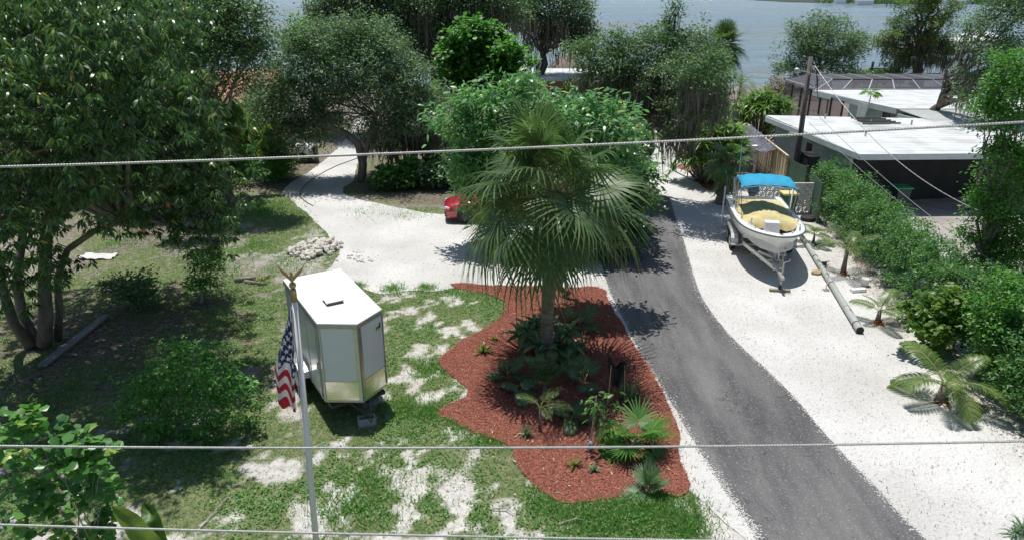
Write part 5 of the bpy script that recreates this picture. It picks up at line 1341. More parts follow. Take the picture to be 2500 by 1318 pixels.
b = MB(); b.tube([(0, 0, 5.1), (-.4, 0, 5.2)], .04, 6); b.lathe([(.3, -.05), (.34, 0), (.2, .1)], (-.5, 0, 5.2), 12); b.build('lamp_head', WHITE, t)
q = D(2338, 184, 84); b = MB(); b.tube([(q.x, 84, -1.2), (q.x, 84, q.z + 1.0)], .2, 8); tag(b.build('mooring_pile', BARKD), 'dark mooring pile in the bay below the lamp', 'mooring pile')
q = D(2345, 180, 93)
for px_, y_ in ((2166, 6), (2176, 6), (2186, 12)):
    q = D(px_, y_, 600); b = MB(); b.tube([(q.x, 600, -1), (q.x, 600, 2.0)], .35, 6); tag(b.build('channel_marker', BARKD), 'tiny dark channel marker post far out on the bay', 'marker post', 'marker posts far out on the bay')
for k, (px_, w_) in enumerate(((2110, 14), (2330, 18), (2352, 12), (2050, 9))):
    q = D(px_, 3, 690 + 20 * k); t = thing('shore_house', ('small white house on the far shore left of the cypress', 'larger white house on the far shore right of the cypress', 'low pale house on the far shore behind the mossy oak', 'smallest white house on the far shore above the willowy tree')[k], 'house', (q.x, q.y, -.3))
    b = MB(); b.box((0, 0, 1.6), (w_, 8, 3.4)); b.build('wall', WHITE, t)
    b = MB(); b.box((0, 0, 4.1), (w_ + 1, 9, 1.6), top=(w_ * .5, 1)); b.build('roof', mat('far_grey_roof', (.3, .3, .3)), t)

# ==================================================================== VEGETATION
def fan_frond_me(seed, e, bend, pet=1.05, blade=1.0, nseg=38, span=145, droop=.5, lm=None, stem=None, w=.029):
    """costapalmate fan leaf: arching petiole then a fan of folded, drooping segments.  +X outward."""
    rng = np.random.default_rng(seed); V = []; Fc = []; mi = []
    pts = []; p = np.array([0., 0, 0]); ang = e; n = 8
    for i in range(n + 1):
        pts.append(p.copy()); p = p + np.array([math.cos(ang), 0, math.sin(ang)]) * pet / n; ang -= bend / n
    pts = np.array(pts)
    for i, q in enumerate(pts):
        r = .022 - .010 * i / n
        V += [q + np.array([0, r, 0]), q + np.array([0, 0, r * .8]), q + np.array([0, -r, 0]), q + np.array([0, 0, -r * .8])]
    for i in range(n):
        for k in range(4): a, b = i * 4 + k, i * 4 + (k + 1) % 4; Fc += [[a, b, b + 4], [a, b + 4, a + 4]]; mi += [1, 1]
    d = np.array([math.cos(ang), 0, math.sin(ang)]); s = np.array([0, 1.0, 0]); nn = np.cross(d, s); nn = nn if nn[2] > 0 else -nn
    hub = pts[-1]
    for k in range(nseg):
        f = -1 + 2 * (k + .5) / nseg; ph = R(span) * f + rng.normal() * .02
        L = blade * (1.08 - .38 * abs(f) ** 1.6) * rng.uniform(.93, 1.05)
        start = hub + d * blade * .16 * (1 - abs(f))
        dirv = d * math.cos(ph) + s * math.sin(ph) + nn * (.30 - .25 * abs(f))
        dirv /= np.linalg.norm(dirv)
        side = np.cross(dirv, nn); side /= np.linalg.norm(side)
        base = len(V); dr = droop * rng.uniform(.7, 1.35)
        for t, ww in ((.04, .35), (.38, 1.0), (.66, .72), (.86, .36), (1.0, .05)):
            c = start + dirv * L * t - np.array([0, 0, 1]) * dr * L * max(0, t - .25) ** 2 * 1.25
            if t > .6: c = c - dirv * L * .10 * dr * (t - .6) / .4
            V += [c + side * w * ww * (blade ** .5), c - side * w * ww * (blade ** .5)]
        for q in range(4):
            a = base + q * 2; Fc += [[a, a + 1, a + 3], [a, a + 3, a + 2]]; mi += [0, 0]
    return np_mesh('frond', np.array(V), np.array(Fc), [lm or LM_PALM, stem or STEM], mi)
def pinnate_me(seed, L=1.3, e=1.0, bend=1.4, nl=26, ll=.42, lw=.028, lm=None, stem=None, lv=.5, ldroop=.55):
    rng = np.random.default_rng(seed); V = []; Fc = []; mi = []; n = 14
    pts = []; dirs = []; p = np.array([0., 0, 0]); ang = e
    for i in range(n + 1):
        pts.append(p.copy()); dirs.append(np.array([math.cos(ang), 0, math.sin(ang)])); p = p + dirs[-1] * L / n; ang -= bend / n
    for i, q in enumerate(pts):
        r = .018 * (1 - .8 * i / n) * max(.6, L)
        V += [q + np.array([0, r, 0]), q + np.array([0, 0, r]), q + np.array([0, -r, 0])]
    for i in range(n):
        for k in range(3): a, b = i * 3 + k, i * 3 + (k + 1) % 3; Fc += [[a, b, b + 3], [a, b + 3, a + 3]]; mi += [1, 1]
    for k in range(nl):
        t = .18 + .82 * (k + .5) / nl; x = t * n; i = min(n - 1, int(x)); q = pts[i] + (pts[i + 1] - pts[i]) * (x - i); d = dirs[i]; nn = np.array([-d[2], 0, d[0]])
        for s in (-1, 1):
            l = ll * math.sin(math.pi * min(1, .18 + .8 * t)) ** .6 * rng.uniform(.85, 1.1)
            dv = d * .62 + np.array([0, s * 1.0, 0]) + nn * lv; dv /= np.linalg.norm(dv); sd = np.cross(dv, nn); sd /= np.linalg.norm(sd); base = len(V)
            for tt, ww in ((0, .5), (.4, 1), (.75, .7), (1, .05)):
                c = q + dv * l * tt - np.array([0, 0, 1]) * ldroop * l * tt ** 2; V += [c + sd * lw * ww / 2, c - sd * lw * ww / 2]
            for z in range(3): a = base + z * 2; Fc += [[a, a + 1, a + 3], [a, a + 3, a + 2]]; mi += [0, 0]
    return np_mesh('frond', np.array(V), np.array(Fc), [lm or LM_AREC, stem or STEM], mi)
def strap_me(seed, n=24, L=.7, w=.06, lm=None, e0=(-.2, 1.4), bend=1.5, name='leaf_rosette'):
    rng = np.random.default_rng(seed); V = []; Fc = []
    for k in range(n):
        az = k * 2.39996 + rng.normal() * .2; e = e0[0] + (e0[1] - e0[0]) * rng.random(); l = L * rng.uniform(.75, 1.1); p = np.zeros(3); base = len(V)
        h = np.array([math.cos(az), math.sin(az), 0]); sd = np.array([-math.sin(az), math.cos(az), 0])
        for i, ww in enumerate((.6, 1, .9, .6, .05)):
            V += [p + sd * w * ww / 2, p - sd * w * ww / 2]; p = p + (h * math.cos(e) + np.array([0, 0, 1]) * math.sin(e)) * l / 4; e -= bend / 4 * rng.uniform(.7, 1.2)
        for i in range(4): a = base + i * 2; Fc += [[a, a + 1, a + 3], [a, a + 3, a + 2]]
    return np_mesh(name, np.array(V), np.array(Fc), [lm or LM_DRAC])
STEM = mat('yellow_green_stem', (.26, .30, .10), (.20, .22, .08), 6, .5)
STEMB = mat('brown_green_stem', (.20, .18, .09), (.14, .12, .06), 6, .6)
PALMT = mat('palm_trunk_fibre', (.25, .21, .18), (.12, .10, .085), 5, .95, .8, 14, stretch=(1, 1, 2.2))
def fan_palm(name, label, base, H, r, nf, blade, pet, seed, cat='palm tree', skirt=0, elev=(-.9, 1.35), group=None, lm=None, droop=.5, trunk_pts=None, top_off=(0, 0), up_=.72, hang=0, fw=.029, wild=0.0):
    rng = random.Random(seed); t = thing(name, label, cat, (base[0], base[1], 0), 0, group)
    tops = Vector((top_off[0], top_off[1], H))
    b = MB(); n = 26; pts = []; rad = []
    for i in range(n + 1):
        u = i / n; pts.append(Vector((tops.x * u ** 1.5, tops.y * u ** 1.5, H * u))); rad.append(r * (1.25 - .35 * min(1, u * 4) + .06 * (i % 2) + (.35 * max(0, u - .86) / .14)))
    if H > .2: b.tube(pts, rad, 12); b.build('trunk', PALMT, t, True)
    if H > 1.5:                                    # old leaf bases under the crown
        for k in range(46):
            a = k * 2.4; z = H - .75 + .75 * k / 46; rr = r * (1.0 + .3 * k / 46); p = Vector((tops.x * (z / H) ** 1.5, tops.y * (z / H) ** 1.5, z))
            q = MB(); q.beam(p + Vector((math.cos(a) * rr * .8, math.sin(a) * rr * .8, -.12)), p + Vector((math.cos(a) * (rr + .13), math.sin(a) * (rr + .13), .20)), .06, .025)
            if k % 2 == 0: q.build('leaf_base', mat('leaf_base_fibre', (.30, .17, .10), (.18, .10, .06), 6, .9), t)
    es = [(-1.1, .2), (-.55, .5), (-.15, .7), (.15, .75), (.4, .8), (.7, .75), (1.05, .55), (1.4, .2)]
    es = [q for q in es if elev[0] <= q[0] <= elev[1] + .1]
    mes = [[fan_frond_me(seed * 10 + i * 3 + v, e, bd, pet, blade, 36 if blade > .6 else 26, 145, droop * (1.25 if e < .6 else .75), lm or LM_PALM, STEM, fw) for v in range(2)] for i, (e, bd) in enumerate(es)]
    for k in range(nf):
        u = ((k + .5) / nf) ** up_
        i = min(len(es) - 1, int(u * len(es))); o = link('frond', mes[i][k % 2], t)
        o.location = tops + Vector((0, 0, -.35 + .4 * u)); o.rotation_euler = (rng.uniform(-.16, .16) * (1 + 2.2 * wild), rng.uniform(-.12, .12) * (1 + 1.6 * wild), k * 2.39996 + rng.uniform(-.25, .25)); s = rng.uniform(.85 - .13 * wild, 1.12 + .06 * wild); o.scale = (s, s, s)
    if hang:
        hm = [fan_frond_me(seed * 31 + v, -.75 - .3 * v, .45, pet * .8, blade * .92, 34, 140, .4, lm or LM_PALM, STEM) for v in range(2)]
        for k in range(hang):
            o = link('frond', hm[k % 2], t); o.location = tops + Vector((0, 0, -.4)); o.rotation_euler = (rng.uniform(-.2, .2), 0, -1.9 + k * 1.13 + rng.uniform(-.2, .2))
    return t
def pinnate_palm(name, label, base, H, r, nf, L, seed, e=(.2, 1.35), bend=1.5, ll=.42, lm=None, cat='palm', group=None, dry=0, lw=.028, lean=0, nl=24):
    rng = random.Random(seed); t = thing(name, label, cat, (base[0], base[1], 0), 0, group)
    if H > .05: b = MB(); b.tube([(0, 0, 0), (lean * .4, 0, H * .5), (lean, 0, H)], [r * 1.5, r, r * .8], 9); b.build('trunk', PALMT if H < 2 else BARK, t, True)
    ms = [pinnate_me(seed * 7 + i, L, e[0] + (e[1] - e[0]) * i / 4, bend * rng.uniform(.85, 1.15), nl, ll, lw, lm or LM_AREC) for i in range(5)]
    for k in range(nf):
        o = link('frond', ms[int(k * 5 / nf) % 5], t); o.location = (lean, 0, H); o.rotation_euler = (rng.uniform(-.2, .2), 0, k * 2.39996 + rng.uniform(-.3, .3)); s = rng.uniform(.85, 1.1); o.scale = (s, s, s)
    for k in range(dry):
        m_ = pinnate_me(seed * 17 + k, L * .9, .2, 1.6, nl, ll * .8, lw * .7, LM_DRY, STEMB, .1, .6); o = link('dry_frond', m_, t); o.location = (lean, 0, H * .9); o.rotation_euler = (0, 0, rng.uniform(-1.2, .6)); o['label'] = 'dead brown frond'
    return t
def rosette_plant(name, label, base, heads, seed, L=.7, w=.06, lm=None, n=26, stems=True, cat='plant', group=None, bend=1.5, e0=(-.2, 1.4)):
    rng = random.Random(seed); t = thing(name, label, cat, (base[0], base[1], 0), 0, group)
    ms = [strap_me(seed * 5 + i, n, L, w, lm, e0, bend) for i in range(3)]; b = MB()
    for k, h in enumerate(heads):
        o = link('leaf_rosette', ms[k % 3], t); o.location = h; o.rotation_euler = (rng.uniform(-.3, .3), rng.uniform(-.3, .3), rng.uniform(0, 6)); s = rng.uniform(.8, 1.15); o.scale = (s, s, s)
        if stems and h[2] > .15: b.tube([(h[0] * .3, h[1] * .3, 0), (h[0] * .7, h[1] * .7, h[2] * .55), h], .03, 6)
    if b.v: b.build('stem', BARK, t, True)
    return t

# ---- the cabbage palm in the mulch bed and its neighbours
fan_palm('cabbage_palm', 'tall cabbage palm with drooping fan fronds standing in the red mulch', (.93, 16.77), 4.74, .165, 54, 1.20, 1.32, 3, elev=(-.3, 1.5), droop=.72, hang=5, fw=.026, wild=1.0)
q = D(1768, 112, 60)
fan_palm('cabbage_palm', 'round headed cabbage palm by the water behind the right mossy oak', (q.x, 60), q.z, .2, 56, 1.15, .9, 8, elev=(-1.3, 1.5), droop=.4)
q = D(1808, 205, 66)
pinnate_palm('feathery_palm', 'feathery drooping palm at the water edge below the round headed palm', (q.x, 66), q.z - .3, .12, 16, 2.3, 5, (.1, 1.4), 1.7, .6, LM_GREY, nl=30)
# dark fern clad trunk beside the drive with fan fronds at its head
fan_palm('fern_clad_palm', 'short dark trunked palm covered in ferns left of the boat', (9.9, 32.2), 2.1, .30, 16, .62, .55, 21, elev=(-.9, 1.2), droop=.5, lm=LM_OAK)
rosette_plant('fern_cover', 'dark ferns wrapping the short palm trunk left of the boat', (9.9, 32.2), [(.34 * math.cos(a * 2.4), .34 * math.sin(a * 2.4), .25 + .085 * a) for a in range(22)], 22, .55, .07, LM_OAK, 14, False, 'fern')
# dracaena clumps
def drac_heads(n, rx, ry, z0, z1, seed):
    r_ = random.Random(seed); out = []
    for k in range(n):
        a = r_.uniform(0, 6.3); q_ = math.sqrt(r_.random()); z = z0 + (z1 - z0) * (1 - .7 * q_ * r_.random()) ; out.append((rx * q_ * math.cos(a), ry * q_ * math.sin(a), z - .35 * q_ * (z1 - z0)))
    return out
q = D(1862, 230, 46); rosette_plant('corn_plant', 'large glossy strap leaved clump beside the carport roof corner', (q.x, 46), drac_heads(84, 1.75, 1.3, .4, q.z + .3, 4), 31, .9, .085, LM_DRAC, 26, cat='shrub')
q = D(1740, 300, 36.5); rosette_plant('corn_plant', 'strap leaved clump between the mossy oak and the shade tarp', (q.x - .1, 36.2), drac_heads(110, 1.75, 1.2, .35, q.z + .7, 5), 32, .85, .085, LM_DRAC, 26, cat='shrub')
q = D(1392, 200, 57); rosette_plant('corn_plant', 'spiky strap leaved plant against the far brick house', (q.x, 57), drac_heads(12, .7, .6, .8, q.z, 6), 33, .9, .08, LM_DRAC, 26, cat='shrub')
q = D(1690, 270, 48); rosette_plant('corn_plant', 'red tinged strap plants below the right mossy oak', (q.x, 48), drac_heads(12, 1.2, .8, .4, 1.5, 7), 34, .7, .08, LM_RED, 22, cat='shrub')
# young palms along the hedge
pinnate_palm('young_palm', 'small yellow green palm at the gate end of the hedge', G(1985, 596), .35, .05, 8, .95, 41, (.35, 1.35), 1.5, .34, group='young palms along the hedge')
pinnate_palm('young_palm', 'young palm with one long frond reaching over the hedge', G(2058, 668), .85, .075, 7, 1.35, 42, (.45, 1.4), 1.25, .42, group='young palms along the hedge', dry=1)
pinnate_palm('young_palm', 'sparse young palm with a dark red base between fallen pole and hedge', G(2142, 788), .38, .07, 6, .95, 43, (.5, 1.4), 1.0, .34, group='young palms along the hedge', dry=1)
pinnate_palm('young_palm', 'largest young palm with arching fronds nearest the camera by the hedge', G(2296, 980), .45, .11, 9, 1.35, 44, (.15, 1.3), 1.35, .46, group='young palms along the hedge', dry=2, nl=34)
for k, (px_, py_, lm_, n_) in enumerate(((2058, 672, LM_RED, 8), (2142, 792, LM_RED, 12), (1990, 600, LM_HEDGE, 10), (2300, 985, LM_DRY, 14))):
    rosette_plant('ground_plant', ('low red leaved plant at the foot of the palm with the long frond', 'dark red leaved plant at the foot of the sparse young palm', 'low green clump at the foot of the palm by the gate', 'dry leaf clump at the foot of the nearest young palm')[k], G(px_, py_), [(0, 0, .02), (.12, .05, .02)], 50 + k, .30, .05, lm_, n_, False, 'plant')
rosette_plant('spiky_plant', 'spiky green plant at the lower right edge of the shell', G(2478, 1306), [(0, 0, .03), (.2, .1, .03)], 57, .34, .03, LM_GREY, 26, False, 'plant')
# planting in the mulch bed
def fan_shrub(name, label, base, H, n, blade, pet, seed, lm=None, elev=(-.3, 1.2)):
    return fan_palm(name, label, base, H, .06, n, blade, pet, seed, 'palmetto', elev=elev, lm=lm or LM_BRIGHT, droop=.16)
fan_shrub('palmetto', 'bright green fan leaved palmetto at the right of the mulch bed', G(1548, 1100), .25, 14, .58, .42, 61)
fan_shrub('palmetto', 'small dark palmetto in the shaded mulch left of the palm trunk', G(1240, 925), .12, 9, .36, .3, 62, LM_PALM)
fan_shrub('palmetto', 'dark palmetto right of the palm trunk in the upper mulch bed', G(1415, 800), .15, 10, .42, .3, 63, LM_PALM)
fan_shrub('palmetto', 'stiff grey green fan plant beside the black mesh bag', G(1425, 940), .15, 7, .36, .34, 64, LM_GREY, (.3, 1.4))
fan_shrub('palmetto', 'pale fan clump in the lower corner of the mulch bed', G(1585, 1200), .10, 10, .34, .24, 65, LM_GREY, (.1, 1.4))
pinnate_palm('young_palm', 'slender single stemmed young palm in the middle of the mulch bed', G(1318, 1052), .62, .028, 6, .72, 66, (.5, 1.4), 1.3, .24, LM_AREC, lw=.016, nl=15)
pinnate_palm('young_palm', 'upright feathery palm right in front of the cabbage palm trunk', G(1330, 960), .2, .05, 7, .95, 67, (1.0, 1.5), .6, .36, LM_PALM)
pinnate_palm('young_palm', 'low palm with a pale dry frond in the left of the mulch bed', G(1268, 965), .10, .03, 5, .6, 68, (.2, 1.0), 1.2, .26, LM_GREY, dry=1)
for k, (px_, py_, lm_, L_, n_, lab) in enumerate(((1208, 832, LM_BROM, .26, 18, 'green bromeliad nearest the grey garden ornament'), (1180, 862, LM_BROM, .34, 24, 'large yellow green bromeliad in the sunny left mulch'), (1402, 1140, LM_BROM, .30, 16, 'yellow green bromeliad low in the middle of the mulch'),
        (1285, 1062, LM_OAK, .30, 16, 'dark bromeliad at the foot of the slender young palm'), (1470, 1080, LM_BROM, .28, 16, 'yellow hearted bromeliad beside the leaning stake'), (1235, 905, LM_PALM, .28, 16, 'small spiky bromeliad in shade left of the trunk'), (1350, 975, LM_PALM, .35, 18, 'dark strap plant right of the upright feathery palm'), (640, 692, LM_BROM, .3, 20, 'potted bromeliad among the logs behind the trailer'), (1450, 1150, LM_OAK, .2, 12, 'tiny dark plant low in the mulch under the wire'))):
    rosette_plant('bromeliad', lab, G(px_, py_), [(0, 0, .02)], 70 + k, L_, .05, lm_, n_, False, 'plant', e0=(.2, 1.4), bend=1.0)
fan_shrub('palmetto', 'dark fan plant in deep shade right of the lower trunk', G(1395, 905), .12, 8, .34, .28, 163, LM_PALM)
pinnate_palm('young_palm', 'low dark feathery palm behind the leaning stake', G(1395, 1030), .12, .03, 6, .62, 164, (.2, 1.2), 1.2, .26, LM_PALM)
rosette_plant('cast_iron_plant', 'tall dark strap leaved clump beside the black mesh bag', G(1530, 985), [(0, 0, .02), (.15, .1, .02), (-.12, .12, .02)], 165, .62, .07, LM_OAK, 12, False, 'plant', e0=(.8, 1.5), bend=.8)
rosette_plant('cast_iron_plant', 'dark strap leaved clump right of the lower palm trunk', G(1400, 860), [(0, 0, .02), (.2, .1, .02), (-.15, .15, .02), (.1, -.2, .02)], 166, .55, .07, LM_OAK, 12, False, 'plant', e0=(.6, 1.5), bend=.9)
rosette_plant('philodendron', 'broad dark leaved plant ringing the cabbage palm trunk', (.93, 17.3), [(.7 * math.cos(a * 2.4) * (.4 + .6 * (a % 3) / 2), .55 * math.sin(a * 2.4), .35 + .1 * (a % 5)) for a in range(18)], 81, .55, .16, LM_OAK, 12, True, 'plant')

# ---- broadleaf trees
TT = dict
q = G(70, 840)
mb = px_blobs([(60, 50, 150, 1), (190, 40, 130, 0), (320, 60, 120, 0), (420, 60, 80, 1.5), (40, 190, 150, -.5), (180, 190, 140, -1), (320, 190, 120, -.5), (430, 210, 90, 0), (60, 340, 150, -.5), (200, 340, 130, -.8), (330, 330, 120, -.5), (450, 330, 90, .5), (535, 370, 60, 1), (70, 480, 130, 0), (210, 470, 110, -.5), (350, 450, 110, -.5), (470, 450, 90, 0), (545, 500, 62, .3), (60, 600, 110, -.5), (340, 545, 60, 0), (450, 560, 70, 0), (520, 590, 60, 0), (30, 700, 80, 2), (150, 650, 60, 2.5), (560, 540, 40, 0)], 14.6, far_right=True)
mb += px_blobs([(80, 60, 150), (230, 50, 140), (380, 80, 110), (90, 230, 140), (240, 220, 130), (380, 220, 110), (470, 300, 90), (100, 400, 140), (250, 390, 120), (390, 390, 110), (500, 420, 90), (120, 520, 100, -1), (420, 500, 80), (520, 500, 60)], 17.4)
mb += px_blobs([(60, 80, 150), (230, 80, 150), (380, 80, 110), (60, 250, 140), (230, 250, 140), (400, 250, 120), (140, 400, 130), (300, 400, 130), (440, 400, 100), (300, 500, 80)], 20.0)
mb += px_blobs([(-140, 120, 170), (-150, 300, 170), (-150, 470, 150), (-120, 600, 110), (-300, 300, 170)], 16.0)
mb += px_blobs([(120, 420, 150, 3), (300, 380, 150, 3), (430, 430, 110, 3), (150, 250, 170, 3), (330, 250, 150, 3)], 18.5)
# the side of the crown towards the camera, above and beyond the frame
mb += [((-12.2, 14.8, 8.6), (2.0, 1.8, 1.2)), ((-10.0, 17.2, 8.6), (1.8, 1.6, 1.2)), ((-11.6, 12.8, 7.9), (1.6, 1.2, .8))]
def tp_(x, y, Y): return tuple(D(x, y, Y))
tree('mango_tree', 'big multi trunked mango tree filling the left side above the grey plank', 'mango tree', (q.x, q.y), mb,
     TT(per=18, clump=.25, L=.145, W=.036, kind='long', style='rosette', droop=.3, up=.6), LM_MANGO, (.20, None), BARK, clump=.25, dens=.30, seed=2, inner=.3, lmul=1.08, lump=.75,
     trunk_paths=[([tp_(75, 842, 17.6), tp_(35, 790, 17.4), tp_(10, 720, 17.3), tp_(-30, 560, 17.2)], .17), ([tp_(90, 842, 17.7), tp_(55, 770, 17.9), tp_(40, 690, 18), tp_(60, 540, 18)], .16),
                  ([tp_(108, 840, 17.6), tp_(112, 770, 17.6), tp_(108, 690, 17.6), tp_(118, 480, 17.6), tp_(135, 250, 17.6)], .20), ([tp_(140, 838, 18.1), tp_(145, 760, 18.1), tp_(140, 680, 18.1), tp_(165, 610, 17.6), tp_(230, 565, 17), tp_(300, 540, 16.6)], .11)], twig=1)
mt = bpy.data.objects['mango_tree']
for (x, y) in ((157, 325), (350, 563), (410, 500), (235, 430)):
    p = D(x, y, 16.2); b = MB(); b.lathe([(.004, .07), (.035, .055), (.05, 0), (.04, -.05), (.004, -.075)], p, 10); o = b.build('mango_fruit', mat('ripe_mango', (.42, .10, .06), (.36, .20, .05), 12, .45), mt, True, False); o['label'] = 'reddish mango fruit'
def T(name, label, cat, bpx, blobs, Y, lf, lm, **k):
    base = bpx if len(bpx) == 2 and bpx[1] < 200 and isinstance(bpx, tuple) and k.pop('world', False) else tuple(G(*bpx)[:2])
    return tree(name, label, cat, base, px_blobs(blobs, Y), lf, lm, **k)
FINE = TT(per=46, clump=.5, L=.11, W=.05, kind='rhomb', up=.75)
tree('broadleaf_tree', 'dense fine leaved tree above the orange tile roof', 'tree', (-13.0, 32), px_blobs([(500, 60, 110), (590, 70, 70), (560, 140, 80), (440, 60, 110, 1), (470, 160, 80), (400, 160, 100, 1), (620, 130, 40), (380, 30, 110, 2), (560, 20, 60), (395, 260, 90, 1), (440, 250, 60), (600, 200, 30, -1), (640, 120, 22), (300, 100, 120, 3), (180, 100, 130, 4), (60, 120, 140, 4)], 31), TT(per=52, clump=.55, L=.13, W=.055, up=.75), LM_OAK, trunk=(.24, None), clump=.55, dens=.75, seed=3)
tree('mango_sapling', 'young mango shrub with yellowing sprigs under the orange roof', 'shrub', tuple(G(520, 455)[:2]), px_blobs([(560, 285, 45), (500, 240, 30), (540, 360, 45, -1), (470, 300, 40), (600, 330, 35, 1), (510, 330, 40)], 33), TT(per=18, clump=.36, L=.30, W=.075, kind='long', style='rosette', droop=.35, up=.6), leafmat('young_mango_leaf', [(0, (.03, .07, .02)), (.6, (.06, .13, .03)), (1, (.2, .22, .05))], .3, .36), trunk=(.07, None), clump=.36, dens=.45, seed=4)
for k, (bl, Y, base, lm_, lab) in enumerate((([(690, 398, 34), (655, 400, 34), (640, 360, 36), (675, 420, 30)], 36.5, (685, 440), LM_BRIGHT, 'rounded green shrub left of the white draped equipment'),
        ([(560, 410, 40), (600, 425, 34), (520, 430, 40), (575, 455, 26)], 32.5, (560, 475), LM_HEDGE, 'low shrub at the dirt edge left of the drive bend'),
        ([(610, 300, 40), (650, 310, 36), (590, 360, 40), (630, 250, 36)], 39, (620, 420), LM_OAK, 'shadowy understory shrub below the fine leaved tree'),
        ([(630, 310, 46), (580, 300, 50), (540, 290, 50), (520, 340, 50), (650, 350, 36), (470, 350, 60), (600, 360, 44)], 41, (600, 400), LM_OAK, 'tall dark thicket below the orange tile roof'),
        ([(450, 420, 40), (400, 430, 40), (480, 470, 34)], 27, (440, 520), LM_HEDGE, 'shrub deep behind the mango crown'),
        ([(790, 330, 22), (765, 340, 18), (810, 345, 16)], 49, (790, 352), LM_HEDGE, 'low green plant on the far side of the drive bend'))):
    tree('shrub', lab, 'shrub', tuple(G(*base)[:2]), px_blobs(bl, Y), TT(per=46, clump=.4, L=.12, W=.06, up=.8), lm_, trunk=(.05, None), clump=.4, dens=.6, seed=60 + k)
# bent tree by the drive
q = G(880, 448)
tree('bent_tree', 'grey green tree with a bent trunk leaning over the shell drive', 'tree', (q.x, q.y), px_blobs([(740, 150, 80), (830, 150, 90), (920, 160, 90), (1000, 200, 70), (720, 240, 85), (820, 240, 80), (920, 250, 80), (690, 320, 60), (770, 320, 60), (1000, 290, 60), (680, 200, 50), (760, 90, 50), (860, 90, 60), (940, 95, 50), (660, 270, 45), (1030, 240, 40), (700, 100, 30), (640, 330, 36, 1), (690, 365, 30, 1), (830, 300, 36, 1), (960, 320, 40, 1)], 36.5),
     TT(per=56, clump=.55, L=.13, W=.055, up=.7), LM_GREY, (.15, None), BARK, clump=.55, dens=.68, seed=5, inner=.3, twig=1,
     trunk_paths=[([tp_(882, 450, 36.4), tp_(886, 400, 36.4), tp_(874, 350, 36.4), tp_(840, 325, 36.4), tp_(805, 310, 36.4), tp_(770, 260, 36.4)], .24), ([tp_(886, 400, 36.4), tp_(900, 340, 36.6), tp_(920, 280, 36.6)], .16)],
     moss=TT(n=26, lo=.4, hi=1.3, k=10, w=.05))
tree('mossy_oak', 'dark mossy oak hanging over the shaded bed behind the bent tree', 'oak tree', tuple(G(1010, 440)[:2]), px_blobs([(960, 290, 60), (1020, 280, 60), (1060, 250, 40), (900, 320, 40), (1000, 240, 50), (1040, 330, 46), (1085, 320, 40), (1070, 380, 36), (980, 350, 40), (1100, 260, 36)], 38), TT(per=46, clump=.5, L=.12, W=.05, up=.7), LM_OAK, trunk=(.22, None), bark=BARKD, clump=.5, dens=.42, seed=6,
     moss=TT(n=170, lo=.6, hi=2.2, k=16, w=.06, spread=.25))
q = D(1065, 200, 50)
tree('mossy_oak', 'tallest mossy oak with long grey moss in the upper middle', 'oak tree', (q.x, 50), px_blobs([(860, 30, 80), (950, 20, 90), (1040, 20, 90), (1130, 10, 80), (1210, 10, 60), (900, 90, 60), (1000, 90, 60), (840, -30, 90), (1000, -60, 120), (1150, -60, 110), (1090, 80, 50), (1180, 60, 40), (1240, 50, 30)], 50), TT(per=46, clump=.75, L=.17, W=.08, up=.7), LM_OAK, (.42, None), BARKD, clump=.75, dens=.95, seed=7, fork=.55,
     moss=TT(n=150, lo=.9, hi=4.2, k=20, w=.075, spread=.35, extra=[tuple(D(x, y, 49.5)) for x, y in ((1050, 110), (1060, 120), (1075, 115), (1085, 140), (1045, 150), (1068, 160), (1090, 170), (1055, 180), (1160, 60), (1175, 50), (1200, 40), (1140, 90))]))
q = D(775, 130, 50); tree('broadleaf_tree', 'light green tree poking out left of the tallest oak', 'tree', (q.x, 50), px_blobs([(765, 60, 40), (730, 70, 26), (800, 70, 36), (745, 110, 40), (720, 120, 26), (800, 130, 50)], 50), TT(per=50, clump=.6, L=.17, W=.09, up=.8), LM_BRIGHT, trunk=(.16, None), clump=.6, dens=.5, seed=8)
q = D(1180, 260, 43); tree('sea_grape', 'bright green round leaved tree in front of the tallest oak', 'tree', (q.x, 43), px_blobs([(1150, 110, 55), (1210, 120, 50), (1130, 160, 55), (1200, 180, 60), (1250, 150, 36), (1170, 220, 60), (1110, 120, 30), (1240, 210, 40), (1180, 90, 30), (1120, 210, 40)], 43), TT(per=38, clump=.55, L=.22, W=.19, kind='round', up=.9), LM_BRIGHT, trunk=(.16, None), clump=.55, dens=.48, seed=9)
q = G(1060, 470); 
for k, (px_, py_, r_, lm_, lab) in enumerate(((1000, 425, 34, LM_BRIGHT, 'low broad leaved shrub in the shaded bed behind the drive'), (950, 435, 28, LM_HEDGE, 'small dark shrub at the foot of the bent tree'), (1075, 430, 34, LM_OAK, 'dark shrub in the shaded bed near the red car'), (1060, 400, 20, LM_BRIGHT, 'sunlit sprig of a shrub in the shaded bed'))):
    tree('shrub', lab, 'shrub', tuple(G(px_, py_ + 30)[:2]), px_blobs([(px_, py_, r_), (px_ + r_ * .9, py_ + 5, r_ * .7), (px_ - r_ * .8, py_ + 6, r_ * .7)], G(px_, py_ + 30).y), TT(per=32, clump=.35, L=.20, W=.11, kind='round', up=.8), lm_, trunk=(.04, None), clump=.35, dens=.5, seed=90 + k)
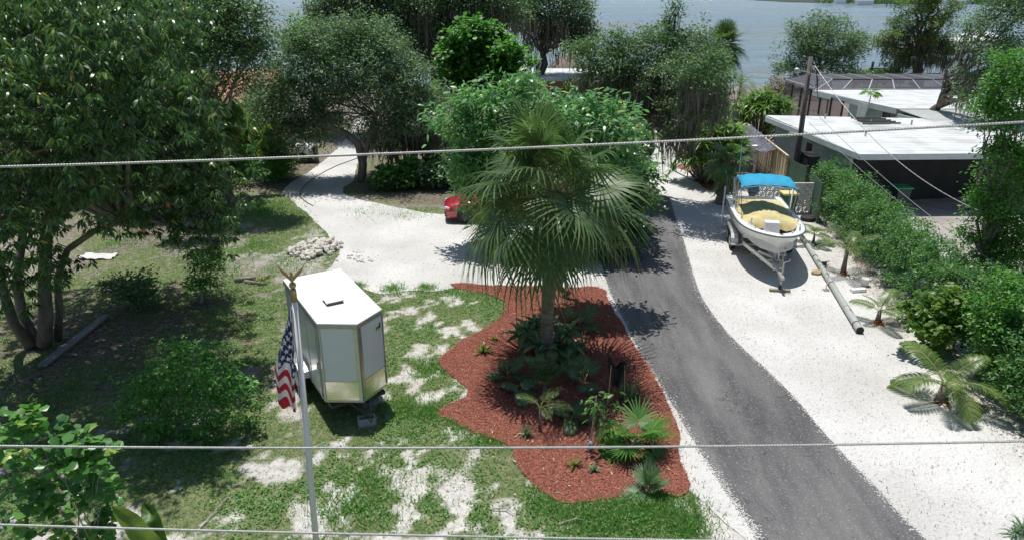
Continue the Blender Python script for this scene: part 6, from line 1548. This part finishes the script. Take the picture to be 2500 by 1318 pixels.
# pale long-leaved trees behind the cabbage palm
q = G(1358, 705)
LONGL = TT(per=30, clump=.42, L=.22, W=.055, kind='long', style='spray', droop=.16, up=.7)
tree('frangipani_tree', 'pale long leaved tree rising behind the cabbage palm', 'tree', (q.x, q.y), px_blobs([(1500, 300, 60), (1440, 290, 60), (1540, 340, 46), (1380, 310, 60), (1470, 360, 70), (1420, 390, 70), (1330, 330, 60), (1545, 400, 40), (1350, 270, 46), (1500, 420, 50), (1440, 470, 60), (1380, 430, 60)], 20.6), LONGL, LM_FRANG, (.13, None), BARKP, clump=.42, dens=.42, seed=10, fork=.55)
tree('frangipani_tree', 'wide pale leaved tree above the red car', 'tree', (-.6, 27.5), px_blobs([(1110, 290, 50), (1180, 290, 65), (1250, 260, 60), (1290, 220, 40), (1150, 350, 60), (1230, 340, 70), (1300, 300, 60), (1130, 250, 32), (1200, 230, 36), (1260, 410, 60), (1190, 400, 50), (1320, 380, 60), (1120, 390, 40), (1180, 460, 56), (1245, 480, 60), (1150, 420, 46), (1310, 470, 60), (1135, 470, 26), (1170, 510, 30), (1280, 530, 40), (1165, 515, 26), (1200, 540, 26)], 26.3), TT(per=32, clump=.45, L=.24, W=.06, kind='long', style='spray', droop=.16, up=.7), LM_FRANG, (.16, None), BARKP, clump=.45, dens=.46, seed=11, fork=.5)
q = G(1480, 640); tree('broadleaf_tree', 'dark glossy tree leaning over the asphalt drive right of the palm', 'tree', (2.6, 25.2), px_blobs([(1500, 480, 60), (1540, 450, 46), (1550, 520, 46), (1490, 560, 60), (1440, 540, 60), (1530, 570, 40), (1570, 410, 30), (1450, 600, 46), (1400, 580, 46), (1380, 520, 50), (1500, 610, 28), (1540, 350, 40, 4), (1560, 430, 32, 3), (1500, 420, 60, 3), (1550, 480, 40, 2), (1570, 500, 24, 1)], 25), TT(per=34, clump=.42, L=.20, W=.075, kind='long', droop=.12, up=.75), leafmat('glossy_dark_leaf', [(0, (.025, .06, .024)), (.6, (.05, .10, .036)), (1, (.10, .16, .05))], .26, .3), (.14, None), BARK, clump=.42, dens=.46, seed=12, fork=.5)
# mossy oaks beyond
q = D(1312, 195, 60); tree('mossy_oak', 'leaning mossy oak at the water edge left of the tiki hut', 'oak tree', (q.x, 60), px_blobs([(1270, 30, 50), (1330, 20, 50), (1390, 40, 50), (1420, 80, 36), (1300, 70, 40), (1370, 80, 40), (1240, 40, 30), (1350, -20, 60), (1440, 100, 20), (1405, 15, 40)], 60), TT(per=42, clump=.8, L=.18, W=.085, up=.7), LM_OAK, (.34, None), BARKD, clump=.8, dens=.85, seed=13, fork=.62,
     moss=TT(n=140, lo=.8, hi=3.4, k=20, w=.08, spread=.35, extra=[tuple(D(x, y, 59.6)) for x, y in ((1300, 110), (1310, 130), (1318, 150), (1305, 165), (1345, 185), (1335, 183), (1355, 188), (1290, 100), (1400, 120))]))
q = G(1640, 420); tree('mossy_oak', 'broad mossy oak draped over the far end of the drive', 'oak tree', (6.6, 35.5), px_blobs([(1420, 130, 40), (1470, 150, 55), (1540, 140, 55), (1610, 120, 60), (1670, 120, 56), (1720, 150, 50), (1460, 200, 50), (1540, 210, 56), (1620, 200, 66, -1), (1700, 220, 60, -2.5), (1750, 200, 40, -2.5), (1690, 180, 50, -4), (1740, 160, 36, -4), (1640, 70, 26), (1650, 40, 14), (1655, 15, 9), (1650, 280, 50, -2), (1590, 270, 40), (1720, 265, 36, -2.5), (1500, 100, 24), (1760, 250, 26), (1745, 130, 20)], 32.8), TT(per=50, clump=.45, L=.11, W=.05, up=.7), LM_OAK, (.28, None), BARKD, clump=.45, dens=.78, seed=14, fork=.5,
     moss=TT(n=200, lo=.4, hi=2.3, k=20, w=.048, spread=.24, extra=[tuple(D(x, y, 31.0)) for x, y in ((1600, 300), (1612, 310), (1625, 315), (1640, 318), (1650, 322), (1592, 290), (1660, 312), (1670, 300), (1690, 290), (1655, 330), (1605, 325))]))
# water edge trees at right
q = D(2000, 185, 74); tree('willowy_tree', 'rounded grey green tree on the shore behind the pool cage', 'tree', (q.x, 74), px_blobs([(1950, 130, 46), (2000, 110, 56), (2050, 110, 46), (1930, 170, 36), (1985, 70, 30), (2035, 70, 30), (2080, 130, 32), (2000, 160, 56), (2060, 160, 40), (1950, 75, 10), (2090, 100, 18), (1910, 175, 18), (1940, 60, 8)], 74), TT(per=50, clump=.8, L=.24, W=.085, up=.7), LM_GREY, (.25, None), BARK, clump=.8, dens=.5, seed=15)
q = D(2238, 190, 78); tree('cypress_tree', 'tall feathery cypress hung with moss on the shore', 'cypress', (q.x, 78), px_blobs([(2230, 20, 40), (2290, 15, 40), (2330, 20, 20), (2210, 60, 36), (2260, 60, 40), (2310, 45, 20), (2180, 90, 34), (2240, 100, 40), (2290, 100, 40), (2160, 120, 26), (2320, 110, 22), (2200, 140, 34), (2260, 140, 36), (2305, 135, 30), (2240, -20, 40), (2290, -25, 40), (2150, 110, 14), (2185, 155, 22)], 78, .6), TT(per=60, clump=.7, L=.24, W=.07, up=.8), LM_CYPRESS, (.6, None), BARKD, clump=.7, dens=.42, seed=16, fork=.6, inner=.25,
     moss=TT(n=190, lo=.8, hi=3.2, k=16, w=.09, spread=.3))
q = (20.5, 36.5); tree('mossy_oak', 'grey mossy oak overhanging the white roof at the right edge', 'oak tree', (24.2, 43.0), px_blobs([(2450, 60, 70), (2400, 110, 50), (2480, 140, 70), (2420, 170, 50), (2370, 180, 24), (2400, 60, 30), (2350, 215, 22), (2390, 230, 34), (2440, 230, 46), (2500, 30, 80), (2530, 200, 80), (2480, 0, 60), (2370, 60, 14), (2345, 235, 16)], 38), TT(per=50, clump=.52, L=.12, W=.055, up=.7), LM_GREY, (.34, None), BARKD, clump=.52, dens=.48, seed=17,
     moss=TT(n=110, lo=.4, hi=1.5, k=14, w=.05, extra=[tuple(D(x, y, 36.5)) for x, y in ((2340, 245), (2345, 250), (2350, 248), (2335, 252), (2378, 250), (2385, 255), (2372, 258), (2425, 250), (2435, 255))]))
tree('bright_tree', 'bright green small leaved tree along the right edge over the concrete', 'tree', (13.9, 19.6), px_blobs([(2470, 150, 40), (2450, 220, 50), (2500, 220, 70), (2430, 290, 46), (2490, 320, 70), (2470, 400, 60), (2480, 480, 70), (2400, 520, 30), (2450, 540, 50), (2400, 475, 26), (2500, 580, 70), (2440, 620, 46), (2470, 680, 60), (2400, 560, 18), (2365, 575, 12), (2440, 370, 40), (2540, 420, 80), (2405, 250, 18), (2352, 572, 20), (2400, 640, 40), (2425, 700, 46), (2460, 620, 60)], 19.5), TT(per=44, clump=.3, L=.08, W=.042, up=.75), LM_BRIGHT, (.14, None), BARK, clump=.3, dens=.55, seed=18)
# papaya
q0, q1 = D(2113, 290, 42.6), D(2128, 226, 42.6); t = thing('papaya_tree', 'thin papaya with one tuft of leaves against the white roof', 'papaya tree', (q0.x, q0.y, 0))
b = MB(); b.tube([(0, 0, 0), (0, 0, q0.z), (q1.x - q0.x, 0, q1.z)], [.06, .05, .03], 7); b.build('trunk', BARKP, t, True, True)
pm = fan_frond_me(5, .5, 1.0, .45, .32, 11, 150, .3, LM_BRIGHT, STEM, .09)
for k in range(9): o = link('leaf', pm, t); o.location = (q1.x - q0.x, 0, q1.z); o.rotation_euler = (0, .2 * (k % 3 - 1), k * 2.4)
# pink flowering shrub by the pool cage, vine on the dock edge
tree('crape_myrtle', 'pinkish flowering shrub at the corner of the pool cage', 'shrub', tuple(D(1895, 235, 58)[:2]), px_blobs([(1890, 215, 22), (1920, 210, 20), (1870, 225, 18), (1905, 235, 22), (1925, 240, 18)], 57), TT(per=40, clump=.5, L=.14, W=.07), leafmat('pinkish_leaf', [(0, (.06, .09, .04)), (.55, (.10, .12, .06)), (.75, (.26, .13, .15)), (1, (.36, .20, .22))], .3, .5), trunk=(.06, None), clump=.5, dens=.5, seed=19)
tree('shore_vine', 'light green creeper along the top of the shore bank', 'creeper', (D(2135, 183, 77).x, 77), [((D(2090 + 16 * k, 182, 77).x, 77, .9), (.7, .6, .5)) for k in range(8)], TT(per=40, clump=.5, L=.2, W=.14), LM_BRIGHT, trunk=(.04, None), clump=.5, dens=.6, seed=20, limbs=False)
# hedge
hedge_b = []
rr_ = random.Random(9)
for k in range(26):
    u = k / 25; x = 14.15 + (11.9 - 14.15) * u + rr_.uniform(-.12, .12); y = 31.0 + (12.3 - 31.0) * u
    hb_ = 2.15 + rr_.uniform(-.15, .2)
    hedge_b += [((x + .1, y, hb_ * .40), (.80, .62, hb_ * .42)), ((x + .15 + rr_.uniform(-.1, .1), y + .2, hb_ * .78), (.66, .56, .52))]
tree('hedge', 'long dense green hedge between the white shell and the concrete drive', 'hedge', (13.0, 22), hedge_b, TT(per=58, clump=.26, L=.085, W=.032, up=.7), LM_HEDGE, (.06, None), BARKD, clump=.26, dens=.24, seed=21, limbs=False, inner=.75, lump=.4)
hs_ = bpy.data.objects['hedge']
for k in range(22):
    u = k / 21; x = 14.2 + (11.95 - 14.2) * u; y = 30.6 + (12.5 - 30.6) * u; b = MB(); b.tube([(x, y, 0), (x + rr_.uniform(-.1, .1), y, .9), (x + rr_.uniform(-.25, .25), y + .1, 1.7)], [.06, .05, .02], 6); b.build('stem', BARKD, hs_, True, False)
tree('vine', 'yellow green creeper sprawling over the near part of the hedge', 'creeper', (12.3, 17.3), px_blobs([(2290, 770, 40), (2250, 800, 40), (2320, 740, 36), (2220, 770, 26), (2270, 840, 36), (2330, 800, 34)], 17.3), TT(per=40, clump=.24, L=.11, W=.09, kind='round', up=.8), leafmat('vine_leaf', [(0, (.05, .11, .024)), (.6, (.09, .17, .035)), (1, (.19, .23, .06))], .34, .4), trunk=(.02, None), clump=.24, dens=.3, seed=22, limbs=False, inner=.7)
tree('shrub', 'leafy bright shrub growing out of the hedge at the right edge', 'shrub', (13.0, 15.6), px_blobs([(2430, 760, 56), (2480, 720, 60), (2400, 820, 46), (2470, 820, 60), (2440, 880, 46), (2490, 900, 60)], 15.8), TT(per=44, clump=.28, L=.09, W=.05, up=.8), LM_BRIGHT, trunk=(.05, None), clump=.28, dens=.42, seed=23)
tree('hedge', 'dark lower end of the hedge at the right edge of the frame', 'hedge', (12.4, 13), [((12.35, 14.4, .9), (.9, 1.2, 1.0)), ((12.3, 12.9, .8), (.85, 1.0, .95)), ((12.5, 11.6, .9), (.9, 1.0, 1.0)), ((12.9, 13.4, 1.8), (.8, 1.6, .7))], TT(per=58, clump=.26, L=.085, W=.034, up=.7), LM_HEDGE, (.06, None), BARKD, clump=.26, dens=.34, seed=24)
# left yard plants
q = G(470, 1075)
tree('citrus_bush', 'round glossy green citrus bush in the left grass', 'bush', (q.x, q.y), px_blobs([(420, 920, 80), (500, 900, 70), (450, 980, 100), (360, 1010, 70), (530, 990, 80), (440, 1050, 80), (540, 1060, 60), (360, 960, 50), (475, 850, 40), (570, 960, 40), (320, 1010, 34)], 13.5), TT(per=18, clump=.18, L=.082, W=.042, up=.8), LM_CITRUS, (.05, None), BARK, clump=.18, dens=.2, seed=25, inner=.8, lump=.5)
q = G(490, 738); tree('small_tree', 'thin stemmed small tree standing left of the cargo trailer', 'tree', (q.x, q.y), px_blobs([(500, 650, 46), (480, 690, 30), (530, 670, 30), (470, 650, 22), (515, 630, 24), (505, 700, 24)], 20.9), TT(per=36, clump=.28, L=.085, W=.04, up=.8), LM_CITRUS, (.045, None), BARKP, clump=.28, dens=.40, seed=26, fork=.4)
q = G(330, 750); tree('dark_bush', 'dark bush in the mango shade near the plank', 'bush', (q.x, q.y), px_blobs([(320, 700, 46), (360, 720, 34), (280, 715, 34), (330, 735, 36)], 20.2), TT(per=40, clump=.3, L=.10, W=.045, up=.7), LM_OAK, (.04, None), BARKD, clump=.3, dens=.45, seed=27)
tree('orchid_tree', 'broad leaved bush rising at the lower left corner', 'bush', (-5.9, 8.2), px_blobs([(30, 1060, 50), (110, 1100, 60), (40, 1150, 80), (170, 1120, 50), (100, 1210, 90), (200, 1200, 50), (30, 1270, 90), (160, 1290, 80), (240, 1130, 28), (250, 1210, 28), (60, 1020, 24), (210, 1090, 24), (250, 1290, 40)], 8.4), TT(per=13, clump=.22, L=.135, W=.115, kind='round', up=1.0, droop=.2, out=.5), LM_BIG, (.03, None), BARKP, clump=.22, dens=.085, seed=28, inner=.3, lmul=1.12)
# banana leaves
t = thing('banana_plant', 'banana plant with two big blades at the bottom edge under the lowest wire', 'banana plant', (D(390, 1330, 7.6).x, 7.6, 0))
b = MB(); zt = D(390, 1420, 7.6).z; b.tube([(0, 0, 0), (.0, 0, zt * .6), (.0, 0, zt)], [.14, .11, .06], 10); b.build('trunk', STEM, t, True)
BAN = mat('banana_leaf', (.10, .20, .035), (.06, .14, .025), 3, .38, .3, 8, trans=.35, stretch=(2, 12, 2))
BANL = mat('banana_leaf_pale', (.20, .30, .05), (.13, .23, .04), 3, .4, .3, 8, trans=.4, stretch=(2, 12, 2))
def banana(path, w, m, tip):
    pts = [D(*q) - t.location for q in path]; pts = [Vector(p) for p in pts]; n = 24; rows = []
    fine = []
    for i in range(n + 1):
        x = i / n * (len(pts) - 1); k = min(len(pts) - 2, int(x)); fine.append(pts[k].lerp(pts[k + 1], x - k))
    for i in range(n + 1):
        u = i / n; d_ = (fine[min(i + 1, n)] - fine[max(i - 1, 0)]).normalized(); sd = d_.cross(Vector(tip)).normalized(); nn = sd.cross(d_)
        ww = w * math.sin(math.pi * min(1, .12 + .88 * u)) ** .55 * (1 if u < .93 else .75)
        rows.append([fine[i] + sd * ww * a + nn * (.09 * abs(a) + .008 * math.sin(i * 1.9 + a * 3)) for a in (-1, -.66, -.33, 0, .33, .66, 1)])
    b = MB(); b.grid(rows); b.build('leaf', m, t, True)
banana([(405, 1400, 7.6), (395, 1330, 7.5), (378, 1270, 7.5), (362, 1230, 7.7)], .15, BAN, (0, -1, .6))
banana([(395, 1400, 7.6), (370, 1330, 7.35), (320, 1275, 7.2), (270, 1232, 7.2)], .13, BANL, (0, -.5, 1))
# leafy sapling on the stake
q = G(1470, 1075); tree('sapling', 'leafy green sapling tied to the leaning grey stake', 'sapling', (q.x, q.y), px_blobs([(1480, 970, 22), (1450, 985, 18), (1500, 990, 18), (1475, 1010, 24), (1490, 1040, 18)], 12.9), TT(per=7, clump=.2, L=.13, W=.04, kind='long', droop=.3), LM_BRIGHT, (.014, None), BARKP, clump=.2, dens=.16, seed=29)
q = G(2025, 440); tree('shrub', 'small green plant growing against the mint wall behind the gate', 'shrub', (15.0, 33.0), [((15.0, 33.0, .9), (.4, .4, .5))], TT(per=40, clump=.3, L=.1, W=.05), LM_BRIGHT, trunk=(.02, None), clump=.3, dens=.6, seed=30)

# ==================================================================== GRASS, LITTER, CHIPS
rng = np.random.default_rng(31)
def blades(x, y, h, w, rng, lean=.5, z=0.0):
    n = len(x); az = rng.random(n) * 2 * np.pi; B = np.stack([np.cos(az), np.sin(az), np.zeros(n)], 1) * (w / 2)[:, None]
    P0 = np.stack([x, y, np.full(n, z - .01)], 1); tip = np.stack([rng.normal(size=n) * h * lean, rng.normal(size=n) * h * lean, h], 1)
    V = np.stack([P0 - B, P0 + B, P0 + tip], 1).reshape(-1, 3); return V, np.arange(n * 3).reshape(-1, 3)
gxs, gys, ghs, gws = [], [], [], []
n = 560000
x = rng.uniform(-16, 3.6, n); y = 6.5 + 25 * rng.random(n) ** 1.25
d_ = turf_density(x, y)
excl = in_poly(x, y, SHELL) | in_poly(x, y, MULCH) | in_poly(x, y, ASPH)
edge = fbm(x * 3, y * 3, 3)
keep = (rng.random(n) < np.clip((d_ + (edge - .5) * .8), .12, 1) ** 1.15 * .82) & ~excl
x, y = x[keep], y[keep]
tall = fbm(x * .9 + 50, y * .9, 3)
h = (.025 + .055 * tall ** 1.5) * (.6 + .8 * rng.random(len(x))); w = .012 + .018 * rng.random(len(x))
LM_GRASS = leafmat('grass_blade', [(0, (.040, .12, .028)), (.5, (.075, .19, .042)), (.8, (.125, .235, .06)), (.93, (.20, .23, .10)), (1, (.36, .31, .19))], .35, .5, gain=1.1)
V, F = blades(x, y, h, w, rng, .75)
link('grass', np_mesh('grass', V, F, [LM_GRASS]), None, 'stuff')
# taller weeds along the edges of drive and mulch
tx, ty = [], []
for (px_, py_, n_, s_) in ((760, 800, 200, .4), (870, 700, 160, .15), (960, 706, 160, .2), (1040, 704, 140, .18), (1110, 716, 120, .2), (1650, 1250, 420, .35), (1530, 1260, 500, .4), (1420, 1255, 400, .35), (1680, 1290, 260, .2), (1500, 1300, 500, .5), (1330, 1225, 220, .25), (1600, 1225, 160, .2), (620, 600, 260, .5), (680, 500, 300, .6), (640, 520, 300, .7), (620, 520, 260, .6), (1130, 1040, 220, .25), (1200, 1070, 220, .2), (880, 1220, 500, .5), (850, 800, 200, .3), (1060, 900, 200, .25), (980, 1000, 300, .3), (1050, 1010, 200, .25), (905, 515, 80, .6), (1000, 525, 80, .5), (1250, 520, 60, .5), (330, 600, 160, .7), (270, 590, 160, .7), (700, 640, 160, .4)):
    p = G(px_, py_); tx.append(p.x + rng.normal(size=n_ * 4) * s_); ty.append(p.y + rng.normal(size=n_ * 4) * s_ * 1.1)
tx, ty = np.concatenate(tx), np.concatenate(ty); k_ = ~in_poly(tx, ty, ASPH) & ~in_poly(tx, ty, MULCH); tx, ty = tx[k_], ty[k_]
V, F = blades(tx, ty, .05 + .11 * rng.random(len(tx)), .014 + .014 * rng.random(len(tx)), rng, .5)
link('weeds', np_mesh('weeds', V, F, [LM_GRASS]), None, 'stuff')
n = 130000
x = rng.uniform(-13, 3.4, n); y = 7 + 16 * rng.random(n) ** 1.2
d_ = turf_density(x, y); cl_ = fbm(x * .8 + 90, y * .8, 4)
k_ = (rng.random(n) < np.clip((cl_ - .42) * 4, 0, 1) * d_) & ~(in_poly(x, y, SHELL) | in_poly(x, y, MULCH) | in_poly(x, y, ASPH)); x, y = x[k_], y[k_]; n = len(x)
az = rng.random(n) * 6.283
V, F = leaf_geo(np.stack([x, y, .02 + .05 * rng.random(n)], 1), np.stack([np.cos(az), np.sin(az), .3 * rng.normal(size=n)], 1), rng.normal(size=(n, 3)) * .35 + [0, 0, 1], .035 + .045 * rng.random(n), .024 + .026 * rng.random(n), 'rhomb', .1)
link('ground_cover', np_mesh('ground_cover', V, F, [leafmat('clover_leaf', [(0, (.05, .14, .03)), (.6, (.09, .20, .045)), (1, (.16, .26, .07))], .3, .45)]), None, 'stuff')
# red mulch chips
n = 150000
xa, ya = np.array(MULCHR)[:, 0], np.array(MULCHR)[:, 1]
x = rng.uniform(xa.min(), xa.max(), n); y = rng.uniform(ya.min(), ya.max(), n); k_ = in_poly(x, y, MULCHR); x, y = x[k_], y[k_]
sp_k = rng.random(len(x)) < .22; x = x + sp_k * rng.normal(size=len(x)) * .16; y = y + sp_k * rng.normal(size=len(x)) * .16; k_ = ~in_poly(x, y, ASPH) | (rng.random(len(x)) < .15); x, y = x[k_], y[k_]
az = rng.random(len(x)) * np.pi; A = np.stack([np.cos(az), np.sin(az), rng.normal(size=len(x)) * .25], 1)
CHIP = leafmat('mulch_chip', [(0, (.13, .045, .034)), (.45, (.30, .105, .075)), (.86, (.40, .165, .12)), (.98, (.47, .26, .19)), (1, (.58, .46, .35))], .0, .9, spec=.1)
V, F = leaf_geo(np.stack([x, y, .02 + .02 * rng.random(len(x))], 1), A, rng.normal(size=(len(x), 3)) * .35 + [0, 0, 1], .025 + .04 * rng.random(len(x)), .008 + .011 * rng.random(len(x)), 'rhomb', .0)
link('mulch_chips', np_mesh('mulch_chips', V, F, [CHIP]), None, 'stuff')
# dry leaf litter on the shell, under the hedge and under the mango
n = 8000
x = rng.uniform(1.2, 13.5, n); y = 8 + 22 * rng.random(n) ** 1.3
k_ = in_poly(x, y, SHELL) & ~in_poly(x, y, MULCH) & (~in_poly(x, y, ASPH) | (rng.random(n) < .10)); k_ &= rng.random(n) < .30 + .7 * fbm(x * .8, y * .8, 3)
x, y = x[k_], y[k_]
u = rng.random(9000); hx_ = 13.35 + (11.35 - 13.35) * u - np.abs(rng.normal(size=9000)) * .42 + .35; hy_ = 30.5 + (12.3 - 30.5) * u
mx_ = -12.5 + rng.normal(size=9000) * 3.2; my_ = 18.0 + rng.normal(size=9000) * 2.4
gx_ = rng.uniform(-9, 3, 1300); gy_ = rng.uniform(9, 22, 1300); kk = ~in_poly(gx_, gy_, ASPH)
sx_ = rng.uniform(-8, 1, 1500); sy_ = rng.uniform(20, 34, 1500); k2_ = in_poly(sx_, sy_, SHELL)
x = np.concatenate([x, hx_, mx_, gx_[kk], sx_[k2_]]); y = np.concatenate([y, hy_, my_, gy_[kk], sy_[k2_]])
n = len(x); az = rng.random(n) * 2 * np.pi
LIT = leafmat('leaf_litter', [(0, (.13, .10, .075)), (.5, (.24, .20, .155)), (.85, (.34, .29, .23)), (1, (.46, .41, .33))], .1, .85, (1, 1, 1), .15)
V, F = leaf_geo(np.stack([x, y, .022 + .012 * rng.random(n)], 1), np.stack([np.cos(az), np.sin(az), rng.normal(size=n) * .12], 1), rng.normal(size=(n, 3)) * .25 + [0, 0, 1], .028 + .045 * rng.random(n), .008 + .014 * rng.random(n), 'rhomb', .05)
link('leaf_litter', np_mesh('leaf_litter', V, F, [LIT]), None, 'stuff')
# crushed shell strewn over the edges of the asphalt
el = np.array(P(*asph_l)), np.array(P(*asph_r)); ex_, ey_ = [], []
for e_, sgn in ((el[0], 1), (el[1], -1)):
    q = rng.random(1800) * (len(e_) - 1); i_ = q.astype(int); f_ = (q - i_)[:, None]; p_ = e_[i_] * (1 - f_) + e_[i_ + 1] * f_
    ex_.append(p_[:, 0] + sgn * np.abs(rng.normal(size=1800)) * .075 - sgn * .03); ey_.append(p_[:, 1])
x = np.concatenate(ex_); y = np.concatenate(ey_); n = len(x); az = rng.random(n) * 6.3
V, F = leaf_geo(np.stack([x, y, .016 + .006 * rng.random(n)], 1), np.stack([np.cos(az), np.sin(az), np.zeros(n)], 1), rng.normal(size=(n, 3)) * .2 + [0, 0, 1], .02 + .03 * rng.random(n), .015 + .02 * rng.random(n), 'rhomb', 0)
link('strewn_shell', np_mesh('strewn_shell', V, F, [leafmat('shell_bit', [(0, (.42, .41, .39)), (1, (.66, .65, .63))], 0, .9, spec=.1)]), None, 'stuff')
# fallen pale leaves on the mulch and lawn
n = 150; p = [G(rng.uniform(1070, 1650), rng.uniform(760, 1230)) for _ in range(n)]; x = np.array([q[0] for q in p]); y = np.array([q[1] for q in p]); az = rng.random(n) * 6.3
V, F = leaf_geo(np.stack([x, y, np.full(n, .05)], 1), np.stack([np.cos(az), np.sin(az), rng.normal(size=n) * .2], 1), rng.normal(size=(n, 3)) * .3 + [0, 0, 1], .07 + .05 * rng.random(n), .02 + .016 * rng.random(n), 'long', .1)
link('fallen_leaves', np_mesh('fallen_leaves', V, F, [leafmat('fallen_pale_leaf', [(0, (.36, .30, .16)), (.5, (.50, .42, .27)), (1, (.62, .58, .42))], .15, .8, (1, 1, 1))]), None, 'stuff')
# bare twigs on the lawn
for k, (x0, y0, x1, y1) in enumerate(((490, 1290, 560, 1210), (1195, 1245, 1260, 1262), (1360, 1282, 1440, 1276))):
    a, c = G(x0, y0), G(x1, y1); m_ = (a + c) / 2 + Vector((.05, .08, .05)); b = MB(); b.tube([(a.x, a.y, .03), (m_.x, m_.y, .07), (c.x, c.y, .03)], [.016, .012, .006], 6); b.tube([(m_.x, m_.y, .07), (m_.x + .15, m_.y + .2, .05)], [.008, .003], 5)
    tag(b.build('twig', BARKP), ('bare twig lying on the grass right of the banana leaves', 'bare twig on the sand below the left tip of the mulch bed', 'bleached twig on the grass below the mulch bed')[k], 'twig')
print('crown tris', N_TRIS[0], 'faces', sum(len(o.data.polygons) for o in S.objects if o.type == 'MESH'), 'objs', len(S.objects))
